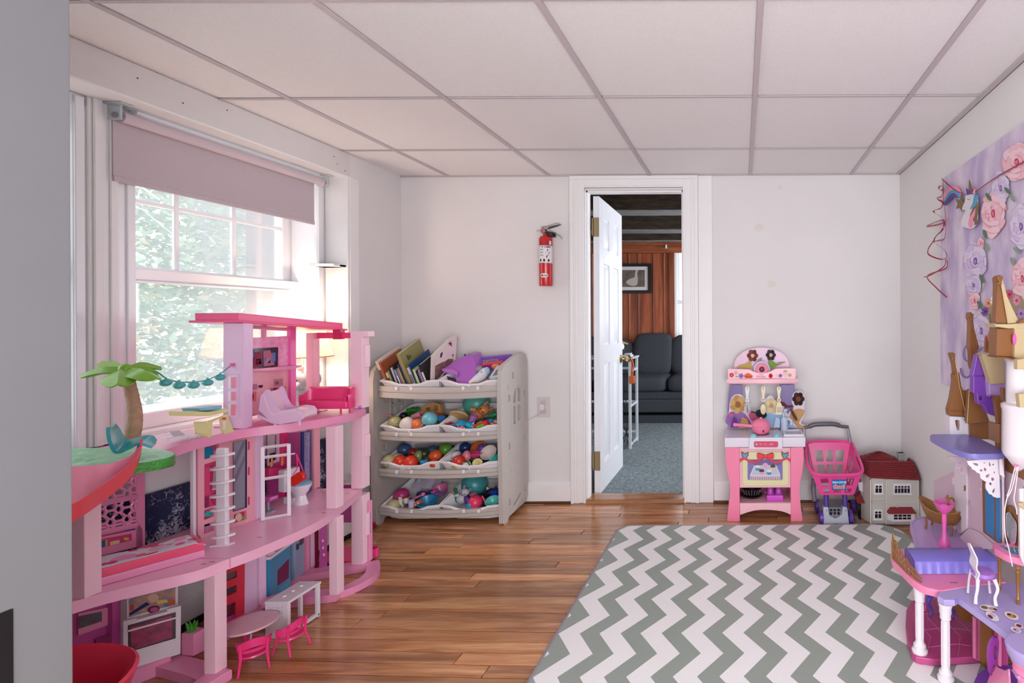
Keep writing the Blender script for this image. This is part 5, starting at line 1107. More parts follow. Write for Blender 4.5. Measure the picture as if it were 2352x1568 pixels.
# hanging utensils
wht = gloss('utensil_white', (224, 222, 232)); crm = gloss('utensil_cream', (226, 216, 176))
def utensil(x, m, lab, kind):
    Y = hy0+.03; p = ku(x, 1000, Y); s = Y/F/7.127
    t = thing(lab[0], lab[1], 'utensil', tuple(p), 0, 'toy utensils hanging under the kitchen canopy')
    f = lambda a, c: (p.x+a*s, Y, p.z-(c-1000)*s)
    b = B(); holed(b, smooth2([(-35, 800), (-22, 770), (0, 762), (22, 770), (35, 800), (28, 850), (20, 900), (18, 955), (30, 975), (30, 1000), (12, 1015), (-12, 1015), (-30, 1000), (-30, 975), (-18, 955), (-20, 900), (-28, 850)], 2, True), [[(10*math.cos(a), 805+12*math.sin(a)) for a in [k*PI/4 for k in range(8)]]], f, (0, .006, 0)); b.obj('handle', m, t)
    heart = [(0, 1000), (-16, 982), (-10, 972), (0, 978), (10, 972), (16, 982)]
    B().prism([V(f(a, c))+V((0, -.0008, 0)) for a, c in heart], (0, .0008, 0)).obj('heart', pc((96, 176, 206)) if kind == 'whisk' else pc((206, 60, 70)), t)
    if kind == 'whisk':
        for a in (0, 1, 2):
            A = a*PI/3; b = B(); b.tube([(p.x+ww*s*math.cos(A), Y+.003+ww*s*math.sin(A), p.z-(c-1000)*s) for ww, c in [(q.x, q.y) for q in bez([(0, 1010, 0), (-36, 1080, 0), (-46, 1150, 0), (-30, 1210, 0), (0, 1228, 0), (30, 1210, 0), (46, 1150, 0), (36, 1080, 0), (0, 1010, 0)], 4)]], .0016, 6); b.obj('wire_loop', m, t)
    elif kind == 'spoon': b = B(); b.M = Matrix.Translation(V(f(0, 1140))); b.ball((0, .003, 0), (48*s, .005, 88*s), 16); b.obj('spoon_bowl', m, t)
    else:
        b = B(); holed(b, [(-18, 1010), (18, 1010), (50, 1080), (56, 1210), (40, 1225), (-40, 1225), (-56, 1210), (-45, 1080)], [[(x0-6, 1100), (x0+6, 1100), (x0+6, 1190), (x0-6, 1190)] for x0 in (-30, -6, 18, 38)], f, (0, .004, 0)); b.obj('blade', m, t)
    B().tube([(p.x, Y+.003, p.z-(730-1000)*s), (p.x, Y-.004, p.z-(800-1000)*s), (p.x, Y+.004, p.z-(812-1000)*s)], .0022, 6).obj('hook', kl, kit)
utensil(472, wht, ('toy_whisk', 'white toy whisk hanging at the left under the kitchen canopy'), 'whisk'); utensil(735, crm, ('toy_spoon', 'cream toy spoon hanging in the middle under the kitchen canopy'), 'spoon'); utensil(992, crm, ('toy_spatula', 'cream slotted spatula hanging at the right under the kitchen canopy'), 'spatula')
# flower cut-out boards standing behind the counter (plain stand-ins)
def board(parts, Y, name):
    for i, (pts, c) in enumerate(parts):
        q = [ku(x, y, Y-.0015*i) for x, y in pts]; B().prism(q, (0, .0015, 0)).obj(name if i == 0 else 'board_print', pc(c) if c else kw, kit)
def petals(x, y, r, n, c, c2, ph=0):
    return [([(x+r*.62*math.cos(2*PI*k/n+ph)+r*.42*math.cos(a), y+r*.72*math.sin(2*PI*k/n+ph)+r*.45*math.sin(a)) for a in [q*PI/5 for q in range(10)]], c if k % 2 else c2) for k in range(n)]
W_ = (226, 214, 226)
board([(smooth2([(190, 1440), (100, 1340), (170, 1180), (190, 1000), (250, 910), (330, 888), (400, 920), (450, 1000), (460, 1150), (540, 1300), (560, 1440)], 4), W_), (smooth2([(200, 1440), (112, 1340), (180, 1190), (300, 1180), (420, 1200), (520, 1330), (545, 1440)], 4), (150, 110, 176))]+petals(320, 1060, 130, 7, (190, 148, 92), (206, 168, 112))+[(blob(320, 1060, 46, 52, 0, 14, .03), (150, 104, 70)), ([(200, 1440), (250, 1250), (300, 1300), (330, 1440)], (112, 64, 150)), ([(330, 1440), (390, 1260), (470, 1300), (520, 1440)], (196, 150, 100)), (blob(210, 1230, 46, 30, .5, 12, .05), (200, 96, 140))], 2.972, 'flower_board')
board([(smooth2([(560, 1440), (545, 1340), (700, 1290), (770, 1200), (765, 1000), (830, 915), (900, 940), (950, 1030), (1060, 1060), (1100, 1160), (1290, 1440)], 4), W_), (smooth2([(570, 1440), (560, 1345), (720, 1295), (820, 1200), (940, 1230), (1060, 1240), (1270, 1440)], 4), (150, 186, 222))]+petals(870, 1080, 105, 7, (214, 196, 146), (226, 208, 166), .3)+[(blob(870, 1080, 36, 40, 0, 12, .03), (196, 150, 120)), (smooth2([(490, 1200), (540, 1180), (640, 1270), (620, 1310), (550, 1330), (500, 1260)], 3), (186, 80, 120)), (blob(700, 1215, 95, 70, .3, 16, .02), (44, 38, 46)), ([(540, 1165), (610, 1190), (605, 1205), (535, 1180)], (30, 26, 32)), ([(900, 1440), (940, 1260), (1010, 1300), (1000, 1440)], (190, 206, 232))], 2.966, 'flower_board')
board([(smooth2([(1150, 1440), (1110, 1400), (1150, 1200), (1230, 1130), (1200, 1000), (1230, 870), (1320, 840), (1410, 900), (1420, 1000), (1400, 1120), (1415, 1200), (1350, 1360), (1420, 1400), (1400, 1440)], 4), W_), (smooth2([(1190, 1440), (1150, 1380), (1180, 1200), (1290, 1130), (1400, 1150), (1400, 1220), (1320, 1360), (1395, 1405), (1390, 1440)], 4), (196, 156, 110))]+petals(1310, 970, 100, 6, (52, 36, 36), (70, 44, 40))+[(blob(1310, 970, 40, 44, 0, 12, .03), (120, 70, 56)), (smooth2([(1050, 1080), (1010, 1030), (1080, 1030), (1130, 1080), (1230, 1080), (1200, 1110), (1110, 1110)], 3), (110, 50, 50)), (smooth2([(1180, 1120), (1220, 1160), (1290, 1290), (1280, 1325), (1240, 1290), (1190, 1200)], 3), (96, 62, 54))], 2.970, 'flower_board')
board([(blob(540, 380, 10, 10), (214, 180, 110))]+petals(560, 260, 90, 6, (112, 60, 56), (134, 76, 66))+[(blob(560, 260, 30, 32), (226, 190, 160)), ([(300, 470), (330, 420), (450, 390), (520, 340), (560, 470)], (196, 170, 100))]+petals(860, 250, 80, 6, (50, 44, 52), (66, 60, 66))+[(blob(860, 250, 28, 30), (214, 176, 150)), ([(830, 460), (820, 330), (880, 340), (960, 400), (1090, 375), (930, 440), (900, 475)], (126, 160, 76)), ([(960, 372), (1100, 362), (1100, 370), (960, 378)], (80, 60, 60)), ([(640, 340), (700, 300), (720, 300), (700, 350), (650, 365)], (150, 150, 160))], 2.9885, 'flower_board')
# pot
pot = thing('toy_saucepan', 'pink lidded toy saucepan on the kitchen burner', 'saucepan', (.106, 2.84, zt+.009))
b = B(); b.lathe([(0, 0), (.036, 0), (.048, .012), (.054, .035), (.056, .045), (0, .045)], (.106, 2.84, zt+.009), 26); b.obj('pan', kp, pot)
b = B(); b.lathe([(.058, .046), (.056, .05), (.040, .068), (.02, .078), (.008, .08), (.008, .088), (0, .09)], (.106, 2.84, zt+.009), 26); b.obj('lid', kp, pot)
B().tube([(.055, 2.83, zt+.05), (.0, 2.83, zt+.056), (-.04, 2.82, zt+.06), (-.048, 2.82, zt+.06)], [.009, .008, .010, .011], 10).obj('pan_handle', kp, pot)
b = B(); 
for a in (0, .35, -.35): b.prism([(.118+math.sin(a)*.004-.004, 2.7865, zt+.024), (.118+math.sin(a)*.014, 2.7875, zt+.040), (.118+math.sin(a)*.004+.004, 2.7865, zt+.024)], (0, .001, 0))
b.obj('gold_print', pc((150, 70, 50)), pot, kind='stuff')
# shelf contents
wf_ = thing('black_toy_basket', 'black ribbed toy basket stacked on a tray on the kitchen shelf', 'basket', tuple(kf(450, 1120, 2.86)))
z0 = zs; wx = kf(455, 0, 2.87).x; bl = gloss('toy_black', (26, 22, 26), rough=.18)
B().lathe([(0, 0), (.05, 0), (.064, .010), (.066, .014), (.060, .014), (.048, .005), (0, .005)], (wx, 2.88, z0), 24, sx=1, sy=.8).obj('tray', bl, wf_)
B().lathe([(0, .014), (.042, .014), (.058, .05), (.060, .052), (.054, .05), (.038, .02), (0, .02)], (wx, 2.88, z0), 24, sx=1, sy=.8).obj('basket', bl, wf_)
for k in range(9): a = -PI*.9+PI*.8*k/8; B().tube([(wx+.043*math.cos(a), 2.88+.035*math.sin(a), z0+.018), (wx+.058*math.cos(a), 2.88+.047*math.sin(a), z0+.05)], .002, 5).obj('rib', mat('rib_grey', (120, 104, 110), rough=.3), wf_)
eg = thing('toy_egg_holder', 'magenta egg holder with two clear purple domes on the kitchen shelf', 'toy', tuple(kf(770, 1165, 2.84)))
ex = kf(772, 0, 2.84).x; mg = gloss('toy_magenta', (204, 70, 196))
B().box(ex-.047, ex+.047, 2.80, 2.87, z0, z0+.034, .006, 3).obj('base', mg, eg)
for s in (-1, 1): B().lathe([(0, .03), (.020, .03), (.020, .045), (.016, .062), (.008, .073), (0, .075)], (ex+s*.023, 2.835, z0), 18).obj('dome', gloss('dome_purple', (190, 80, 190), rough=.1, alpha=.8), eg)
B().ball((ex-.05, 2.83, z0+.042), .005, 8).obj('clasp', mg, eg)
# ---------------------------------------------------------------- shopping cart
def qf(x, y, Y=2.70): return at(1840+x/5.807, 960+y/5.807, Y=Y)
cart = thing('toy_shopping_cart', 'hot pink toy shopping cart with a grey handle and purple wheels beside the kitchen', 'cart', (.505, 2.83, 0))
cp = gloss('cart_pink', (226, 72, 146)); cg = gloss('cart_grey', (126, 126, 136)); cdk = gloss('handle_grey', (92, 90, 98)); cpu = gloss('wheel_purple', (80, 50, 140)); csil = gloss('cart_silver', (176, 180, 194))
hpts = [qf(62, 420, 2.94), qf(55, 280, 2.95), qf(42, 130, 2.96)]; hp2 = [qf(690, 440, 2.94), qf(655, 280, 2.95), qf(625, 120, 2.96)]
for q in (hpts, hp2):
    b = B(); b.prism([q[0]+V((-.011, 0, 0)), q[0]+V((.009, 0, 0)), q[2]+V((.008, 0, 0)), q[2]+V((-.008, 0, 0))], (0, .022, 0), .003); b.obj('handle_arm', cg, cart)
tp_ = [qf(40, 125, 2.965), qf(100, 115, 2.965), qf(175, 85, 2.965), qf(300, 78, 2.965), qf(450, 80, 2.965), qf(540, 110, 2.965), qf(630, 118, 2.965)]
B().tube(bez(tp_, 5), [.010]*6+[.014]*18+[.010]*7, 12).obj('push_bar', cdk, cart)
def quad_panel(c, holes, m, name, parent, th=.004):
    """holed panel over the four corners c = lower left, lower right, upper right, upper left"""
    c = [V(p) for p in c]; f = lambda a, d: tuple(c[0]*(1-a)*(1-d)+c[1]*a*(1-d)+c[2]*a*d+c[3]*(1-a)*d)
    n = (c[1]-c[0]).cross(c[3]-c[0]).normalized()*th
    out = [(k/6, 0) for k in range(6)]+[(1, k/4) for k in range(4)]+[(1-k/6, 1) for k in range(6)]+[(0, 1-k/4) for k in range(4)]
    b = B(); holed(b, out, holes, f, n); return b.obj(name, m, parent)
def hole_grid(cols, rows): return [[(a0, d0), (a1, d0), (a1, d1), (a0, d1)] for d0, d1 in rows for a0, a1 in cols]
FBL, FBR, FTR, FTL = (.418, 2.705, .168), (.592, 2.705, .168), (.628, 2.668, .288), (.372, 2.668, .288)
BBL, BBR, BTR, BTL = (.425, 2.90, .178), (.585, 2.90, .178), (.630, 2.955, .385), (.385, 2.955, .385)
quad_panel([FBL, FBR, FTR, FTL], hole_grid([(.12, .30), (.70, .88)], [(.45, .82)])+hole_grid([(.12, .29), (.41, .60), (.72, .89)], [(.10, .30)]), cp, 'basket_front', cart)
quad_panel([BBR, BBL, BTL, BTR], hole_grid([(.12, .33), (.40, .60), (.67, .88)], [(.15, .42), (.50, .80)]), cp, 'basket_back', cart)
for q, s in (([BBL, FBL, FTL, BTL], 1), ([FBR, BBR, BTR, FTR], 1)):
    quad_panel(q, hole_grid([(.10, .26), (.34, .50), (.58, .74), (.80, .93)], [(.12, .34), (.44, .72)]), cp, 'basket_side', cart)
quad_panel([FBL, FBR, BBR, BBL], hole_grid([(.1, .4), (.6, .9)], [(.15, .45), (.55, .85)]), cp, 'basket_floor', cart)
rim = bez([BTL, (.365, 2.90, .375), (.355, 2.80, .335), (.362, 2.70, .300), (.40, 2.660, .288), (.50, 2.656, .286), (.605, 2.660, .288), (.642, 2.70, .300), (.645, 2.80, .335), (.640, 2.90, .372), BTR, (.51, 2.965, .392)], 5, True)
b = B(); b.tube(rim, .0085, 8, True); b.obj('basket_rim', cp, cart)
for z in (.200, .228): pass
lb_ = [at(1840+x/5.807, 960+y/5.807, Y=2.682) for x, y in ((413, 812), (602, 812), (602, 960), (413, 960))]
lb3 = B(); lb3.prism([(p.x, 2.661+(.288-p.z)*.30, p.z) for p in lb_], (0, .002, 0)).obj('label_plate', gloss('label_blue', (24, 104, 184)), cart)
cm = (lb_[0]+lb_[2])/2; tilt_up = V((0, -.30, 1)).normalized()
text('IMAGINE', facing((cm.x, 2.6597+(.288-cm.z-.012)*.30, cm.z+.014), (1, 0, 0), tilt_up), .0185, pc((190, 226, 240)), 'label_lettering', cart, bold=.0006)
text('that!', facing((cm.x, 2.6597+(.288-cm.z+.012)*.30, cm.z-.011), (1, 0, 0), tilt_up), .034, pc((236, 236, 240)), 'label_lettering', cart, bold=.0022)
text('that!', facing((cm.x, 2.6588+(.288-cm.z+.012)*.30, cm.z-.011), (1, 0, 0), tilt_up), .034, pc((222, 84, 50)), 'label_lettering', cart, bold=.0006)
# chassis
for x in (335, 585):
    p = qf(x, 1100, 2.73); B().tube([(p.x, 2.735, .165), (p.x, 2.725, .075)], .014, 12).obj('front_strut', cpu, cart)
ch = smooth2([(300, 1185), (297, 1300), (300, 1420), (340, 1446), (380, 1440)], 4)+smooth2([(380, 1440), (430, 1410), (500, 1405), (560, 1440)], 4)+smooth2([(560, 1440), (610, 1448), (638, 1440), (632, 1330), (612, 1185)], 4)+[(555, 1185)]+smooth2([(555, 1185), (548, 1270), (520, 1320), (450, 1335), (400, 1320), (370, 1270), (363, 1185)], 4)
q = [qf(x, y, 2.712) for x, y in ch]; B().prism(q, (0, .035, 0), .005).obj('front_fork', csil, cart)
B().prism([qf(360, 1190, 2.76), qf(550, 1190, 2.76), qf(545, 1320, 2.745), qf(375, 1320, 2.745)], (0, .012, 0), .002).obj('lower_tray', cg, cart)
for k in range(3):
    for j in range(2): q = qf(400+k*50, 1225+j*45, 2.74); B().box(q.x-.006, q.x+.006, 2.738, 2.7405, q.z-.006, q.z+.006).obj('tray_slot', bl, cart)
B().box(.425, .585, 2.75, 2.93, .045, .065, .006).obj('base_tray', cg, cart)
for x in (.415, .59): B().tube(bez([(x, 2.93, .178), (x-.004, 2.93, .12), (x, 2.90, .06)], 5), .014, 10).obj('rear_strut', cg, cart)
for (x, y, r, w) in ((qf(265, 0, 2.72).x, 2.735, .036, .022), (qf(660, 0, 2.72).x, 2.735, .036, .022), (qf(205, 0, 2.90).x, 2.90, .036, .022), (.632, 2.90, .036, .022)):
    b = B(); b.lathe([(0, -w/2), (r*.35, -w/2), (r*.4, -w*.35), (r*.8, -w*.35), (r*.85, -w/2), (r, -w*.4), (r, w*.4), (r*.85, w/2), (r*.8, w*.35), (r*.4, w*.35), (r*.35, w/2), (0, w/2)], (x, y, r), 24, M=Matrix.Rotation(PI/2, 4, 'Y')); b.obj('wheel', cpu, cart)
# ---------------------------------------------------------------- red roofed toy house
hs = thing('toy_house', 'grey toy house with a dark red tiled roof and a chimney in the right corner', 'dollhouse', (.80, 2.80, 0))
hw = mat('house_wall', (196, 190, 182), rough=.6, bump=.15, bscale=220); htr = mat('house_trim', (206, 200, 192), rough=.5); hr = mat('house_roof', (132, 38, 46), rough=.55); hwh = gloss('house_white', (226, 220, 228))
HY = 2.705
def win(x0, x1, y0, y1, n, Y, par, name='window'):
    bb = B(); f = lambda a, c: tuple(qf(a, c, Y)); hs_ = []
    ix0, ix1 = x0+14, x1-14; w = (ix1-ix0)/n; my = y0+(y1-y0)*.42
    for k in range(n):
        a, c = ix0+w*k+3, ix0+w*(k+1)-3
        hs_.append([(a, my-3), (c, my-3)]+[((a+c)/2+(c-a)/2*math.cos(t), my-14+(-(c-a)*.5)*math.sin(t)) for t in [q*PI/5 for q in range(6)]]); hs_.append([(a, y1-18), (c, y1-18), (c, my+3), (a, my+3)])
    holed(bb, [(x0, y1), (x1, y1), (x1, y0), (x0, y0)], hs_, f, (0, .006, 0)); o = bb.obj(name, hwh, par)
    B().prism([qf(x0+5, y0+5, Y+.004), qf(x1-5, y0+5, Y+.004), qf(x1-5, y1-5, Y+.004), qf(x0+5, y1-5, Y+.004)], (0, .003, 0)).obj('window_pane', mat('dark_pane', (26, 20, 24), rough=.2), o)
    B().prism([qf(x0-10, y1-4, Y-.003), qf(x1+10, y1-4, Y-.003), qf(x1+8, y1+10, Y-.003), qf(x0-8, y1+10, Y-.003)], (0, .006, 0), .001, 1).obj('window_ledge', hwh, o)
fx0, fxm, fx1 = qf(930, 0, HY+.01).x, qf(1130, 0, HY).x, qf(1566, 0, HY).x
zt1 = qf(1300, 812, HY).z; zt0 = qf(1000, 782, HY+.01).z
b = B(); b.box(fxm, fx1, HY, HY+.24, .004, zt1).box(fx0, fxm, HY+.01, HY+.24, .004, zt0); b.obj('walls', hw, hs)
lx = qf(828, 0, 2.78).x
B().prism([(fx0, HY+.01, .004), (fx0, HY+.24, .004), (lx, HY+.24, .004), (lx, HY+.075, .004)], (0, 0, zt0+.0)).obj('angled_wall', hw, hs)
for x in (920, 1130, 1560):
    X = qf(x, 0, HY).x; B().box(X-.0035, X+.0035, HY-.003, HY+.012, .004, zt1-.002, .001, 1).obj('corner_trim', htr, hs)
zz = qf(1200, 1115, HY).z; B().box(fx0, fx1, HY-.002, HY+.012, zz-.002, zz+.002).obj('storey_band', htr, hs)
B().box(fx0-.01, fx1, HY-.004, HY+.24, 0, .006).obj('base_plate', mat('house_base', (90, 80, 84), rough=.6), hs)
win(975, 1095, 872, 1015, 2, HY+.004, hs); win(1233, 1470, 872, 1018, 5, HY-.006, hs); win(968, 1088, 1218, 1355, 2, HY+.004, hs)
# bay window
bx = B(); X0, X1 = qf(1168, 0, HY-.03).x, qf(1520, 0, HY-.03).x; Z0, Z1 = qf(0, 1388, HY-.03).z, qf(0, 1280, HY-.03).z
bx.prism([(X0, HY, Z0), (X0+.018, HY-.028, Z0), (X1-.004, HY-.028, Z0), (X1, HY, Z0)], (0, 0, Z1-Z0)); bay = bx.obj('bay_window', hwh, hs)
for k in range(4):
    for j in range(2):
        wq = (X1-.016-X0-.03)/4; a = X0+.026+wq*k; c = Z0+.012+j*(Z1-Z0-.014)/2
        B().box(a, a+wq-.004, HY-.0292, HY-.027, c, c+(Z1-Z0-.014)/2-.004).obj('window_pane', _m['dark_pane'], bay)
aw = B(); A0, A1 = qf(1162, 0, HY-.035).x, qf(1540, 0, HY-.035).x; ZA = Z1; ZB = qf(0, 1190, HY).z
aw.raw([(A0, HY-.036, ZA), (A1, HY-.036, ZA), (A1+.002, HY, ZA), (A0-.002, HY, ZA), (A0+.018, HY, ZB), (A1-.016, HY, ZB)], [(0, 1, 5, 4), (0, 4, 3), (1, 2, 5), (0, 3, 2, 1), (3, 4, 5, 2)]).obj('awning', hr, hs)
B().box(qf(1268, 0, HY).x-.002, qf(1268, 0, HY).x+.003, HY-.01, HY-.002, ZB, ZB+.010).obj('awning_hook', htr, hs)
# roofs, laid in tiles
def slope(p0, p1, p2, p3, nu, nv, name):
    """tiles over the quad eave-left, eave-right, ridge-right, ridge-left; joined rows"""
    P = [V(p) for p in (p0, p1, p2, p3)]; b = B(); n = (P[1]-P[0]).cross(P[3]-P[0]).normalized()
    if n.z < 0: n = -n
    f = lambda a, d: P[0]*(1-a)*(1-d)+P[1]*a*(1-d)+P[2]*a*d+P[3]*(1-a)*d
    rows = []
    b.prism([f(0, 0), f(1, 0), f(1, 1), f(0, 1)], -n*.004)
    for j in range(nv):
        d0, d1 = j/nv, (j+1)/nv
        for i in range(nu):
            a0, a1 = (i+.06)/nu, (i+.94)/nu
            b.raw([f(a0, d0)+n*.0045, f(a1, d0)+n*.0045, f(a1, d1)+n*.001, f(a0, d1)+n*.001, f(a0, d0), f(a1, d0), f((a0+a1)/2, d0)+n*.006, f((a0+a1)/2, d1)+n*.002], [(0, 6, 7, 3), (6, 1, 2, 7), (4, 5, 1, 6, 0)])
    return b.obj(name, hr, hs, kind='stuff')
e0, e1 = (fxm-.008, HY-.016, zt1), (fx1+.003, HY-.016, zt1); R0 = qf(905, 572, 2.80); R1 = qf(1492, 575, 2.80)
slope((fx0-.01, HY-.004, zt0), (fx1+.003, HY-.016, zt1+.0), (R1.x, 2.80, R1.z), (R0.x, 2.80, R0.z), 22, 8, 'roof_tiles')
slope((fx1+.003, HY+.24, zt1), (fx1+.003, HY-.016, zt1), (R1.x, 2.80, R1.z), (R1.x, 2.87, R1.z), 8, 8, 'roof_tiles')
lw = (lx-.012, 2.80, zt0+.006)
slope(lw, (fx0-.01, HY-.004, zt0), (R0.x, 2.80, R0.z), (R0.x-.012, 2.82, R0.z-.004), 6, 8, 'roof_tiles')
pk_ = qf(1050, 450, 2.86); l2 = qf(770, 580, 2.84); r2 = qf(1300, 572, 2.84)
slope((l2.x, 2.84, l2.z), (r2.x, 2.84, r2.z), (pk_.x+.002, 2.87, pk_.z), (pk_.x-.002, 2.87, pk_.z), 16, 5, 'roof_tiles')
slope((r2.x, 2.84, r2.z), (r2.x, 2.93, r2.z), (pk_.x+.002, 2.875, pk_.z), (pk_.x+.002, 2.87, pk_.z), 5, 5, 'roof_tiles')
slope((l2.x, 2.93, l2.z), (l2.x, 2.84, l2.z), (pk_.x-.002, 2.87, pk_.z), (pk_.x-.002, 2.875, pk_.z), 5, 5, 'roof_tiles')
B().prism([(l2.x, 2.842, l2.z), (r2.x, 2.842, r2.z), (r2.x, 2.842, zt0), (l2.x+.02, 2.842, zt0)], (0, .09, 0)).obj('gable_block', hr, hs)
q = qf(1340, 565, 2.83); b = B(); b.box(q.x-.016, q.x+.016, 2.83, 2.86, q.z-.02, q.z+.030, .002, 1).box(q.x-.020, q.x+.020, 2.826, 2.864, q.z+.028, q.z+.040, .002, 1); ch_ = b.obj('chimney', mat('chimney_grey', (150, 148, 146), rough=.6), hs)
B().box(q.x-.015, q.x+.015, 2.831, 2.859, q.z+.038, q.z+.0405).obj('chimney_opening', dark_m, ch_)
# folded side wing
w0 = qf(760, 0, 2.86).x
B().box(w0, lx+.0, 2.80, 2.93, .004, zt0-.01).obj('side_wing', mat('wing_grey', (150, 138, 136), rough=.6), hs)
B().prism([qf(725, 1060, 2.77), qf(800, 1010, 2.80), qf(852, 1135, 2.76), qf(760, 1140, 2.76)], (0, .05, .0), .002, 1).obj('side_awning', hr, hs)
B().prism([qf(760, 860, 2.79), qf(822, 850, 2.79), qf(822, 985, 2.79), qf(775, 960, 2.79)], (0, .008, 0)).obj('side_balcony', hwh, hs)
B().prism([qf(760, 1150, 2.785), qf(800, 1150, 2.785), qf(800, 1420, 2.785), qf(765, 1400, 2.785)], (0, .008, 0)).obj('side_door', _m['dark_pane'], hs)
B().prism([qf(700, 1315, 2.80), qf(745, 1310, 2.80), qf(832, 1445, 2.715), qf(765, 1448, 2.715)], (0, 0, .004)).obj('entrance_step', mat('step_grey', (130, 122, 122), rough=.6), hs)
# ---------------------------------------------------------------- pink dollhouse under the window
def vp(u, v, A, C_):
    """point seen at u,v on the upright plane through A=(x,y) and C_=(x,y)"""
    d = at(u, v, Y=1.0)-V((0, 0, EYE)); nx, ny = C_[1]-A[1], -(C_[0]-A[0])
    t = (A[0]*nx+A[1]*ny)/(d.x*nx+d.y*ny); return V((0, 0, EYE))+d*t
def zoomf(x0, y0, s): return lambda x, y: (x0+x/s, y0+y/s)
z1 = zoomf(160, 680, 3.92); z2 = zoomf(160, 1060, 3.087); z3 = zoomf(460, 680, 3.733); z4 = zoomf(440, 1060, 3.086); z5 = zoomf(470, 1220, 4.505); zb2 = zoomf(440, 980, 5.407); z41 = zoomf(170, 1060, 6.03); z44 = zoomf(170, 1310, 6.077); z8 = zoomf(640, 740, 7.127)
dp = gloss('doll_pink', (236, 150, 190), sub=.05); dl = gloss('doll_pale_pink', (246, 206, 222)); dh = gloss('doll_hot_pink', (240, 60, 130)); dlil = gloss('doll_lilac', (230, 190, 224)); dmag = gloss('doll_magenta', (196, 84, 160)); dwh = gloss('doll_white', (232, 222, 232)); dsal = gloss('doll_salmon', (236, 166, 182)); dfl = gloss('doll_floor_pink', (248, 186, 216))
dred = gloss('doll_coral', (222, 56, 78)); dblu = gloss('doll_blue', (60, 140, 180)); dnav = gloss('doll_navy', (38, 50, 120))
dh_ = thing('pink_dollhouse', 'three storey pink dollhouse with curved decks standing under the window', 'dollhouse', (-1.80, 1.80, 0))
def wallp(pts, zf, A, C_, th, m, name, parent=dh_, bev=0, holes=None):
    """outline read on the enlarged photo, laid on the upright plane A-C_, thickness th away from the room"""
    A_ = V((A[0], A[1], 0)); D = (V((C_[0], C_[1], 0))-A_).normalized(); n = V((D.y, -D.x, 0))
    if n.x > 0 and abs(n.x) > .2 or (abs(n.x) <= .2 and n.y < 0): n = -n
    f = lambda x, y: tuple(vp(*zf(x, y), A, C_)); b = B()
    if holes: holed(b, pts, holes, f, n*th)
    else: b.prism([f(*p) for p in pts], n*th, bev)
    return b.obj(name, m, parent)
def deck(front, zt, th, m, name, parent=dh_, back=-1.99, yend=None, bev=.004):
    fr = [(p.x, p.y) for p in bez([(a, c, 0) for a, c in front], 6)]
    pts = [(x, y, zt-th) for x, y in fr]+[(back, fr[-1][1], zt-th), (back, fr[0][1], zt-th)]
    return B().prism(pts, (0, 0, th), bev).obj(name, m, parent)
Z1, Z2 = .365, .720
f1 = [(-1.84, 1.16), (-1.776, 1.35), (-1.70, 1.44), (-1.628, 1.507), (-1.61, 1.573), (-1.583, 1.672), (-1.571, 1.857), (-1.615, 2.04), (-1.69, 2.25)]
d1 = deck(f1, Z1, .032, dfl, 'middle_deck'); 
f2 = [(-1.729, 1.50), (-1.765, 1.58), (-1.796, 1.675), (-1.800, 1.76), (-1.785, 1.84), (-1.70, 1.93), (-1.645, 2.05), (-1.645, 2.15), (-1.668, 2.245)]
d2 = deck(f2, Z2, .032, dp, 'upper_deck')
for (x, y) in ((-1.66, 1.74), (-1.65, 1.55), (-1.64, 1.565), (-1.62, 1.96), (-1.70, 2.18)): B().box(x-.008, x+.008, y-.0015, y+.0015, Z1-.0005, Z1+.0006).obj('slot', gloss('slot_dark', (150, 60, 110)), d1)
B().box(-1.98, -1.605, 1.585, 1.5865, Z1-.028, Z1+.0006).obj('deck_seam', gloss('seam_pink', (206, 130, 170)), d1)
# base
def bar(pts, w, m, name, z=.03, parent=dh_):
    q = bez([(a, c, 0) for a, c in pts], 5); l = []; r = []
    for i, a in enumerate(q):
        t = (q[min(i+1, len(q)-1)]-q[max(i-1, 0)]).normalized(); n = V((-t.y, t.x, 0))*w/2; l.append(a+n); r.append(a-n)
    return B().prism([(p.x, p.y, .001) for p in l+r[::-1]], (0, 0, z), .004).obj(name, m, parent)
bar([(-1.60, 1.535), (-1.70, 1.575), (-1.95, 1.64)], .06, dp, 'base_bar'); bar([(-1.98, 1.30), (-1.90, 1.50), (-1.84, 1.62)], .05, dp, 'base_bar', .045)
bar([(-1.86, 1.66), (-1.82, 1.78), (-1.79, 1.90)], .07, dp, 'base_bar', .035); bar([(-1.86, 1.90), (-1.76, 1.985), (-1.605, 2.02)], .055, dp, 'base_bar')
bar([(-1.625, 2.03), (-1.585, 2.10), (-1.600, 2.19), (-1.665, 2.275)], .05, dp, 'base_bar', .028); bar([(-1.93, 2.10), (-1.86, 2.175), (-1.67, 2.265)], .06, dp, 'base_bar')
B().prism([(-1.64, 1.50, 0), (-1.585, 1.505, 0), (-1.58, 1.565, 0), (-1.64, 1.58, 0)], (0, 0, .035), .006).obj('pillar_foot', dp, dh_)
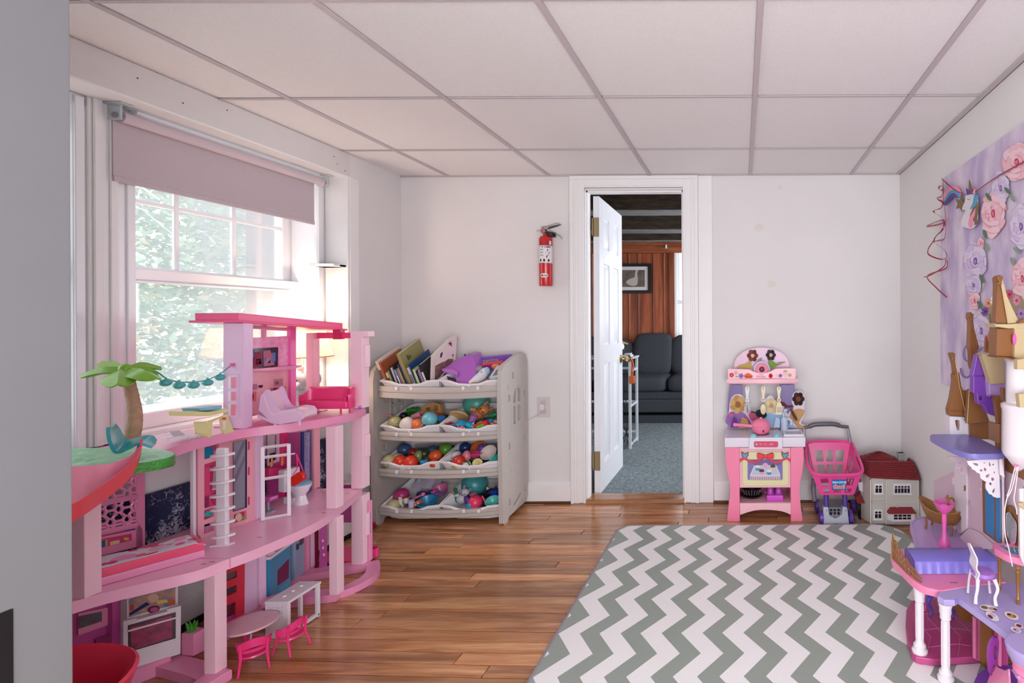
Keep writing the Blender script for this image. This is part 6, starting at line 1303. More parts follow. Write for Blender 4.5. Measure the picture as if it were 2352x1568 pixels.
# pillars
def post(x, y, w, z0, z1, m=dl, name='pillar', d=None, rot=0):
    d = d or w; b = B(); b.M = Matrix.Translation((x, y, 0)) @ Matrix.Rotation(rot, 4, 'Z'); b.box(-w/2, w/2, -d/2, d/2, z0, z1, .003, 2)
    return b.obj(name, m, dh_)
post(-1.625, 1.560, .036, .03, Z1-.03); post(-1.608, 2.005, .034, .03, Z1-.03); post(-1.625, 2.02, .040, Z1, Z2-.03); post(-1.782, 1.375, .038, Z1, Z2+.0)
post(-1.705, 2.262, .05, .03, Z1-.03, rot=.1); post(-1.705, 2.262, .05, Z1, Z2-.03, rot=.1); post(-1.705, 2.262, .05, Z2, 1.062, dl, rot=.1)
post(-1.905, 2.25, .034, Z1, Z2-.03, dsal); post(-1.905, 2.25, .034, Z2, 1.055, dsal); post(-1.905, 2.22, .034, .03, Z1-.03, dlil)
B().box(-1.735, -1.655, 2.245, 2.285, 1.036, 1.062, .003).obj('pillar_cap', dl, dh_); B().box(-1.680, -1.671, 2.25, 2.28, .90, 1.0, .003).obj('hinge_block', dl, dh_)
for z in (.15, .5): B().box(-1.680, -1.672, 2.25, 2.28, z, z+.10, .003).obj('hinge_block', dl, dh_)
bm_ = B().box(-1.89, -1.73, 2.250, 2.262, 1.030, 1.056, .002).obj('red_beam', dh, dh_); B().box(-1.81, -1.775, 2.24, 2.268, 1.026, 1.07, .003).obj('beam_clip', gloss('doll_deep_pink', (206, 30, 90)), dh_)
# elevator hoop at the right foot
B().lathe([(.026, 0), (.026, .04), (.023, .04), (.023, .003), (0, .003)], (-1.735, 2.37, .004), 20).obj('lift_basket', dh, dh_); B().box(-1.78, -1.74, 2.30, 2.38, .003, .02, .003).obj('lift_arm', dh, dh_)
# ---- ground floor units
A0, A1 = (-1.915, 1.30), (-1.905, 1.53)
u_ = wallp([(-200, 560), (20, 580), (640, 380), (650, 1120), (300, 1600), (-200, 1700)], z44, (-1.99, 1.30), (-1.93, 1.55), .02, dmag, 'shelf_unit')
wallp([(60, 600), (515, 505), (515, 745), (60, 905)], z44, (-1.98, 1.30), (-1.925, 1.55), .004, dp, 'shelf_frame', u_); wallp([(70, 640), (390, 575), (390, 705), (75, 810)], z44, (-1.974, 1.30), (-1.92, 1.55), .002, mat('print_cosy', (120, 50, 76), rough=.4, noise=.8, nscale=60, col2=(60, 110, 110)), 'shelf_print', u_)
wallp([(300, 960), (510, 890), (510, 1040), (330, 1100)], z44, (-1.974, 1.30), (-1.92, 1.55), .002, mat('recess_plum', (140, 50, 96), rough=.4), 'shelf_recess', u_)
post(-1.925, 1.548, .022, .03, Z1-.03, dmag)
O0, O1 = (-1.904, 1.554), (-1.824, 1.642)
ovn = thing('toy_oven', 'white dollhouse oven with a magenta window and picture panel on the ground floor', 'toy oven', (-1.86, 1.60, .03))
wallp([(735, 378), (1455, 190), (1455, 500), (735, 680)], z44, O0, O1, .02, dwh, 'back_splash', ovn, .002)
wallp([(762, 395), (1417, 235), (1415, 470), (770, 648)], z44, (O0[0]+.001, O0[1]-.001), (O1[0]+.001, O1[1]-.001), .002, mat('splash_print', (76, 96, 140), rough=.35, noise=.9, nscale=38, col2=(206, 150, 110)), 'splash_print', ovn)
b_ = blob
wallp(b_(1110, 385, 72, 62, -.2, 14, .1), z44, (O0[0]+.002, O0[1]-.002), (O1[0]+.002, O1[1]-.002), .001, pc((216, 176, 160)), 'splash_print', ovn); wallp([(1130, 420), (1290, 400), (1310, 440), (1180, 470)], z44, (O0[0]+.003, O0[1]-.003), (O1[0]+.003, O1[1]-.003), .001, pc((216, 190, 110)), 'splash_print', ovn)
wallp([(1320, 410), (1415, 400), (1415, 465), (1330, 490)], z44, (O0[0]+.002, O0[1]-.002), (O1[0]+.002, O1[1]-.002), .001, pc((206, 96, 56)), 'splash_print', ovn); wallp(b_(1110, 540, 88, 50, -.2, 14, .04), z44, (O0[0]+.002, O0[1]-.002), (O1[0]+.002, O1[1]-.002), .001, pc((120, 40, 76)), 'splash_print', ovn); wallp(b_(1120, 545, 58, 32, -.2, 14, .04), z44, (O0[0]+.003, O0[1]-.003), (O1[0]+.003, O1[1]-.003), .001, pc((190, 90, 140)), 'splash_print', ovn)
wallp([(780, 490), (835, 470), (835, 545), (780, 560)], z44, (O0[0]+.002, O0[1]-.002), (O1[0]+.002, O1[1]-.002), .001, pc((196, 70, 56)), 'splash_print', ovn); wallp([(770, 600), (1010, 440), (1060, 470), (780, 630)], z44, (O0[0]+.0015, O0[1]-.0015), (O1[0]+.0015, O1[1]-.0015), .001, pc((44, 46, 110)), 'splash_print', ovn)
F0, F1 = (O0[0]+.02, O0[1]-.018), (O1[0]+.02, O1[1]-.018)
ob = wallp([(680, 740), (1497, 515), (1490, 1165), (850, 1362), (680, 1120)], z44, F0, F1, .03, dwh, 'oven_body', ovn, .003)
F0, F1 = (F0[0]+.001, F0[1]-.001), (F1[0]+.001, F1[1]-.001)
wallp([(752, 765), (1420, 580), (1420, 945), (755, 1140)], z44, F0, F1, .002, mat('oven_dark', (50, 14, 40), rough=.25), 'oven_window', ob)
wallp([(790, 790), (1370, 620), (1370, 930), (850, 1100), (800, 1080)], z44, (F0[0]+.001, F0[1]-.001), (F1[0]+.001, F1[1]-.001), .001, mat('oven_glow_print', (176, 40, 96), rough=.3, noise=.7, nscale=50, col2=(90, 20, 60)), 'oven_print', ob)
wallp([(755, 832), (1420, 650), (1420, 672), (755, 858)], z44, (F0[0]+.003, F0[1]-.003), (F1[0]+.003, F1[1]-.003), .002, dwh, 'oven_rack_bar', ob)
wallp([(685, 715), (890, 655), (860, 690), (690, 742)], z44, (F0[0]+.012, F0[1]-.010), (F1[0]+.012, F1[1]-.010), .01, dwh, 'door_handle', ob); wallp([(1285, 545), (1497, 490), (1480, 540), (1310, 565)], z44, (F0[0]+.012, F0[1]-.010), (F1[0]+.012, F1[1]-.010), .01, dwh, 'door_handle', ob)
wallp([(665, 350), (1480, 130), (1480, 150), (665, 372)], z44, (-1.92, 1.56), (-1.84, 1.65), .01, dwh, 'rear_rail') if 0 else None
# plant pot
pp = at(441, 1500, Z=.032); pt = thing('toy_planter', 'pink angular planter with a green sprig beside the toy oven', 'planter', tuple(pp))
B().prism([(pp.x-.022, pp.y-.01, .032), (pp.x+.022, pp.y-.016, .032), (pp.x+.026, pp.y+.02, .032), (pp.x-.018, pp.y+.026, .032)], (0, 0, .072), .004).obj('pot', dp, pt)
gb = gloss('sprig_green', (60, 150, 40))
for k in range(7):
    a = k*.9; b = B(); b.tube([(pp.x+.004*math.cos(a), pp.y+.004*math.sin(a), .10), (pp.x+.010*math.cos(a), pp.y+.008*math.sin(a), .12), (pp.x+.014*math.cos(a), pp.y+.012*math.sin(a), .134)], [.004, .005, .001], 6); b.obj('leaf', gb, pt)
# red fireplace panel
R0, R1 = (-1.852, 1.765), (-1.826, 1.850)
rw_ = wallp([(168, 740), (378, 660), (375, 1100), (168, 1197)], z4, R0, R1, .012, dred, 'red_wall_unit', dh_, 0, [[(176, 828), (322, 768), (322, 818), (176, 875)], [(176, 932), (320, 872), (320, 925), (176, 986)], [(182, 1052), (312, 992), (312, 1105), (182, 1160)]])
wallp([(182, 1050), (314, 990), (314, 1107), (182, 1163)], z4, (R0[0]-.008, R0[1]), (R1[0]-.008, R1[1]), .003, mat('hearth_print', (90, 30, 60), rough=.3, noise=.8, nscale=60, col2=(120, 60, 70)), 'hearth_print', rw_); wallp([(186, 1130), (308, 1080), (308, 1103), (186, 1158)], z4, (R0[0]-.006, R0[1]), (R1[0]-.006, R1[1]), .002, mat('hearth_glow', (196, 70, 170), rough=.3), 'hearth_print', rw_)
wallp([(378, 650), (520, 600), (520, 1010), (460, 1060), (375, 1085)], z4, (-1.830, 1.850), (-1.80, 1.90), .04, dlil, 'lilac_column')
post(-1.815, 1.90, .03, .03, Z1-.03, dlil)
# blue kitchen unit
K0, K1 = (-1.830, 1.915), (-1.880, 2.13)
bk_ = thing('toy_kitchen_unit', 'blue dollhouse kitchen unit with a white sink top and a pale fridge', 'toy kitchen', (-1.85, 2.0, .03))
wallp([(515, 700), (730, 530), (735, 790), (690, 870), (515, 960)], z4, (-1.87, 1.91), (-1.90, 2.13), .02, dblu, 'cabinet_back', bk_)
kb = B(); kb.prism([(-1.835, 1.915, .034), (-1.800, 1.93, .034), (-1.84, 2.06, .034), (-1.878, 2.06, .034)], (0, 0, .17), .002); kbo = kb.obj('cabinet', dblu, bk_)
wallp([(612, 770), (690, 690), (690, 820), (612, 880)], z4, (-1.799, 1.93), (-1.838, 2.06), .003, mat('wine_panel', (110, 30, 70), rough=.35), 'cabinet_door', kbo)
for k in range(6): wallp([(620, 905+k*9), (700, 830+k*9), (700, 833+k*9), (620, 908+k*9)], z4, (-1.799, 1.93), (-1.838, 2.06), .002, gloss('doll_blue_light', (110, 176, 206)), 'vent_slat', kbo)
kb = B(); kb.prism([(-1.86, 1.90, .205), (-1.785, 1.915, .205), (-1.83, 2.075, .205), (-1.89, 2.075, .205)], (0, 0, .012), .003); ko = kb.obj('worktop', dwh, bk_)
kb = B(); kb.lathe([(0, .0005), (.022, .0005), (.022, .001), (0, .001)], (-1.835, 2.0, .217), 16, sx=.8, sy=1.2).obj('sink_hole', gloss('sink_navy', (60, 60, 100)), ko)
B().box(-1.855, -1.80, 1.925, 1.95, .217, .223, .002).obj('bib_towel', dl, ko)
wallp([(520, 640), (590, 610), (575, 660), (520, 705)], z4, (-1.85, 1.92), (-1.885, 2.1), .01, gloss('glass_blue', (110, 196, 226), alpha=.8), 'blue_screen', bk_)
fg = wallp([(732, 545), (800, 505), (800, 780), (735, 840)], z4, (-1.862, 2.085), (-1.880, 2.18), .03, gloss('fridge_blue', (160, 176, 206)), 'fridge', bk_, .002); wallp([(748, 585), (762, 578), (762, 618), (748, 626)], z4, (-1.858, 2.085), (-1.876, 2.18), .003, mat('fridge_dark', (60, 66, 96), rough=.4), 'fridge_handle', fg); wallp([(770, 530), (795, 515), (795, 575), (770, 595)], z4, (-1.859, 2.085), (-1.877, 2.18), .002, mat('fridge_print', (120, 96, 120), rough=.4, noise=.6, nscale=80), 'fridge_print', fg)
wallp([(800, 500), (868, 470), (868, 780), (800, 790)], z4, (-1.885, 2.17), (-1.89, 2.24), .02, dp, 'pink_wall')
mp_ = wallp([(905, 440), (960, 420), (960, 760), (905, 770)], z4, (-1.86, 2.20), (-1.80, 2.24), .01, dmag, 'magenta_door'); wallp([(872, 470), (900, 460), (900, 765), (875, 770)], z4, (-1.885, 2.20), (-1.84, 2.26), .004, mat('wine_door', (120, 10, 40), rough=.3), 'wine_door')
for (x, y) in ((930, 560), (932, 610), (938, 660), (945, 440)): wallp(b_(x, y, 7, 11, 0, 8, .05), z4, (-1.858, 2.196), (-1.798, 2.236), .002, dl, 'flower_relief', mp_)
B().prism([(-1.92, 2.27, .02), (-1.73, 2.27, .02), (-1.77, 2.42, .02), (-1.94, 2.42, .02)], (0, 0, .01), .002).obj('elevator_floor', dh, dh_)
B().box(-1.97, -1.87, 2.43, 2.44, .14, .32, .002).obj('elevator_back', dmag, dh_); B().box(-1.680, -1.672, 2.27, 2.29, .03, .30, .003).obj('elevator_rail', dp, dh_)
# ---- middle floor
tr0, tr1 = (-2.0, 1.40), (-1.992, 1.70)
# trellis: frame, printed shelf strip and a lattice of hexagons and links
wallp([(858, 100), (980, 90), (985, 1165), (955, 1170), (860, 1190)], z41, tr0, tr1, .012, dp, 'trellis_post')
tp0 = wallp([(-180, 1010), (860, 800), (950, 940), (950, 1170), (860, 1185), (270, 1330), (-180, 1440)], z41, tr0, tr1, .01, dp, 'shelf_panel')
T0, T1 = (tr0[0]+.002, tr0[1]), (tr1[0]+.002, tr1[1])
wallp([(350, 940), (850, 835), (850, 940), (360, 1045)], z41, T0, T1, .001, mat('print_indigo', (62, 46, 110), rough=.4), 'shelf_print', tp0); wallp([(-100, 1045), (330, 945), (330, 1055), (-100, 1150)], z41, T0, T1, .001, _m['print_indigo'], 'shelf_print', tp0)
wallp([(362, 1075), (800, 995), (802, 1085), (362, 1195)], z41, T0, T1, .001, mat('print_rose', (206, 60, 120), rough=.4), 'shelf_print', tp0); wallp([(-100, 1170), (330, 1105), (330, 1190), (-100, 1290)], z41, T0, T1, .001, _m['print_rose'], 'shelf_print', tp0)
T0, T1 = (tr0[0]+.0035, tr0[1]), (tr1[0]+.0035, tr1[1])
for q, c in (([(390, 970), (680, 905), (680, 930), (395, 990)], (90, 160, 206)), ([(365, 1000), (700, 935), (705, 960), (365, 1040)], (180, 90, 70)), (b_(765, 880, 45, 32, 0, 12, .05), (240, 190, 206)), ([(370, 1100), (430, 1085), (430, 1175), (370, 1190)], (40, 110, 150)), ([(434, 1085), (466, 1080), (466, 1168), (434, 1175)], (226, 160, 90)), ([(500, 1110), (630, 1080), (632, 1130), (500, 1160)], (226, 210, 160)), (b_(720, 1070, 40, 22, 0, 10, .2), (214, 176, 90)), ([(-60, 1200), (20, 1185), (20, 1260), (-60, 1280)], (220, 110, 60))): wallp(q, z41, T0, T1, .001, pc(c), 'shelf_print', tp0)
lat = B(); T = tr0
def tb(pts, w=.0045): lat.tube([vp(*z41(x, y), tr0, tr1)+V((.001, 0, 0)) for x, y in pts], w, 5)
sk = lambda x, y: (x, y-.205*(x-270))
tb([sk(-180, 600-0), sk(860, 600)], .009); tb([sk(-180, 1000), sk(860, 1000)], .009); tb([sk(-180, 255), sk(860, 255)], .006)
for i in range(-2, 5):
    for j in range(4):
        cxh = 380+i*230+(115 if j % 2 else 0); cyh = 375+j*165+(20 if j > 1 else 0)
        if cxh > 880: continue
        hx = [sk(min(850, cxh+60*math.cos(a)), cyh+58*math.sin(a)) for a in [k*PI/3 for k in range(7)]]; tb(hx)
        for a, l in ((0, 1), (PI/3, .8), (2*PI/3, .8), (PI, 1), (4*PI/3, .8), (5*PI/3, .8)):
            tb([sk(min(850, cxh+60*math.cos(a)), cyh+58*math.sin(a)), sk(min(850, cxh+(60+62*l)*math.cos(a)), cyh+(58+50*l)*math.sin(a))])
lat.obj('lattice', dp, dh_)
# wardrobe wall
W0, W1 = (-1.852, 1.72), (-1.825, 1.905)
wd = wallp([(80, 250), (820, 110), (820, 1150), (520, 1262), (130, 1395), (80, 1330)], zb2, W0, W1, .012, dsal, 'wardrobe_wall', dh_, 0, [[(160, 255), (340, 210), (340, 355), (160, 405)], [(160, 465), (345, 410), (345, 960), (160, 1015)], [(158, 1035), (280, 995), (280, 1110), (158, 1160)], [(158, 1215), (286, 1175), (286, 1285), (158, 1330)], [(525, 1090), (685, 1035), (685, 1145), (525, 1195)]])
wallp([(140, 220), (800, 80), (800, 1110), (150, 1350)], zb2, (W0[0]-.010, W0[1]), (W1[0]-.010, W1[1]), .002, mat('wardrobe_back', (196, 60, 110), rough=.4), 'wardrobe_back', wd)
X0_, X1_ = (W0[0]-.007, W0[1]), (W1[0]-.007, W1[1])
for q, c in (([(165, 260), (265, 245), (270, 370), (165, 390)], (24, 120, 160)), ([(275, 300), (340, 285), (340, 330), (275, 345)], (200, 130, 150)), ([(165, 500), (235, 490), (225, 840), (165, 850)], (216, 70, 120)), ([(240, 480), (275, 475), (260, 760), (225, 770)], (190, 40, 90)), ([(275, 500), (335, 490), (310, 775), (258, 785)], (230, 220, 226)), ([(165, 870), (215, 860), (215, 1000), (165, 1010)], (150, 40, 90)), (b_(310, 880, 50, 70, .2, 14, .1), (206, 50, 100)), ([(160, 1080), (200, 1040), (275, 1085), (270, 1110), (160, 1115)], (60, 170, 170)), ([(165, 1120), (270, 1110), (270, 1135), (165, 1150)], (200, 30, 50)), ([(165, 1240), (280, 1200), (280, 1280), (165, 1320)], (190, 120, 160)), ([(165, 1215), (286, 1180), (280, 1200), (165, 1240)], (20, 20, 30)), (b_(585, 1120, 42, 50, .3, 12, .1), (226, 190, 170)), (b_(650, 1130, 24, 20, 0, 10, .1), (120, 170, 70))):
    wallp(q, zb2, X0_, X1_, .001, pc(c), 'printed_clothes', wd)
for k in range(16): wallp([(278-k*1.1, 520+k*16), (332-k*1.6, 512+k*16), (332-k*1.6, 518+k*16), (278-k*1.1, 526+k*16)], zb2, (X0_[0]+.0015, X0_[1]), (X1_[0]+.0015, X1_[1]), .001, pc((40, 36, 40)), 'printed_stripe', wd)
mi = wallp([(525, 190), (688, 155), (688, 1000), (525, 1050)], zb2, (W0[0]+.004, W0[1]), (W1[0]+.004, W1[1]), .004, mat('mirror_frame', (50, 30, 60), rough=.3), 'mirror_frame', wd); wallp([(525, 190), (668, 160), (664, 995), (528, 1040)], zb2, (W0[0]+.0055, W0[1]), (W1[0]+.0055, W1[1]), .002, mat('mirror_face', (150, 154, 170), rough=.18, metal=.3), 'mirror', wd)
for q in ([(530, 420), (640, 180), (680, 170), (530, 520)], [(530, 650), (668, 330), (668, 400), (530, 740)]): wallp(q, zb2, (W0[0]+.0062, W0[1]), (W1[0]+.0062, W1[1]), .0005, mat('mirror_streak', (110, 114, 134), rough=.3), 'mirror_streak', wd)
for y in (185, 500, 870): wallp([(705, y), (722, y-4), (722, y+95), (705, y+100)], zb2, (W0[0]+.002, W0[1]), (W1[0]+.002, W1[1]), .002, _m['print_rose'], 'clip_slot', wd)
post(-1.835, 1.912, .03, Z1, Z2-.03, dlil)
b = B().box(-1.868, -1.856, 1.712, 1.722, Z1, Z2-.03, .002); b.obj('white_door_frame', dwh, dh_)
# bathroom
wallp([(820, 150), (1000, 120), (1000, 1130), (820, 1150)], zb2, (-1.90, 1.90), (-1.93, 2.00), .01, dmag, 'bath_wall') if 0 else None
bw_ = wallp([(955, 95), (1400, 60), (1400, 960), (960, 1060)], zb2, (-1.955, 1.96), (-1.955, 2.24), .01, dmag, 'bath_wall', dh_, 0, [[(965, 112), (1065, 100), (1065, 405), (965, 465)]])
wallp([(950, 95), (1092, 82), (1092, 425), (950, 485)], zb2, (-1.953, 1.96), (-1.953, 2.24), .004, dwh, 'window_frame', bw_, 0, [[(966, 112), (1064, 100), (1064, 402), (966, 462)]])
post(-1.945, 2.15, .022, Z1, Z2-.03, dh); b = B().box(-1.86, -1.835, 1.905, 1.925, .55, .63, .003); b.obj('lilac_cabinet', dlil, dh_)
wallp([(960, 520), (1130, 500), (1110, 610), (960, 665)], zb2, (-1.90, 1.99), (-1.91, 2.06), .05, dh, 'sink_shelf')
nd = wallp([(1380, 60), (1490, 50), (1490, 805), (1380, 870)], zb2, (-1.859, 2.138), (-1.885, 2.215), .008, dnav, 'glitter_door', dh_, .001); wallp([(1405, 70), (1468, 62), (1465, 790), (1405, 840)], zb2, (-1.856, 2.138), (-1.882, 2.215), .002, mat('glitter', (90, 76, 150), rough=.35, noise=.8, nscale=160, col2=(190, 180, 226)), 'glitter_panel', nd)
# white clothes rack
rk = thing('clothes_rack', 'white open clothes rack with orange hangers on the middle deck', 'clothes rack', (-1.75, 1.905, Z1))
ra, rc = V((-1.785, 1.885, 0)), V((-1.728, 1.93, 0)); RD = (rc-ra).normalized(); RN = V((-RD.y, RD.x, 0))
def rbar(p0, p1, w=.0055):
    B().tube([p0, p1], w, 4).obj('rail', dwh, rk)
zt_ = Z1+.275
for p in (ra, rc): rbar(p+V((0, 0, Z1+.002)), p+V((0, 0, zt_)), .0075)
for z in (.006, .155, .235, .272): rbar(ra+V((0, 0, Z1+z)), rc+V((0, 0, Z1+z)))
rbar(ra+V((0, 0, Z1+.235)), rc+RD*.018+V((0, 0, Z1+.235)), .003)
org_ = gloss('hanger_orange', (214, 120, 36))
for i, t in enumerate((.35, .75)):
    c = ra.lerp(rc, t)+V((0, 0, Z1+.232)); h = thing('doll_hanger', ('orange' if i == 0 else 'ochre')+' doll hanger on the '+('left' if i == 0 else 'right')+' of the white clothes rack', 'hanger', tuple(c))
    B().tube([c, c-V((0, 0, .01)), c+RN*.022-V((0, 0, .03)), c-RN*.022-V((0, 0, .03)), c-V((0, 0, .01))], .0028, 6).obj('hanger_frame', org_, h)
bg_ = thing('doll_handbag', 'red translucent doll handbag hanging from the clothes rack', 'bag', tuple(rc+RD*.02+V((0, 0, Z1+.12)))); c = rc+RD*.022+V((0, 0, Z1+.15))
B().tube(bez([c+V((0, 0, .083)), c+RD*.002+V((0, 0, .03)), c-RD*.012+V((0, 0, .005))], 5), .002, 6).tube(bez([c+V((0, 0, .083)), c+RD*.012+V((0, 0, .04)), c+RD*.02+V((0, 0, .01))], 5), .002, 6).obj('strap', dh, bg_)
M = Matrix.Rotation(.5, 4, 'Y'); b = B(); pillow(b, c+V((.004, .0, -.012)), (.062, .02, .038), M=Matrix.Rotation(-.6, 4, 'Y'), pw=.5); b.obj('bag_body', gloss('bag_red', (206, 36, 24), rough=.12), bg_)
# toilet
tl_ = thing('toy_toilet', 'white toy toilet with a blue lid on the middle deck', 'toilet', (-1.80, 2.06, Z1)); M = Matrix.Translation((-1.80, 2.06, Z1)) @ Matrix.Rotation(-.25, 4, 'Z')
b = B(); b.M = M; b.lathe([(0, 0), (.030, 0), (.026, .01), (.02, .035), (.030, .055), (.040, .075), (.040, .080), (0, .080)], n=20, sx=1.15, sy=.85); b.obj('bowl', dwh, tl_)
b = B(); b.M = M; b.lathe([(0, .080), (.040, .080), (.041, .084), (.036, .088), (0, .088)], n=20, sx=1.15, sy=.85); b.obj('lid', gloss('lid_blue', (130, 190, 216)), tl_)
b = B(); b.M = M; b.box(-.075, -.04, -.03, .03, .05, .14, .005).box(-.06, -.0, -.022, .022, 0, .03, .004); b.obj('tank', dwh, tl_)
# barber style seat
st_ = thing('toy_basin_stand', 'grey and mauve doll basin stand behind the clothes rack', 'stand', (-1.85, 1.98, Z1)); B().lathe([(0, 0), (.022, 0), (.02, .005), (.004, .008), (.004, .045), (0, .045)], (-1.845, 1.97, Z1), 16).obj('pedestal', gloss('stand_grey', (150, 156, 170)), st_); B().box(-1.87, -1.82, 1.95, 1.99, Z1+.045, Z1+.062, .006).obj('seat', dmag, st_)
# bed
bd_ = thing('doll_bed', 'long doll bed with a white cover of pink polka dots on the middle deck', 'bed', (-1.78, 1.48, Z1))
ba, bc_ = V((-1.905, 1.265, 0)), V((-1.700, 1.598, 0)); BD = (bc_-ba).normalized(); BN = V((-BD.y, BD.x, 0)); BL = (bc_-ba).length; zbt = .415
def bedp(s, t, z): p = ba+BD*s+BN*t; return V((p.x, p.y, z))
B().prism([bedp(-.0, -.006, Z1), bedp(BL, -.006, Z1), bedp(BL+.01, .12, Z1), bedp(0, .12, Z1)], (0, 0, .024), .004).obj('bed_base', dp, bd_)
B().prism([bedp(0, 0, Z1+.022), bedp(BL, 0, Z1+.022), bedp(BL, .112, Z1+.022), bedp(0, .112, Z1+.022)], (0, 0, zbt-Z1-.024), .003).obj('mattress', gloss('bed_rose', (234, 80, 122)), bd_)
rows = [[bedp(s, t, zbt-.0005+.0035*math.sin(s*38+t*30)*math.sin(t*50)-(.012 if (t > .108 or s > BL-.001) else 0)) for t in [.0, .02, .04, .06, .08, .10, .112]] for s in [BL*k/22 for k in range(23)]+[BL+.004]]
cov = B(); cov.grid(rows); cov = cov.obj('bed_cover', mat('cover_white', (228, 220, 232), rough=.75), bd_, solid=.0015)
dr_ = random.Random(5)
for k, (s, t, r, c) in enumerate([(.10+i*.033+dr_.uniform(-.006, .006), dr_.choice((.02, .05, .085)), dr_.uniform(.005, .009), ((224, 60, 120), (236, 120, 160), (240, 180, 206))[i % 3]) for i in range(9)]+[(.17, .05, .022, (240, 170, 200)), (.235, .045, .026, (240, 150, 196)), (.31, .05, .026, (232, 184, 214)), (.13, .03, .016, (240, 160, 200)), (.355, .08, .014, (240, 150, 190)), (.285, .018, .012, (236, 90, 140)), (.21, .018, .011, (230, 60, 120)), (.345, .025, .011, (234, 90, 150)), (.26, .09, .010, (210, 50, 90)), (.375, .05, .010, (230, 70, 130)), (.19, .095, .010, (206, 50, 90)), (.15, .09, .012, (226, 90, 140))]):
    b = B(); b.prism([bedp(s+r*math.cos(a), t+r*.8*math.sin(a), zbt-.0005+.0035*math.sin((s+r*math.cos(a))*38+(t+r*.8*math.sin(a))*30)*math.sin((t+r*.8*math.sin(a))*50)+.0012) for a in [2*PI*j/14 for j in range(14)] if 0 < t+r*.8*math.sin(a) < .11 and s+r*math.cos(a) < BL], (0, 0, .0004)); b.obj('dot_print', pc(c), bd_)
# white ladder post with disc steps
lp = at(512, 1252, Z=Z1); ld_ = thing('spiral_ladder', 'white ladder post with tilted steps between the middle and upper decks', 'ladder', (lp.x, lp.y, Z1))
b = B(); b.box(lp.x-.016, lp.x+.016, lp.y-.008, lp.y+.008, Z1, Z2-.032, .004); b.obj('post', dwh, ld_); B().prism([(lp.x-.028, lp.y-.016, Z1), (lp.x+.02, lp.y-.008, Z1), (lp.x+.026, lp.y+.014, Z1), (lp.x-.016, lp.y+.01, Z1)], (0, 0, .005), .001).obj('foot', dwh, ld_)
for k, y in enumerate((350, 512, 682, 850, 1018, 1185, 1352)):
    z = at(*zb2(400, y), Y=lp.y).z; b = B(); b.M = Matrix.Translation((lp.x, lp.y, z)) @ Matrix.Rotation(.25, 4, 'Z') @ Matrix.Rotation(-.08, 4, 'Y')
    b.prism([(x, yy, -.003) for x, yy in circ(0, 0, .034, 12, .018)], (0, 0, .007), .001); b.obj('step', dwh, ld_)
# ---- upper floor
green = gloss('turf_green', (70, 160, 60), noise=.3, nscale=40, bump=.6, bscale=90); tp_top = gloss('turf_pale', (170, 226, 190), noise=.35, nscale=26, col2=(110, 190, 130), bump=.8, bscale=60)
gpts = [(-1.60, 1.37), (-1.592, 1.41), (-1.63, 1.455), (-1.72, 1.495), (-1.82, 1.515), (-1.995, 1.515), (-1.995, 1.12), (-1.70, 1.12), (-1.675, 1.27)]
gq = [(p.x, p.y) for p in bez([(a, c, 0) for a, c in gpts[:5]], 4)]+gpts[5:]
gpl = thing('turf_platform', 'green turf platform holding the toy palm tree beside the window', 'toy platform', (-1.8, 1.32, Z2-.02))
B().prism([(x, y, Z2-.018) for x, y in gq], (0, 0, .028), .005).obj('turf_edge', green, gpl); B().prism([(x*.985-.0265, y*.985+.02, Z2+.009) for x, y in gq], (0, 0, .003), .001, 1).obj('turf_top', tp_top, gpl)
deck([(-1.70, 1.10), (-1.68, 1.25), (-1.68, 1.38), (-1.74, 1.46), (-1.80, 1.50)], Z2-.02, .02, dp, 'upper_deck_wing')
# palm
pm2 = thing('toy_palm_tree', 'toy palm tree with four broad green fronds on the turf platform', 'toy tree', (-1.85, 1.50, Z2+.012))
T_ = lambda x, y, Y=1.50: at(*z1(x, y), Y=Y)
tk = bez([T_(552, 1300), T_(580, 1180), T_(588, 1060), T_(575, 960), T_(545, 820), T_(515, 700)], 6)
n_ = len(tk); b = B(); b.tube(tk, [.0175-.0055*i/n_+.0006*(i % 2) for i in range(n_)], 14); b.obj('trunk', mat('palm_trunk', (206, 158, 132), rough=.7, noise=.25, nscale=60, bump=.5, bscale=200), pm2)
fr_m = gloss('frond_green', (132, 186, 60))
def frond(tip, mid, w, name='frond', base=None):
    c0 = base or T_(505, 660, 1.50); q = bez([c0, mid, tip], 8); b = B(); rows = []
    d = (tip-c0); side = d.cross(V((0, 0, 1))).normalized()
    for i, p in enumerate(q):
        t = i/(len(q)-1); ww = w*math.sin(PI*min(1, t*.86+.10))**.7; rows.append([p+side*ww*k+V((0, 0, -abs(k)**1.5*ww*.55+(.004 if k == 0 else 0))) for k in (-1, -.6, -.25, 0, .25, .6, 1)])
    b.grid(rows); return b.obj(name, fr_m, pm2, solid=.004)
frond(T_(105, 722, 1.46), T_(290, 655, 1.48), .024); frond(T_(430, 800, 1.40), T_(450, 690, 1.45), .034); frond(T_(780, 742, 1.46), T_(640, 670, 1.47), .030); frond(T_(820, 650, 1.58), T_(650, 610, 1.55), .022); frond(T_(290, 600, 1.62), T_(400, 600, 1.56), .026); frond(T_(790, 712, 1.53), T_(700, 655, 1.52), .016)
B().ball(T_(505, 655, 1.49), .016, 10).obj('crown', fr_m, pm2)
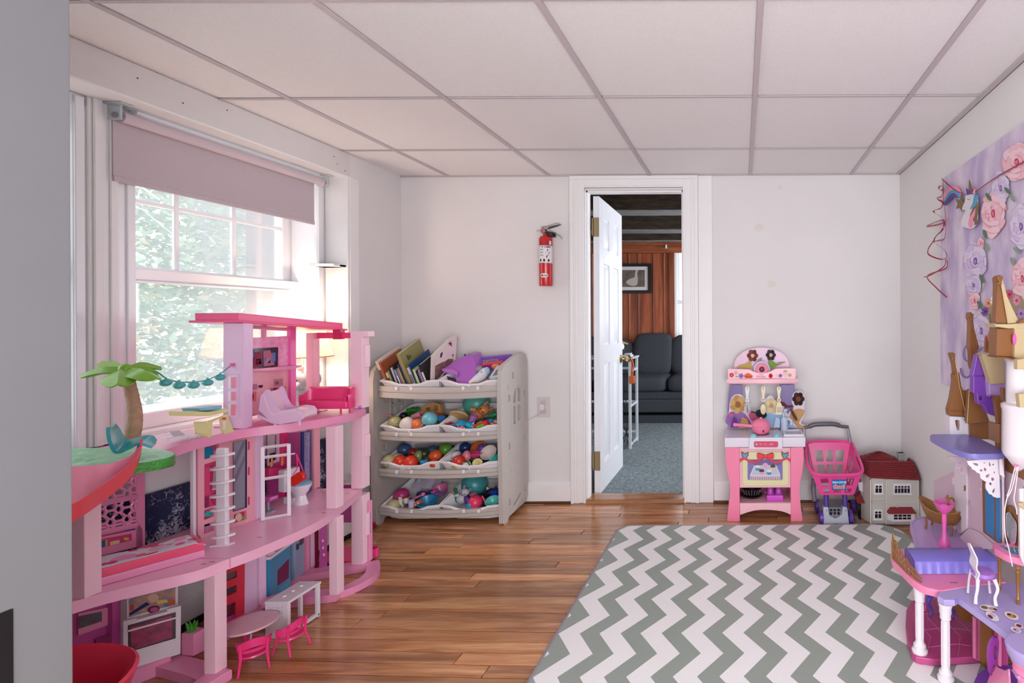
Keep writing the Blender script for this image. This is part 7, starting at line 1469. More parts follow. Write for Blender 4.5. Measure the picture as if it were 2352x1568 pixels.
# string of teal lanterns
sl_ = thing('lantern_string', 'teal string of five round lanterns from the palm to the dollhouse tower', 'lights', tuple(T_(900, 780, 1.62))); tl2 = gloss('lantern_teal', (74, 170, 172))
cord = [(760, 672, 1.52), (800, 690, 1.53), (870, 740, 1.56), (960, 768, 1.60), (1060, 774, 1.64), (1160, 768, 1.68), (1260, 745, 1.73), (1360, 695, 1.78), (1445, 630, 1.822)]
ck = bez([at(*z1(x, y), Y=Y) for x, y, Y in cord], 6); B().tube(ck, .0022, 6).obj('cord', tl2, sl_)
for x, y, Y in ((865, 778, 1.555), (987, 803, 1.60), (1116, 801, 1.66), (1242, 778, 1.72), (1356, 730, 1.775)):
    c = at(*z1(x, y), Y=Y); B().ball(c, (.0145, .0145, .0115), 14).cyl(c+V((0, 0, .010)), c+V((0, 0, .017)), .003, n=6).obj('lantern', tl2, sl_)
# blue lounger
bl_c = thing('toy_lounge_chair', 'swooping teal toy lounge chair on the turf platform', 'chair', tuple(T_(480, 1400, 1.38)))
tq = gloss('lounge_teal', (60, 168, 182)); tf = lambda x, y, Y: at(*z1(x, y), Y=Y)
near = bez([tf(345, 1180, 1.36), tf(355, 1290, 1.36), tf(400, 1395, 1.36), tf(450, 1405, 1.36), tf(530, 1370, 1.36), tf(620, 1330, 1.36), tf(680, 1340, 1.37), tf(740, 1360, 1.38)], 5)
far = bez([tf(400, 1150, 1.43), tf(440, 1200, 1.43), tf(480, 1270, 1.43), tf(530, 1300, 1.43), tf(600, 1285, 1.43), tf(680, 1262, 1.43), tf(740, 1262, 1.43), tf(775, 1300, 1.43)], 5)
b = B(); b.grid([[a.lerp(c, k/4)+V((0, 0, -.005*math.sin(PI*k/4))) for k in range(5)] for a, c in zip(near, far)]); b.obj('shell', tq, bl_c, solid=.007)
# slide and basin
sl2 = thing('pink_slide', 'long pink slide curving down from the turf platform at the left edge', 'slide', (-1.5, 1.1, .5)); spk = gloss('slide_pink', (240, 150, 176)); srd = gloss('slide_red', (232, 56, 76), sub=.05)
nr = bez([at(327, 1008, Y=1.37), at(322, 1032, Y=1.34), at(303, 1062, Y=1.30), at(240, 1112, Y=1.20), at(171, 1155, Y=1.10), at(60, 1200, Y=1.02), at(-80, 1240, Y=.98)], 6)
fa2 = bez([at(322, 1012, Y=1.38), at(303, 1043, Y=1.34), at(262, 1062, Y=1.28), at(215, 1068, Y=1.24), at(170, 1071, Y=1.20), at(60, 1075, Y=1.16), at(-80, 1090, Y=1.10)], 6)
inn = []; out = []
for i, (a, c) in enumerate(zip(nr, fa2)):
    t = min(1, i/14); dz = .034*t+.003
    m1 = a.lerp(c, .25)+V((0, 0, -dz)); m2_ = a.lerp(c, .7)+V((0, 0, -dz*.9)); inn.append([a, a.lerp(c, .08)+V((0, 0, -dz*.6)), m1, m2_, c.lerp(a, .08)+V((0, 0, -dz*.4)), c])
    o_ = V((.006, -.008, 0)); out.append([a+V((0, 0, .001)), a+o_, a+o_*.6+V((0, 0, -.030*t-.006)), a.lerp(c, .3)+V((0, 0, -.033*t-.006))])
B().grid(inn).obj('slide_chute', spk, sl2, solid=.003); B().grid(out).obj('slide_wall', srd, sl2, solid=.003)
pl2 = thing('slide_basin', 'glossy red pink round basin at the foot of the slide', 'basin', (-1.70, 1.10, 0))
B().lathe([(0, .002), (.15, .002), (.20, .04), (.235, .20), (.25, .25), (.244, .256), (.232, .245), (.215, .19), (.18, .05), (.14, .02), (0, .02)], (-1.70, 1.10, 0), 48).obj('basin', gloss('basin_pink', (232, 50, 84), rough=.3), pl2)
# tower and television room
cl0, cl1 = (-1.88, 1.825), (-1.797, 1.825)
cl = wallp([(195, 230), (366, 230), (358, 1138), (192, 1130)], z3, cl0, cl1, .04, dlil, 'tower_column', dh_, .003)
z3w = lambda x, y: z3(x, y)
wf2 = wallp([(225, 668), (325, 668), (322, 1048), (225, 1048)], z3, (cl0[0], 1.822), (cl1[0], 1.822), .004, dlil, 'tower_window', cl)
for a in ((690, 795), (815, 900), (922, 1028)):
    wallp([(238, a[0]), (306, a[0]), (304, a[1]), (237, a[1])], z3, (cl0[0], 1.8205), (cl1[0], 1.8205), .002, gloss('pane_white', (236, 228, 240)), 'window_pane', wf2); wallp([(262, a[0]+4), (304, a[0]+4), (302, a[1]-4), (262, a[1]-4)], z3, (cl0[0], 1.8195), (cl1[0], 1.8195), .001, gloss('pane_rose', (232, 130, 160)), 'pane_print', wf2)
B().box(*[f_ for f_ in (at(*z3(255, 0), Y=1.82).x, at(*z3(282, 0), Y=1.82).x)], 1.819, 1.823, at(*z3(265, 603), Y=1.82).z, at(*z3(265, 575), Y=1.82).z).obj('cord_socket', dh, cl)
tw0, tw1 = (-1.92, 1.84), (-1.92, 2.20)
tw = wallp([(330, 235), (822, 262), (822, 950), (640, 985), (330, 1060)], z3, tw0, tw1, .012, dp, 'television_wall', dh_, 0, [[(372, 275), (545, 284), (545, 352), (372, 360)], [(568, 288), (765, 300), (765, 340), (568, 350)]])
U = lambda d: ((tw0[0]+d, tw0[1]), (tw1[0]+d, tw1[1]))
wallp([(372, 365), (770, 345), (780, 600), (372, 640)], z3, *U(.001), .001, gloss('wall_brick_pink', (240, 130, 190), noise=.25, nscale=50, col2=(246, 180, 212)), 'brick_print', tw)
wallp([(355, 640), (800, 605), (815, 935), (360, 1030)], z3, *U(.001), .001, dsal, 'lower_wall_print', tw); wallp([(775, 262), (822, 265), (820, 940), (778, 945)], z3, *U(.012), .014, dh if 0 else gloss('doll_rose', (240, 110, 180)), 'wall_edge', tw)
tv = wallp([(372, 455), (668, 437), (666, 600), (372, 632)], z3, *U(.006), .005, mat('screen_dark', (40, 20, 60), rough=.2), 'wall_screen', tw)
for q, c in (([(375, 470), (425, 462), (420, 610), (375, 618)], (60, 50, 130)), ([(432, 462), (466, 458), (464, 520), (432, 524)], (96, 110, 170)), ([(612, 486), (646, 482), (646, 560), (612, 566)], (110, 120, 180)), ([(470, 480), (520, 474), (530, 600), (446, 614)], (150, 60, 90)), ([(540, 470), (600, 462), (640, 590), (545, 602)], (190, 110, 130)), ([(476, 540), (520, 534), (524, 580), (474, 588)], (120, 120, 170)), ([(548, 530), (596, 524), (602, 570), (550, 580)], (170, 150, 190))): wallp(q, z3, *U(.0075), .001, pc(c), 'screen_print', tv)
wallp([(372, 632), (872, 590), (866, 604), (820, 616), (800, 628), (372, 645)], z3, *U(.03), .03, dp, 'ledge', tw)
for q, c in (([(405, 762), (488, 750), (488, 800), (405, 808)], (190, 120, 150)), ([(640, 715), (708, 706), (710, 765), (642, 770)], (196, 130, 150)), ([(600, 790), (732, 770), (734, 828), (606, 838)], (200, 100, 130)), ([(395, 850), (458, 838), (456, 885), (392, 893)], (60, 30, 40)), (b_(384, 760, 22, 34, 0, 12, .1), (240, 150, 160)), ([(370, 828), (482, 815), (480, 900), (368, 912)], (226, 110, 130)), ([(505, 765), (538, 760), (532, 785), (508, 785)], (60, 30, 40)), ([(628, 790), (655, 785), (655, 815), (628, 820)], (110, 60, 80)), (b_(690, 805, 16, 22, 0, 10, .1), (226, 180, 190)), (b_(660, 745, 14, 16, 0, 10, .1), (150, 90, 120)), (b_(378, 875, 10, 20, 0, 8, .1), (240, 130, 60))):
    wallp(q, z3, *U(.0035 if c in ((226, 110, 130), (200, 100, 130)) else .005), .001, pc(c), 'wall_print', tw)
b = B(); b.box(-1.93, -1.80, 1.85, 2.20, Z2-.001, Z2+.002).obj('magenta_floor', gloss('floor_magenta', (236, 90, 160)), dh_)
# roof
rf = B(); zr0 = 1.108
rf.prism([(-1.965, 1.80, zr0-.004), (-1.79, 1.80, zr0-.004), (-1.79, 2.30, zr0-.045), (-1.965, 2.30, zr0-.045)], (0, 0, .008), .002)
rf.prism([(-1.955, 1.812, zr0), (-1.80, 1.812, zr0), (-1.80, 2.285, zr0-.040), (-1.955, 2.285, zr0-.040)], (0, 0, .030), .003)
rf.obj('roof', dh, dh_)
B().box(-1.90, -1.82, 1.95, 2.24, 1.045, 1.052, .001).obj('roof_rail', dh, dh_) if 0 else None
# furniture on the upper deck
ac = thing('doll_armchair', 'pale pink doll lounge chair on the upper deck before the screen', 'chair', tuple(at(640, 980, Z=Z2)))
AF = lambda x, y, Y=1.87: at(*z3(x, y), Y=Y)
side = [(600, 800), (560, 800), (545, 840), (520, 845), (500, 985), (600, 1060), (606, 1092), (690, 1100), (830, 1075), (893, 1050), (895, 1000), (870, 972), (800, 962), (740, 975), (690, 985), (660, 960), (635, 900), (612, 830)]
b = B(); b.prism([AF(x, y) for x, y in side], (-.006, .006, 0), .003); b.obj('side_shell', dlil, ac)
b = B(); b.prism([AF(x, y)+V((-.012, .07, .002)) for x, y in side], (-.006, .006, 0), .003); b.obj('side_shell', dlil, ac)
sq_ = bez([AF(545, 830), AF(575, 930), AF(620, 1010), AF(700, 1000), AF(780, 985), AF(860, 1000), AF(885, 1040)], 5); b = B(); b.grid([[p, p+V((-.016, .075, .003))] for p in sq_]); b.obj('seat_shell', dl, ac, solid=.006)
b = B(); b.prism([AF(480, 1010), AF(600, 1060), AF(610, 1092), AF(490, 1040)], (-.02, .05, 0), .003); b.obj('foot_ledge', dlil, ac)
for x, y in ((618, 1125), (826, 1098)): p = AF(x, y); B().cyl((p.x, p.y+.012, Z2), (p.x, p.y+.012, Z2+.02), .005, n=8).obj('leg', dlil, ac)
so2 = thing('doll_couch', 'hot pink ribbed doll couch at the right end of the upper deck', 'sofa', (-1.757, 2.15, Z2))
CX = -1.757; hw_ = .103; b = B(); rows = []
for i in range(25):
    a = PI+PI*.0+PI*i/24; a = PI*i/24; px_ = math.cos(a); x = CX+hw_*math.copysign(abs(px_)**.45, px_); y = 2.128+.055*abs(math.sin(a))**.5; rb__ = 1+.02*(i % 2); zt2 = Z2+.105*(1 if abs(px_) < .8 else 1-.28*(abs(px_)-.8)/.2)
    rows.append([(x, y, Z2+.018), (CX+(x-CX)*rb__, y, Z2+.05), (CX+(x-CX)*rb__, y+.004*(i % 2), zt2-.008), (CX+(x-CX)*.99, y-.002, zt2), (CX+(x-CX)*.93, y-.010, zt2-.006), (CX+(x-CX)*.9, y-.014, Z2+.05)])
b.grid(rows); b.obj('backrest', dh, so2, solid=.002)
B().box(CX-hw_+.002, CX+hw_-.002, 2.120, 2.175, Z2+.018, Z2+.052, .008, 3).obj('seat', dh, so2)
for x, y in ((CX-.085, 2.13), (CX-.085, 2.17), (CX+.07, 2.13), (CX+.085, 2.16)): B().cyl((x, y, Z2), (x, y, Z2+.022), .0035, n=8).obj('leg', dh, so2)
cp2 = at(827, 938, Z=Z2); t = thing('hair_clip', 'tiny iridescent lilac shell clip on the end of the upper deck', 'clip', tuple(cp2)); B().ball(cp2+V((0, 0, .007)), (.009, .004, .007), 10).obj('shell', gloss('iridescent', (176, 150, 226)), t)
# dog house
dgh = thing('toy_dog_house', 'pale yellow toy dog house with a blue pool tray on the upper deck', 'dog house', tuple(at(490, 1000, Z=Z2)))
ylw = gloss('dog_house_yellow', (222, 212, 150)); G0, G1 = (-1.80, 1.64), (-1.80, 1.80)
wallp([(1245, 1130), (1420, 1060), (1435, 1100), (1480, 1215), (1390, 1245), (1372, 1090), (1285, 1130), (1280, 1268), (1245, 1272)], z1, G0, G1, .006, ylw, 'side_wall', dgh, .001)
wallp([(1370, 1085), (1430, 1085), (1482, 1218), (1395, 1242)], z1, (G0[0]+.002, 0), (G1[0]+.002, 1), .012, ylw, 'slanted_panel', dgh, .001)
wallp([(1125, 1035), (1262, 1045), (1432, 1010), (1432, 1040), (1265, 1078), (1128, 1075)], z1, (G0[0]+.01, 0), (G1[0]+.01, 1), .085, ylw, 'roof', dgh, .001)
p = at(*z1(1240, 1262), X=-1.80); b = B(); b.prism([at(*z1(1112, 1130), Y=p.y-.002), at(*z1(1232, 1130), Y=p.y-.002), at(*z1(1245, 1270), Y=p.y-.002), at(*z1(1128, 1255), Y=p.y-.002)], (0, .005, 0), .001); b.obj('front_wall', ylw, dgh)
wallp([(1380, 1128), (1408, 1124), (1405, 1145), (1402, 1180), (1410, 1198), (1382, 1200), (1388, 1170)], z1, (G0[0]+.004, 0), (G1[0]+.004, 1), .003, dwh, 'bone_sign', dgh); wallp(b_(1394, 1102, 18, 11, 0, 12, .03), z1, (G0[0]+.004, 0), (G1[0]+.004, 1), .003, dred, 'red_sign', dgh)
wallp([(1165, 1008), (1370, 980), (1375, 990), (1365, 1018), (1180, 1034)], z1, (G0[0]-.01, 0), (G1[0]-.01, 1), .06, gloss('tray_blue', (130, 196, 226), alpha=.85), 'pool_tray', dgh, .001)
wl_ = thing('toy_sun_lounger', 'small white folding sun lounger on the left of the upper deck', 'lounger', tuple(at(430, 1008, Z=Z2)))
H0, H1 = (-1.815, 1.55), (-1.815, 1.75)
wallp([(925, 1265), (1050, 1250), (1175, 1240), (1175, 1250), (1075, 1268), (895, 1282)], z1, H0, H1, .035, dwh, 'seat_frame', wl_); wallp([(910, 1218), (990, 1208), (1040, 1250), (945, 1264)], z1, (H0[0]-.01, 0), (H1[0]-.01, 1), .004, gloss('lounger_grey', (196, 186, 196)), 'backrest', wl_)
for x, y in ((895, 1275), (1078, 1268), (1168, 1245)): wallp([(x-5, y), (x+6, y), (x+6, y+28), (x-5, y+28)], z1, H0, H1, .004, dwh, 'leg', wl_)
# ---- doll furniture on the wooden floor
tb_ = thing('doll_table', 'round pale pink doll table on the wooden floor', 'table', (-1.645, 1.69, 0))
B().lathe([(0, .094), (.068, .094), (.073, .098), (.071, .103), (0, .104)], (-1.645, 1.69, 0), 32).obj('table_top', mat('table_marbled', (232, 180, 196), rough=.3, noise=.12, nscale=60), tb_)
B().lathe([(0, 0), (.02, 0), (.014, .006), (.008, .02), (.007, .094), (0, .094)], (-1.66, 1.69, 0), 12).obj('pedestal', dh, tb_); B().tube([(-1.64, 1.69, .09), (-1.62, 1.66, .0), ], .003, 6).obj('brace', dl, tb_)
def dchair(loc, rot, lab):
    t = thing('doll_chair', lab, 'chair', loc, rot, 'hot pink doll chairs by the round table'); m = gloss('chair_pink', (238, 60, 130))
    # local: back at -y, width along x
    b = B(); rows = []
    for i in range(13):
        a = PI+PI*i/12; x = .040*math.cos(a); y = .012+.034*math.sin(a)*1.0; zz_ = .108-.018*abs(math.cos(a))**2; rows.append([(x, y, zz_), (x*.97, y*.96, zz_-.020-.006*math.sin(PI*i/12))])
    b.grid(rows); b.obj('back_rail', m, t, world=False, solid=.004)
    b = B(); rows = []
    for i in range(13):
        a = PI+PI*i/12; x = .038*math.cos(a); y = .012+.030*math.sin(a); rows.append([(x*.95, y*.92, .073), (x*.92, y*.88, .063)])
    b.grid(rows); b.obj('lower_rail', m, t, world=False, solid=.003)
    b = B(); b.lathe([(0, .047), (.034, .047), (.038, .050), (.036, .055), (0, .053)], (0, .010, 0), 20); b.obj('seat', m, t, world=False)
    for sx in (-1, 1):
        b = B(); b.tube([(sx*.032, -.016, .098), (sx*.030, -.012, .05), (sx*.036, -.028, .001)], [.004, .004, .003], 7); b.obj('leg', m, t, world=False)
        b = B(); b.tube([(sx*.040, .016, .090), (sx*.033, .024, .052), (sx*.034, .040, .001)], [.0035, .004, .003], 7); b.obj('leg', m, t, world=False)
    return t
dchair((-1.557, 1.612, 0), math.radians(43), 'hot pink doll chair nearest the camera by the round table'); dchair((-1.515, 1.705, 0), math.radians(85), 'hot pink doll chair between the round table and the white bench')
bn = thing('doll_bench_table', 'long white doll console with a perforated end on the wooden floor', 'table', (-1.62, 1.84, 0))
B().box(-1.668, -1.585, 1.765, 1.905, .120, .130, .002).obj('console_top', dwh, bn)
ph = B(); holed(ph, [(-1.668, .0), (-1.590, .0), (-1.590, .122), (-1.668, .122)], [[(-1.655+i*.0105, .062+j*.0105), (-1.655+i*.0105+.006, .062+j*.0105), (-1.655+i*.0105+.006, .068+j*.0105), (-1.655+i*.0105, .068+j*.0105)] for i in range(5) for j in range(5)], lambda a, c: (a, 1.768, c), (0, .012, 0)); ph.obj('perforated_end', dwh, bn)
for y in (1.892,):
    B().box(-1.60, -1.588, y, y+.012, 0, .122, .002).obj('leg', dwh, bn); B().box(-1.665, -1.653, y, y+.012, 0, .122, .002).obj('leg', dwh, bn)
B().box(-1.600, -1.588, 1.775, 1.90, .004, .016, .002).obj('lower_rail', dwh, bn)
for y in (1.80, 1.835, 1.87): B().lathe([(0, 0), (.006, 0), (.005, .003), (0, .004)], (-1.63, y, .130), 12).obj('knob', dwh, bn)
sto = thing('doll_stool', 'rounded pink doll seat behind the white console', 'stool', (-1.72, 1.86, 0)); B().lathe([(0, .075), (.035, .075), (.040, .082), (.036, .092), (0, .094)], (-1.715, 1.855, 0), 20, sx=1, sy=1.2).obj('seat', dp, sto); B().lathe([(.03, 0), (.034, .0), (.030, .076), (.026, .076)], (-1.715, 1.855, 0), 16).obj('skirt', dp, sto)
# ---------------------------------------------------------------- behind the dollhouse: padded board, casing trim, lamp
nb_m = mat('navy_speckled', (24, 32, 74), rough=.7, noise=0)
nt = nb_m.node_tree; N = nt.nodes; L = nt.links; tc = N.new('ShaderNodeTexCoord'); n1 = N.new('ShaderNodeTexNoise'); n1.inputs['Scale'].default_value = 75; n1.inputs['Detail'].default_value = 2; n1.inputs['Distortion'].default_value = 1.4
n2 = N.new('ShaderNodeTexNoise'); n2.inputs['Scale'].default_value = 9; L.new(tc.outputs['Object'], n1.inputs[0]); L.new(tc.outputs['Object'], n2.inputs[0]); mmx = N.new('ShaderNodeMath'); mmx.operation = 'MULTIPLY'; L.new(n1.outputs['Fac'], mmx.inputs[0]); L.new(n2.outputs['Fac'], mmx.inputs[1])
rp = N.new('ShaderNodeValToRGB'); rp.color_ramp.elements[0].position = .27; rp.color_ramp.elements[0].color = (*lin((24, 32, 74)), 1); rp.color_ramp.elements[1].position = .38; rp.color_ramp.elements[1].color = (*lin((190, 190, 214)), 1); L.new(mmx.outputs[0], rp.inputs[0]); L.new(rp.outputs[0], N['Principled BSDF'].inputs['Base Color'])
o = B().box(-2.044, -2.026, 1.30, 1.97, .28, .517, .003).obj('padded_board', nb_m); tag(o, 'navy board with a white speckle pattern standing behind the pink dollhouse', 'board')
o = B().box(-2.044, -2.026, 1.985, 2.52, .28, .535, .003).obj('padded_board', nb_m); tag(o, 'second navy speckled board seen through the right end of the dollhouse', 'board')
for yy0, yy1 in ((1.30, 1.97), (1.985, 2.52)):
    pass
hb = thing('baseboard_heater', 'white low metal heater with black gaps running along the left wall', 'heater', (-2.0, 1.7, 0))
B().box(-2.055, -2.0, .95, 2.60, .025, .21, .004).obj('heater_body', trim_m, hb); B().box(-2.055, -2.012, .95, 2.60, .21, .275, .001).obj('dark_gap', dark_m, hb); B().box(-2.055, -2.005, .95, 2.60, .265, .281, .004).obj('top_strip', trim_m, hb)
B().box(-2.058, -2.0, .95, 2.60, .0, .025).obj('lower_gap', dark_m, hb); B().box(-2.0, -1.994, .95, 2.60, .10, .112, .002).obj('ridge', trim_m, hb)
lam = thing('elephant_lamp', 'lit nursery lamp with a grey elephant base on the window sill', 'lamp', (-2.13, 2.44, .664))
shd = bpy.data.materials.new('lamp_shade'); shd.use_nodes = True; N = shd.node_tree.nodes; L = shd.node_tree.links
for n in list(N): N.remove(n)
oo = N.new('ShaderNodeOutputMaterial'); t1 = N.new('ShaderNodeBsdfTranslucent'); t1.inputs[0].default_value = (*lin((252, 236, 214)), 1); d1_ = N.new('ShaderNodeBsdfDiffuse'); d1_.inputs[0].default_value = (*lin((246, 236, 226)), 1); mx = N.new('ShaderNodeMixShader'); mx.inputs[0].default_value = .55; L.new(d1_.outputs[0], mx.inputs[1]); L.new(t1.outputs[0], mx.inputs[2]); L.new(mx.outputs[0], oo.inputs[0])
lx_, ly_ = -2.125, 2.45
rows = [[(lx_+r*math.cos(a), ly_+r*math.sin(a), z) for a in [2*PI*k/32 for k in range(32)]] for r, z in ((.118, .935), (.085, 1.075))]; B().grid(rows, True).obj('lamp_shade', shd, lam, solid=.001)
B().tube([(lx_+.119*math.cos(a), ly_+.119*math.sin(a), .936) for a in [2*PI*k/32 for k in range(32)]], .0022, 6, True).obj('shade_trim', mat('trim_coral', (206, 130, 120), rough=.6), lam)
el = mat('elephant_grey', (186, 186, 196), rough=.5); ep = mat('elephant_pink', (236, 208, 206), rough=.5)
b = B(); b.ball((lx_, ly_, .74), (.035, .045, .06), 16); b.obj('body', el, lam); hd2 = B(); hd2.ball((lx_+.01, ly_-.03, .82), (.036, .034, .040), 16); hd2 = hd2.obj('head', el, lam)
B().tube(bez([(lx_+.03, ly_-.06, .81), (lx_+.03, ly_-.085, .79), (lx_-.0, ly_-.095, .78), (lx_-.04, ly_-.09, .785)], 5), [.014]*6+[.012]*5+[.009]*5, 10).obj('trunk', el, hd2)
for sx in (-1, 1):
    M = Matrix.Translation((lx_+sx*.055, ly_-.015+.0, .83)) @ Matrix.Rotation(sx*.25, 4, 'Z'); b = B(); b.ball((0, 0, 0), (.042, .010, .044), 16, M=M); b.obj('ear', el, hd2); b = B(); b.ball((0, -.006, 0), (.030, .008, .034), 14, M=M); b.obj('inner_ear', ep, hd2)
    B().ball((lx_+.01+sx*.016, ly_-.062, .828), .003, 8).obj('eye', blk, hd2)
B().cyl((lx_, ly_, .85), (lx_, ly_, .94), .006, n=8).ball((lx_+.005, ly_-.02, .885), (.016, .012, .018), 10).obj('stem', ep, lam); B().lathe([(0, 0), (.05, 0), (.052, .01), (.03, .016), (0, .018)], (lx_, ly_, .664), 24).obj('base', ep, lam)
B().ball((lx_, ly_, .99), .024, 14).obj('bulb', mat('bulb', (255, 226, 190), emit=14), lam)
pl__ = bpy.data.lights.new('lamp_bulb', 'POINT'); pl__.energy = 5; pl__.color = (1, .82, .62); pl__.shadow_soft_size = .03; o = bpy.data.objects.new('lamp_bulb', pl__); COL.objects.link(o); o.location = (lx_, ly_, 1.03)
# red toy bit on the floor by the organizer
p = at(852, 1215, Z=0); t = thing('toy_bracket', 'small crimson plastic bracket on the floor between dollhouse and organizer', 'toy', tuple(p)); B().box(p.x-.02, p.x+.012, p.y, p.y+.02, 0, .032, .004).obj('bracket', gloss('crimson_plastic', (176, 30, 70)), t)
# ---------------------------------------------------------------- toy castle by the right wall
y1 = zoomf(2120, 600, 6.272); y2 = zoomf(2120, 830, 6.272); y3 = zoomf(2080, 1040, 6.029); y4 = zoomf(2030, 1230, 4.640)
gbr = gloss('castle_bronze', (138, 88, 46), rough=.4); gkh = gloss('castle_khaki', (196, 174, 134), rough=.45); cpur = gloss('castle_purple', (120, 66, 170)); cli = gloss('castle_lilac', (184, 150, 208)); clav = gloss('castle_lavender', (176, 160, 214)); cper = gloss('castle_periwinkle', (124, 116, 186)); cpk = gloss('castle_pink', (236, 134, 176)); cmag = gloss('castle_magenta', (184, 74, 128)); cwh = gloss('castle_white', (228, 218, 226)); cmau = gloss('castle_mauve', (214, 190, 204)); cgo = gloss('castle_gold', (150, 106, 58), rough=.3, metal=.3); chp = gloss('castle_hot_pink', (226, 96, 176))
cas = thing('toy_castle', 'tall toy castle with bronze turrets and lilac balconies by the right wall', 'toy castle', (.75, 1.65, .014))
def cq(pts, zf, Y, th, m, name, parent=cas, bev=.0008, holes=None, seg=1):
    """outline on the upright plane y=Y, or between two (x, y) points if Y is a pair"""
    if isinstance(Y, tuple): f = lambda x, y: tuple(vp(*zf(x, y), *Y))
    else: f = lambda x, y: tuple(at(*zf(x, y), Y=Y))
    b = B(); vec = (0, th, 0) if not isinstance(Y, tuple) else (th, 0, 0)
    if holes: holed(b, pts, holes, f, vec)
    else: b.prism([f(*p) for p in pts], vec, bev, seg)
    return b.obj(name, m, parent)
def flatdeck(pts, zt, th, m, name, parent=cas, bev=.004):
    q = [(p.x, p.y) for p in bez([(a, c, 0) for a, c in pts], 5, True)] if len(pts) < 30 else pts
    return B().prism([(x, y, zt-th) for x, y in q], (0, 0, th), bev).obj(name, m, parent)
ZB = .27; WX = ((.84, 1.3), (.84, 2.3))
# ground floor
gf = [(.545, 1.60), (.60, 1.585), (.74, 1.60)]+[(.84, 1.60), (.84, 1.93), (.70, 1.93)]+[(.64, 1.92), (.60, 1.86), (.565, 1.76), (.545, 1.68)]
g0 = B().prism([(x, y, .016) for x, y in gf], (0, 0, .022), .004).obj('magenta_floor', cmag, cas)
for k in range(5):
    B().tube([(.58+.05*k, 1.60, .0385), (.56+.05*k+.07, 1.70, .0385), (.56+.05*k+.05, 1.80, .0385), (.60+.04*k+.05, 1.91, .0385)], .0012, 4).obj('floor_joint', gloss('joint_pink', (214, 110, 156)), g0)
for k in range(3): B().tube([(.572+.02*k, 1.64+.09*k, .0385), (.70, 1.66+.09*k, .0385), (.83, 1.63+.09*k, .0385)], .0012, 4).obj('floor_joint', _m['joint_pink'], g0)
flatdeck([(.62, 1.36), (.67, 1.47), (.74, 1.53), (.84, 1.54), (.90, 1.45), (.88, 1.30), (.72, 1.26)], .05, .02, cpur, 'purple_floor')
# decks at bed height
bal = [(.519, 1.76), (.53, 1.70), (.545, 1.62), (.575, 1.570), (.62, 1.555)]; q = [(p.x, p.y) for p in bez([(a, c, 0) for a, c in bal], 5)]
B().prism([(x, y, ZB-.024) for x, y in [(.54, 1.83), (.525, 1.80)]+q+[(.72, 1.585), (.835, 1.60), (.835, 1.845), (.56, 1.845)]], (0, 0, .024), .005).obj('pink_balcony', cpk, cas)
B().box(.655, .68, 1.60, 1.603, ZB-.001, ZB+.0006).obj('slot', gloss('slot_plum', (120, 50, 90)), cas)
B().prism([(x, y, ZB-.022) for x, y in [(.60, 1.555), (.588, 1.53), (.60, 1.508), (.63, 1.506), (.648, 1.53), (.70, 1.345), (.76, 1.25), (.93, 1.25), (.93, 1.60), (.80, 1.61), (.72, 1.59)]], (0, 0, .020), .004).obj('lavender_deck', clav, cas)
B().lathe([(0, -.03), (.045, -.03), (.052, -.015), (.055, .002), (.050, .006), (0, .006)], (.725, 1.285, ZB), 28).obj('round_balcony', clav, cas)
lil = [(.63, 1.85), (.66, 1.96), (.678, 2.05), (.715, 2.11), (.78, 2.14), (.85, 2.13)]; q = [(p.x, p.y) for p in bez([(a, c, 0) for a, c in lil], 5)]
B().prism([(x, y, ZB-.02) for x, y in q+[(.86, 1.85)]], (0, 0, .02), .004).obj('lilac_floor', cli, cas); B().tube([(x+.008, y-.004, ZB+.001) for x, y in q], .0014, 5).obj('floor_ridge', clav, cas)
# upper shelf
us = [(.703, 1.865), (.684, 1.845), (.680, 1.78), (.688, 1.68), (.705, 1.61), (.735, 1.588), (.80, 1.590)]; q = [(p.x, p.y) for p in bez([(a, c, 0) for a, c in us], 5)]
B().prism([(x, y, .662) for x, y in q+[(.845, 1.60), (.845, 1.87)]], (0, 0, .018), .004).obj('periwinkle_shelf', cper, cas)
# columns
def column(x, y, z0, z1, m, base=None, r=.0125):
    b = B(); b.lathe([(0, 0), (r*1.9, 0), (r*2.0, .008), (r*1.5, .014), (r*1.6, .024), (r*1.15, .03), (r, .04), (r, z1-z0-.05), (r*1.3, z1-z0-.046), (r*1.25, z1-z0-.035), (r*1.45, z1-z0-.028), (r*1.4, z1-z0-.015), (r*1.6, z1-z0-.008), (r*1.6, z1-z0), (0, z1-z0)], (x, y, z0), 24); c = b.obj('column', m, cas)
    for k in range(8): a = 2*PI*k/8; B().tube([(x+r*math.cos(a), y+r*math.sin(a), z0+.045), (x+r*math.cos(a), y+r*math.sin(a), z1-.055)], .0012, 4).obj('flute', m, c)
    if base: B().lathe([(0, 0), (r*2.2, 0), (r*2.2, z0-.014), (0, z0-.014)], (x, y, .014), 24).obj('column_foot', base, cas)
column(.567, 1.625, .036, ZB-.022, cwh, cmag); column(.611, 1.528, .016, ZB-.022, cwh)
column(.725, 1.285, .016, ZB-.03, cpk, None, .026)
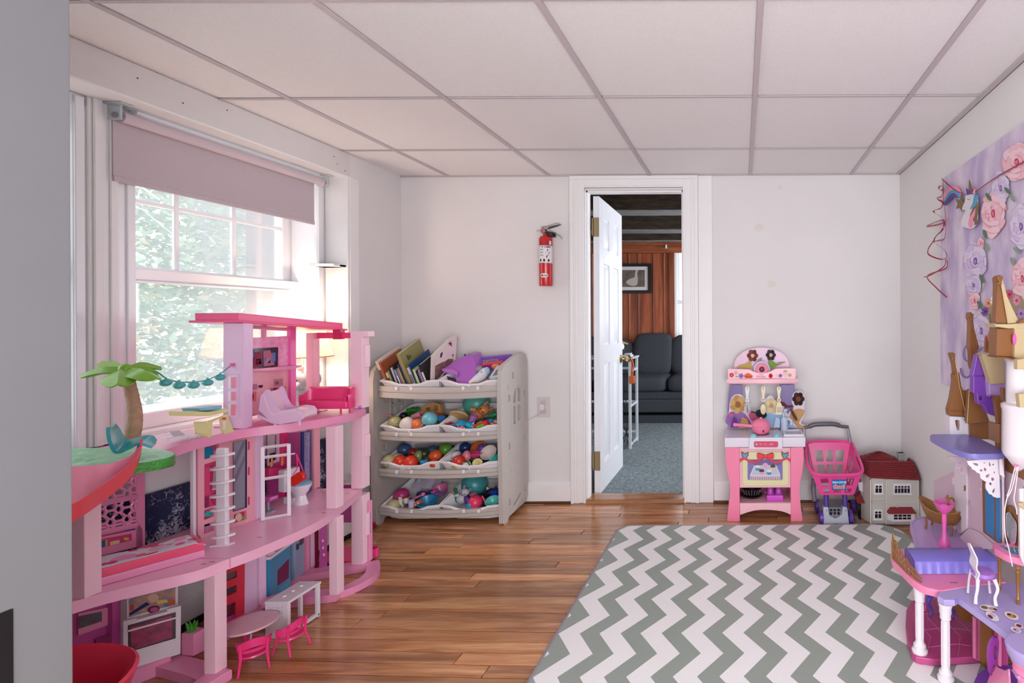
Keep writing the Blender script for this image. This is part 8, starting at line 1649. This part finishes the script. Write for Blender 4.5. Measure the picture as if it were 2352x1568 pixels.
# long walls
cq([(390, 1000), (390, 380), (672, 262), (672, 100), (845, 110), (850, 1060), (780, 1120), (400, 1120)], y3, WX, .012, cmau, 'back_wall')
cq([(598, 100), (672, 95), (840, 105), (840, 330), (800, 330), (798, 340), (690, 320), (684, 790), (770, 880), (775, 1110), (845, 1050), (845, 1310), (575, 1310), (575, 1290)]+[(580, 1270), (605, 1240), (640, 1235), (650, 1205), (690, 1190), (730, 1185), (745, 1160), (775, 1130), (765, 1100), (765, 880), (690, 800), (680, 690), (655, 690), (655, 610), (680, 605), (680, 440), (640, 435), (640, 340), (670, 335)], y3, ((.834, 1.3), (.834, 2.3)), .006, cmau, 'wall_edge') if 0 else None
e1 = cq([(640, 335), (672, 335), (672, 60), (842, 70), (842, 1050), (765, 1110), (770, 880), (692, 790), (682, 690), (655, 690), (655, 610), (682, 605), (680, 440), (640, 435)], y3, ((.832, 1.3), (.832, 2.3)), .006, cwh, 'pale_wall_panel')
cq([(845, 100), (1010, 100), (1015, 1310), (845, 1310)], y3, ((.838, 1.3), (.838, 2.3)), .006, cmau, 'wall_panel')
cq([(1010, 60), (1330, 60), (1340, 1320), (1010, 1320)], y3, ((.836, 1.3), (.836, 2.3)), .008, cmau, 'window_wall')
sc = [(575, 1310), (575, 1285), (590, 1255), (625, 1240), (640, 1238), (648, 1210), (680, 1192), (720, 1188), (740, 1165), (772, 1140), (845, 1060), (900, 1050), (1015, 1100), (1240, 1300), (1240, 1330), (575, 1330)]
cq(sc, y3, ((.828, 1.3), (.828, 2.3)), .006, cmau, 'scalloped_skirt')
for (a, c, d, e) in ((806, 450, 822, 525), (835, 640, 858, 720), (1030, 492, 1040, 518)): cq([(a, c), (d, c), (d, e), (a, e)], y3, ((.829, 1.3), (.829, 2.3)), .003, gbr if a < 830 else cwh, 'wall_clip')
wn = cq([(1060, 370), (1310, 370), (1312, 1270), (1240, 1225), (1070, 1095)], y3, ((.830, 1.3), (.830, 2.3)), .004, gbr, 'window_frame'); bsk = mat('window_sky_print', (34, 128, 186), rough=.35)
cq([(1098, 380), (1218, 380), (1218, 1175), (1105, 1085)], y3, ((.828, 1.3), (.828, 2.3)), .003, bsk, 'window_print', wn, 0); cq([(1250, 380), (1306, 380), (1306, 1240), (1255, 1200)], y3, ((.828, 1.3), (.828, 2.3)), .003, bsk, 'window_print', wn, 0)
# lace brackets under the shelf
lace = [(848, 110), (1290, 76), (1312, 618), (1260, 620), (1215, 605), (1190, 575), (1160, 570), (1140, 535), (1115, 500), (1110, 450), (1120, 400), (1085, 385), (1040, 350), (1030, 290), (985, 270), (960, 240), (920, 225), (915, 200), (870, 165)]
def drop(cx, cy, l, w, a, n=10): return [(cx+l*math.cos(t)*math.cos(a)-w*math.sin(t)*(1+.5*math.cos(t))*math.sin(a), cy+l*math.cos(t)*math.sin(a)+w*math.sin(t)*(1+.5*math.cos(t))*math.cos(a)) for t in [2*PI*k/n for k in range(n)]]
cq(lace, y3, 1.612, .005, cwh, 'lace_bracket', cas, 0, [drop(970, 155, 42, 16, .3), drop(1088, 138, 16, 6, .1), drop(1165, 155, 32, 12, 1.4), drop(1212, 160, 14, 12, 0), drop(1045, 240, 20, 17, .2), drop(1100, 225, 26, 18, 1.2), drop(1140, 315, 34, 20, 2.5), drop(1205, 360, 26, 20, .9), drop(1228, 268, 16, 8, 1.4), drop(1175, 425, 24, 16, 1.0), drop(1222, 520, 38, 15, 1.9)])
cq([(590, 50), (840, 50), (840, 320), (760, 300), (735, 260), (740, 230), (700, 225), (685, 180), (690, 130), (640, 110), (600, 85)], y3, 1.855, .005, cmau, 'lace_bracket', cas, 0, [drop(735, 130, 36, 16, .3), drop(770, 230, 34, 16, 1.6), drop(720, 180, 12, 8, .5)])  # far twin of the white bracket; its shade is put into the mauve
cq([(1300, 60), (1330, 60), (1375, 330), (1370, 345), (1310, 300)], y3, 1.60, .006, cwh, 'corner_post')
cq([(1370, 240), (1640, 370), (1640, 440), (1590, 480), (1590, 1400), (1340, 1270), (1330, 60)], y3, ((.86, 1.3), (.86, 2.3)), .006, cmau, 'lower_wall')
cq([(1350, 0), (1640, 0), (1640, 370), (1372, 240)], y3, ((.858, 1.3), (.858, 2.3)), .006, gbr, 'bronze_gable'); cq([(1578, 500), (1640, 490), (1640, 1100), (1640, 1560), (1590, 1420)], y3, 1.47, .01, cwh, 'white_edge_post')
cq([(1340, 260), (1450, 300), (1480, 560), (1400, 600)], y3, ((.856, 1.3), (.856, 2.3)), .002, cwh, 'wall_relief') if 0 else None
cq([(1545, 700), (1640, 690), (1640, 790)], y3, 1.455, .01, gkh, 'small_ledge')
# turrets
Yt = 1.86
t1 = cq([(385, 790), (600, 800), (640, 850), (640, 1068), (390, 1068)], y2, Yt, .05, cwh, 'turret', cas, .001, [[(462, 845), (500, 838), (528, 850), (532, 930), (522, 990), (510, 996), (490, 980), (470, 900)]]); cq([(455, 840), (535, 840), (535, 998), (455, 998)], y2, Yt+.02, .004, gbr, 'turret_window', t1, 0)
cq([(640, 880), (680, 900), (680, 1065), (645, 1062)], y2, Yt-.01, .03, cwh, 'turret_side')
S1 = [(405, -118), (430, -128), (465, -105), (468, -60), (480, 60), (500, 150), (522, 330), (575, 560), (612, 720), (600, 785), (380, 772), (365, 705), (412, 540), (447, 330), (458, 250), (445, 245), (443, 192), (468, 182), (452, 60), (430, -40), (405, -90)]
cq(S1, y2, Yt-.005, .03, gbr, 'spire', cas, .001, None, 1)
cq([(480, 60), (500, 150), (525, 160), (545, 330), (578, 412), (663, 420), (650, 560), (640, 860), (590, 855), (612, 720), (575, 560), (522, 330)], y2, Yt+.0, .02, gbr, 'spire_fin', cas, .001)
cq([(635, 895), (650, 640), (665, 405), (735, 402), (782, 560), (800, 610), (880, 625), (960, 860), (680, 903)], y2, 1.80, .02, gbr, 'bronze_roof_panel', cas, .002); cq([(676, 900), (960, 868), (1100, 900), (1080, 1160), (950, 1118), (745, 1118), (680, 1070)], y2, 1.83, .01, gbr, 'bronze_wall', cas, .001)
cq([(940, 860), (1100, 905), (1095, 1180), (945, 1118)], y2, ((.822, 1.70), (.838, 1.80)), .008, gbr, 'bronze_wall', cas, .001)
S3 = [(672, 735), (690, 730), (728, 780), (720, 850), (738, 960), (772, 1100), (812, 1250), (785, 1285), (785, 1340), (742, 1500), (715, 1560), (700, 1500), (692, 1262), (672, 1240), (684, 960), (690, 860), (664, 810)]
cq(S3, y1, 1.80, .03, gbr, 'spire', cas, .001, None, 1); cq([(700, 960), (735, 960), (770, 1100), (800, 1245), (765, 1250), (725, 1060)], y1, 1.798, .004, gkh if 0 else gbr, 'spire_ridge')
pr_ = cq([(785, -97), (862, -95), (950, 250), (950, 512), (1000, 505), (1068, 690), (1082, 805), (940, 752), (872, 622), (802, 612), (782, 462), (730, 452), (735, 212), (720, 210)], y2, 1.72, .03, cpur, 'purple_gable', cas, .003, [[(808, 500), (850, 500), (850, 556), (808, 550)], [(1045, 655), (1065, 655), (1065, 690), (1045, 690)], [(1030, 755), (1052, 758), (1052, 778), (1030, 772)]])
cq([(735, 205), (945, 195), (945, 215), (735, 222)], y2, 1.717, .004, gloss('castle_violet', (98, 48, 150)), 'gable_fold', pr_, 0)
cq([(798, -112), (1165, -112), (1182, 318), (975, 328), (862, -80)], y2, 1.685, .03, gkh, 'khaki_roof', cas, .002); cq([(945, 270), (975, 325), (1182, 315), (1175, 500), (965, 505)], y2, 1.695, .03, cli, 'lilac_wall', cas, .002)
cq([(968, 488), (1050, 498), (1152, 505), (1172, 700), (1130, 1100), (1082, 1085), (1110, 1030), (1045, 520)], y2, 1.665, .02, gbr, 'bronze_post', cas, .001); cq([(1075, 1070), (1175, 1060), (1178, 1310), (1080, 1270)], y2, 1.66, .02, gbr, 'bronze_post', cas, .001); cq([(1150, 385), (1185, 380), (1185, 590), (1160, 560)], y2, 1.62, .02, gbr, 'bronze_post', cas, .001)
cq([(890, 1310), (905, 1090), (930, 1060), (1000, 1290), (980, 1320)], y1, 1.66, .01, gbr, 'bronze_post', cas, .001); cq([(925, 1050), (945, 1060), (998, 1290), (985, 1310)], y1, 1.655, .006, cpk, 'pink_rod', cas, 0)
cq([(1000, 1030), (1065, 1030), (1072, 1320), (1000, 1320), (1010, 1180)], y1, 1.60, .03, gbr, 'bronze_post', cas, .002)
# finials, rims and ridges of the spires
def rim_line(pts, zf, Y, m, r, name='raised_rim'): B().tube([at(*zf(x, y), Y=Y) for x, y in pts], r, 6).obj(name, m, cas)
rim_line([(432, -118), (462, -60), (478, 60), (498, 150), (520, 330), (573, 560), (610, 720), (600, 785)], y2, Yt-.007, gkh, .0012); rim_line([(365, 706), (612, 722)], y2, Yt-.007, gbr, .002); rim_line([(378, 772), (600, 786)], y2, Yt-.006, gbr, .0016)
rim_line([(668, 405), (652, 640), (637, 895)], y2, 1.798, gkh, .0012); rim_line([(660, 420), (578, 412), (545, 330)], y2, Yt-.002, gkh, .001); rim_line([(1130, 330), (1228, 898)], y1, 1.492, gkh, .0016); rim_line([(1083, 330), (1070, 560), (1052, 885)], y1, 1.497, gbr, .0014)
rim_line([(785, -95), (720, 208), (735, 214), (730, 450), (782, 462), (802, 610), (872, 622), (940, 752), (1080, 803)], y2, 1.718, gloss('violet_rim', (160, 100, 206)), .0013); rim_line([(864, -92), (950, 250), (950, 512), (1000, 506), (1068, 690), (1082, 805)], y2, 1.718, _m['violet_rim'], .0013)
for zf, x, y, Y, s_ in ((y1, 430, 1340, Yt-.006, .9), (y1, 692, 770, 1.797, 1.0), (y1, 1102, 232, 1.495, 1.0)):
    c = at(*zf(x, y), Y=Y)
    for dx in (-.0045, 0, .0045): B().tube([c+V((dx*.4, -.003, -.014))*s_, c+V((dx, -.004, -.004))*s_, c+V((dx*1.3, -.004, .003))*s_, c+V((dx*.6, -.003, .008-abs(dx)))*s_], [.0022, .0030, .0026, .0012], 7).obj('finial_bud', gbr, cas)
    B().lathe([(0, -.003), (.006*s_, -.003), (.007*s_, 0), (.006*s_, .003), (0, .003)], c+V((0, 0, -.018*s_)), 10).obj('finial_collar', gbr, cas)
# main tower
L4 = [(1065, 235), (1085, 205), (1105, 195), (1130, 230), (1130, 330), (1228, 898), (1050, 885), (1070, 560), (1082, 330)]
cq(L4, y1, 1.50, .03, gbr, 'tower_spire', cas, .001, None, 1); cq([(1130, 230), (1148, 228), (1160, 345), (1210, 500), (1290, 680), (1402, 882), (1228, 898), (1130, 340)], y1, 1.495, .03, gkh, 'tower_spire', cas, .002)
cq([(1035, 895), (1235, 905), (1455, 890), (1700, 890), (1700, 955), (1320, 962), (1305, 975), (1235, 965), (1060, 950)], y1, 1.488, .07, gkh, 'tower_cornice', cas, .003)
cq([(1075, 965), (1330, 965), (1335, 1385), (1062, 1372)], y1, 1.50, .05, gbr, 'tower_chamber', cas, .002); cq([(1325, 955), (1700, 955), (1700, 1405), (1350, 1405), (1325, 1380)], y1, 1.487, .05, gkh, 'tower_chamber', cas, .002)
cq([(1055, 1370), (1350, 1395), (1700, 1400), (1700, 1425), (1340, 1420), (1075, 1390)], y1, 1.485, .06, gbr, 'tower_ledge', cas, .001); cq(b_(1322, 1120, 26, 86, 0, 14, .02), y1, 1.486, .004, chp, 'heart_window', cas, 0)
cq([(1395, 870), (1445, 830), (1455, 880), (1410, 890)], y1, 1.47, .02, gbr, 'small_finial', cas, .001); cq([(1360, -30), (1455, -40), (1640, -40), (1640, 110), (1360, 115)], y2, 1.44, .02, gkh, 'khaki_block', cas, .001); cq([(1380, 470), (1640, 440), (1640, 660), (1400, 665)], y2, 1.43, .02, gkh, 'khaki_block', cas, .001)
B().lathe([(0, 0), (.028, .0), (.045, .02), (.048, .03), (.047, .155), (.050, .160), (.050, .172), (.036, .178), (.034, .30), (.039, .305), (.037, .312), (0, .312)], (.832, 1.52, .675), 12).obj('white_tower', cwh, cas)
B().lathe([(0, -.03), (.012, -.02), (.03, 0), (0, 0)], (.832, 1.52, .675), 12).obj('tower_foot', cwh, cas)
B().lathe([(0, 0), (.040, .0), (.052, .02), (.052, .13), (.045, .14), (.042, .30), (0, .30)], (.89, 1.45, .68), 12).obj('white_tower', cwh, cas)
hoop = B(); hoop.tube([at(*y2(x, y), Y=1.50) for x, y in ((1325, 1568), (1330, 1500), (1350, 1480), (1380, 1495), (1350, 1500), (1365, 1568))], .0022, 6); hoop.obj('pink_loop', cpk, cas)
stn = gloss('clear_strand', (236, 216, 226), rough=.15)
for a in ([(1545, 190), (1470, 500), (1400, 640), (1370, 850), (1380, 1120), (1430, 1330), (1480, 1568)], [(1515, 200), (1490, 300), (1440, 500), (1400, 600)], [(1560, 190), (1520, 500), (1500, 640), (1530, 750), (1545, 850)]): B().tube(bez([at(*y3(x, y), Y=1.45) for x, y in a], 5), .0016, 5).obj('clear_strand', stn, cas)
# ---- castle furniture (things of their own)
bdz = thing('castle_bed', 'periwinkle draped toy bed on the pink castle balcony', 'bed', (.70, 1.71, ZB))
rows = []
for i in range(45):
    x = .565+.275*i/44; w = .0012*math.sin(i*1.3)+.0009*math.sin(i*2.9)
    rows.append([(x, 1.655+w, ZB+.001), (x, 1.66+w*.8, ZB+.018), (x, 1.664, ZB+.036), (x, 1.672, ZB+.041), (x, 1.71, ZB+.042+.0012*math.sin(i*.5)), (x, 1.755, ZB+.040), (x, 1.765, ZB+.034), (x, 1.768, ZB+.001)])
b = B(); b.grid(rows); bs_ = gloss('bed_periwinkle', (128, 116, 206), rough=.32); b.obj('coverlet', bs_, bdz, solid=.002); B().box(.566, .84, 1.664, 1.762, ZB, ZB+.036, .003).obj('mattress', bs_, bdz)
hbd = thing('lace_headboard', 'gold scroll headboard at the left end of the castle bed', 'headboard', (.535, 1.67, ZB))
def hb_pt(s, h):  # along the balcony edge
    p = bez([(.519, 1.765, 0), (.524, 1.72, 0), (.537, 1.66, 0), (.560, 1.60, 0)], 10); i = min(len(p)-2, max(0, int(s*(len(p)-1)))); q = p[i].lerp(p[i+1], s*(len(p)-1)-i); return V((q.x+.004, q.y, ZB+h))
hh = lambda s: .072*(1-s)**.9+.012
B().tube([hb_pt(k/20, hh(k/20)*(1+.10*math.sin(k*1.6))) for k in range(21)], .0028, 7).obj('top_rail', cgo, hbd); B().tube([hb_pt(k/20, .003) for k in range(21)], .003, 7).obj('bottom_rail', cgo, hbd)
for k in range(9):
    s = .05+.1*k; r = hh(s)*.26
    for hmul in (.28, .72):
        B().tube([hb_pt(s+.045*math.cos(a), hh(s)*hmul+r*math.sin(a)) for a in [2*PI*j/12*1.0 for j in range(12)]], .0021, 6, True).obj('scroll', cgo, hbd)
B().tube([hb_pt(0, .0), hb_pt(0, .05), hb_pt(0, .085)], [.004, .005, .001], 8).obj('end_finial', cgo, hbd)
tubt = thing('toy_bathtub', 'bronze claw foot toy bathtub on the lilac castle floor', 'bathtub', (.79, 2.0, ZB))
ax = V((.832-.749, 1.964-2.043, 0)).normalized(); sd = V((-ax.y, ax.x, 0)); tc_ = V((.785, 2.0, ZB)); rows = []
for j, (k, zz_) in enumerate([(.30, .030), (.62, .034), (.86, .052), (.97, .074), (1.03, .080), (1.0, .083), (.92, .078), (.80, .058), (.5, .042), (.1, .040)]):
    row = []
    for i in range(28):
        a = 2*PI*i/28; e = math.cos(a); l = .088*k*e; up_ = (.026*e*e if j > 1 else 0)*(1.25 if e < 0 else .75)*min(1, zz_/.08); row.append(tc_+ax*l+sd*(.046*k*math.sin(a))+V((0, 0, zz_+up_)))
    rows.append(row)
b = B(); b.grid(rows, True); b.obj('tub', cgo, tubt)
for s, t in ((-.05, -.03), (-.05, .03), (.05, -.03), (.05, .03)): p = tc_+ax*s+sd*t; B().tube([p+V((0, 0, .045)), p+ax*.004+V((0, 0, .02)), p+V((0, 0, .001))], [.006, .004, .005], 8).obj('claw_foot', cgo, tubt)
p = tc_+ax*.05+sd*.0+V((0, 0, .10)); B().tube(bez([p, p+V((0, 0, .03)), p+V((-.012, -.004, .04)), p+V((-.024, -.006, .028))], 5), .004, 8).obj('tap', cgo, tubt)
for k in range(5): q = tc_-sd*-.045+ax*(-.03+.02*k); B().ball((q.x, q.y+.002, ZB+.094), .008, 10).obj('scallop', cgo, tubt)
snk = thing('toy_pedestal_sink', 'hot pink pedestal sink with a gold tap on the castle floor', 'sink', (.742, 1.862, ZB))
B().lathe([(0, 0), (.024, 0), (.022, .008), (.010, .03), (.0065, .06), (.009, .10), (.008, .118), (.026, .135), (.036, .155), (.039, .160), (.034, .160), (.022, .148), (0, .145)], (.742, 1.862, ZB), 8).obj('pedestal', chp, snk); B().tube(bez([(.757, 1.862, ZB+.150), (.757, 1.862, ZB+.178), (.752, 1.855, ZB+.186), (.744, 1.85, ZB+.178)], 5), .004, 8).obj('tap', cgo, snk); B().lathe([(0, 0), (.016, 0), (.012, .003), (0, .003)], (.738, 1.85, ZB+.149), 10).obj('soap_dish', cwh, snk)
chx = thing('castle_chair', 'white curved toy chair with a purple seat on the lavender deck', 'chair', (.712, 1.505, ZB))
for pts_, w in (([(.693, 1.493, .07), (.690, 1.489, .04), (.684, 1.486, .018), (.682, 1.484, .0)], .0065), ([(.738, 1.487, .07), (.745, 1.480, .045), (.735, 1.476, .02), (.736, 1.472, .0)], .0065), ([(.690, 1.53, .075), (.688, 1.54, .04), (.686, 1.543, .0)], .005), ([(.740, 1.53, .07), (.748, 1.54, .04), (.752, 1.541, .0)], .005)):
    n_ = 4*(len(pts_)-1)+1; B().tube(bez([(x, y, ZB+z) for x, y, z in pts_], 4), [w*(1-.3*math.sin(PI*i/n_)) for i in range(n_)], 8).obj('leg', cwh, chx)
B().lathe([(0, -.008), (.028, -.008), (.034, 0), (.030, .008), (.015, .012), (0, .013)], (.716, 1.508, ZB+.076), 22).obj('seat', gloss('seat_purple', (160, 110, 196)), chx)
bp_ = bez([(.686, 1.50, .068), (.691, 1.498, .085), (.683, 1.50, .10), (.686, 1.50, .125), (.679, 1.50, .145), (.672, 1.50, .165)], 4); n_ = len(bp_); b = B(); b.grid([[(p.x, p.y-.022*w, ZB+p.z+.004*abs(math.cos(w*3))) for w in [(-1+k/4)*(.45+.55*math.sin(PI*min(1, .2+i/n_*.8))) for k in range(9)]] for i, p in enumerate(bp_)]); b.obj('backrest', cwh, chx, solid=.004)
vn = thing('castle_vanity', 'pink toy dressing table with gold legs on the lavender deck', 'table', (.83, 1.53, ZB))
q = [(p.x, p.y) for p in bez([(.775, 1.565, 0), (.785, 1.525, 0), (.80, 1.50, 0), (.825, 1.488, 0), (.85, 1.465, 0), (.88, 1.455, 0)], 4)]
B().prism([(x, y, .378) for x, y in q+[(.90, 1.46), (.90, 1.585), (.79, 1.60)]], (0, 0, .02), .004).obj('table_top', cpk, vn); B().prism([(.79+.02, 1.52, .3982), (.86, 1.50, .3982), (.87, 1.55, .3982), (.80, 1.575, .3982)], (0, 0, .0006)).obj('top_print', gloss('teal_print', (60, 130, 170)), vn)
for x, y in ((.792, 1.562), (.806, 1.483), (.89, 1.57), (.89, 1.47)): B().lathe([(0, 0), (.006, 0), (.005, .01), (.007, .014), (.004, .02), (.006, .085), (.008, .092), (.005, .097), (.008, .104), (.006, .108), (0, .108)], (x, y, ZB), 12).obj('leg', cgo, vn)
jw = thing('toy_tiara', 'silver toy tiara pieces lying on the pink dressing table', 'tiara', (.83, 1.53, .3985)); sv = mat('silver_toy', (190, 184, 190), rough=.25, metal=.7)
rj = random.Random(2)
for k in range(6):
    x, y = .812+.009*k, 1.555-.010*k; B().tube([(x+.008*math.cos(a), y+.008*math.sin(a), .402+.006*math.sin(a*2+k)) for a in [2*PI*j/8 for j in range(8)]], .0016, 5, True).obj('loop', sv, jw)
mr_ = cq(smooth2([(1420, 722), (1470, 740), (1500, 800), (1555, 850), (1560, 900), (1582, 960), (1570, 1180), (1560, 1260), (1490, 1350), (1430, 1330), (1410, 1270), (1370, 1180), (1345, 1000), (1340, 900), (1320, 820), (1325, 780), (1380, 760)], 2, True), y3, ((.852, 1.3), (.852, 2.3)), .006, cgo, 'gold_mirror_frame', cas, .002); cq(smooth2([(1400, 830), (1440, 820), (1470, 880), (1520, 950), (1530, 1050), (1520, 1220), (1500, 1262), (1460, 1260), (1420, 1180), (1390, 1060), (1385, 900)], 2, True), y3, ((.846, 1.3), (.846, 2.3)), .002, mat('toy_mirror', (206, 202, 206), rough=.15, metal=.6), 'mirror', mr_, 0)
cq([(1400, 850), (1450, 870), (1440, 980), (1500, 1030), (1450, 1060), (1430, 1120), (1395, 1080)], y3, ((.8455, 1.3), (.8455, 2.3)), .0004, pc((150, 156, 160)), 'mirror_print', mr_, 0); cq([(1455, 1230), (1510, 1205), (1505, 1262), (1465, 1262)], y3, ((.8455, 1.3), (.8455, 2.3)), .0004, pc((224, 140, 190)), 'mirror_print', mr_, 0)
# stickers on the lavender deck
def stk(x, y, w, h, a, cols):
    c = at(*y4(x, y), Z=ZB+.0002); s = c.y/F/4.64
    def el_(cx, cy, rw, rh, n=12): return [(c.x+(cx+rw*math.cos(t))*s, c.y-(cy+rh*math.sin(t))*s*2.0, ZB+.0002) for t in [2*PI*k/n for k in range(n)]]
    o = thing('sticker', 'white edged sticker, '+a, 'sticker', tuple(c), 0, 'stickers on the lavender castle deck'); B().prism(el_(0, 0, w, h), (0, 0, .0003)).obj('sticker_base', cwh, o)
    for i, (cx, cy, rw, rh, col) in enumerate(cols): B().prism([(p[0], p[1], ZB+.0006+.0002*i) for p in el_(cx, cy, rw, rh)], (0, 0, .0002)).obj('sticker_print', pc(col), o)
stk(1112, 770, 88, 32, 'elongated with olive and tan patches nearest the chair', [(-35, -5, 36, 16, (120, 100, 60)), (35, 8, 40, 14, (190, 150, 120)), (60, 14, 18, 10, (90, 40, 50))]); stk(1155, 858, 58, 46, 'with plum and lilac patches below the olive one', [(-25, 5, 22, 20, (110, 50, 80)), (15, -10, 22, 18, (196, 186, 200))]); stk(1360, 852, 66, 40, 'with tan and brown patches in the middle right', [(0, 0, 46, 24, (190, 150, 100)), (-14, -10, 20, 10, (70, 40, 40)), (24, 8, 18, 10, (140, 96, 70))]); stk(1440, 960, 40, 24, 'small oval with a dark red centre', [(0, 0, 28, 14, (130, 40, 50))]); stk(1408, 1003, 50, 30, 'oval with pale mauve patches next to the red one', [(0, 0, 34, 18, (190, 170, 186)), (-8, -2, 12, 6, (110, 60, 80))])
# ---- things on the castle ground floor
vt = thing('violet_toy_desk', 'violet toy desk with curled legs under the pink balcony', 'desk', (.70, 1.86, .038)); vm = gloss('desk_violet', (86, 72, 170))
for u_, v_ in ((490, 850), (722, 875)):
    p = at(*y4(u_, v_), Z=.038); B().tube(bez([p, p+V((.008, 0, .02)), p+V((-.006, 0, .045)), p+V((.002, 0, .07)), p+V((0, 0, .11))], 4), [.008, .005, .004, .005, .006, .006, .006, .007, .008, .008, .008, .008, .007, .007, .007, .007, .007], 8).obj('leg', vm, vt)
p = at(*y4(490, 850), Z=.038); p2 = at(*y4(722, 875), Z=.038); B().box(p.x-.012, p2.x+.012, p.y-.01, p.y+.06, .105, .16, .004).obj('drawer_box', vm, vt); B().box(p.x+.01, p2.x-.01, p.y-.013, p.y-.009, .115, .145, .002).obj('drawer_front', gloss('desk_violet_dark', (62, 50, 140)), vt)
pc2 = thing('castle_parlour_chair', 'small pink lattice toy chair beside the white column', 'chair', tuple(at(*y4(410, 790), Z=.038)))
p = at(*y4(412, 790), Z=.038); 
for dx in (-.012, .012): B().tube([(p.x+dx, p.y, .038), (p.x+dx*.9, p.y+.003, .10), (p.x+dx, p.y+.006, .16)], .0028, 6).obj('leg', chp, pc2)
for k in range(5): B().tube([(p.x-.012, p.y+.004, .06+.018*k), (p.x+.012, p.y+.004, .075+.018*k)], .002, 5).obj('slat', chp, pc2); B().tube([(p.x+.012, p.y+.004, .06+.018*k), (p.x-.012, p.y+.004, .075+.018*k)], .002, 5).obj('slat', chp, pc2)
B().box(p.x-.02, p.x+.012, p.y-.01, p.y+.03, .038, .044, .003).obj('base', chp, pc2)
cq([(785, 730), (960, 840), (960, 940), (900, 905), (840, 915), (790, 840)], y4, 1.72, .05, gbr, 'bronze_mantel'); cq([(960, 870), (1035, 900), (1035, 1340), (960, 1310)], y4, 1.585, .012, cpk, 'pink_door_post', cas, .002); cq([(985, 890), (1003, 895), (1003, 1320), (985, 1310)], y4, 1.582, .004, cmag, 'post_groove')
cq([(1035, 920), (1200, 1010), (1190, 1180), (1180, 1400), (1130, 1480), (1035, 1350)], y4, 1.56, .01, gbr, 'bronze_door', cas, .001); cq([(1190, 1000), (1330, 1080), (1330, 1450), (1190, 1400)], y4, 1.54, .01, cmag, 'inner_wall', cas, .001); cq([(1225, 1040), (1258, 1060), (1258, 1400), (1225, 1390)], y4, 1.53, .008, cpk, 'pink_door_post', cas, .001)
cq([(640, 640), (800, 720), (800, 840), (640, 830)], y4, 1.90, .01, cmag, 'inner_wall', cas, .001)
vf = thing('violet_oval_frame', 'violet oval mirror frame standing at the foot of the castle', 'mirror', tuple(at(*y4(1170, 1400), Y=1.40)))
b = B(); holed(b, smooth2([(1215, 1090), (1165, 1110), (1125, 1200), (1118, 1350), (1135, 1480), (1160, 1480), (1165, 1400), (1200, 1340), (1222, 1250), (1228, 1150)], 3, True), [circ(1190, 1245, 20, 14, 78)], lambda x, y: tuple(at(*y4(x, y), Y=1.40)), (0, .012, 0)); b.obj('frame', gloss('frame_violet', (150, 60, 160)), vf)
ps = thing('pink_toy_seat', 'glossy pink curved toy seat at the bottom right corner', 'seat', tuple(at(*y4(1200, 1560), Y=1.33)))
b = B(); b.grid([[at(*y4(x, y), Y=Y) for x, y in ((1200, 1380), (1150, 1460), (1120, 1540), (1090, 1640))] for Y in (1.42,)]+[[at(*y4(x, y), Y=1.38) for x, y in ((1210, 1400), (1180, 1470), (1160, 1550), (1140, 1650))], [at(*y4(x, y), Y=1.32) for x, y in ((1300, 1440), (1290, 1500), (1280, 1570), (1260, 1660))], [at(*y4(x, y), Y=1.29) for x, y in ((1335, 1420), (1340, 1500), (1345, 1570), (1340, 1660))]]); b.obj('seat_shell', cpk, ps, solid=.004)
for y_ in (1300, 1500): cq([(1420, y_+10), (1500, y_-20), (1500, y_+50), (1440, y_+40)], y4, 1.27, .03, cli, 'lilac_step', cas, .002)
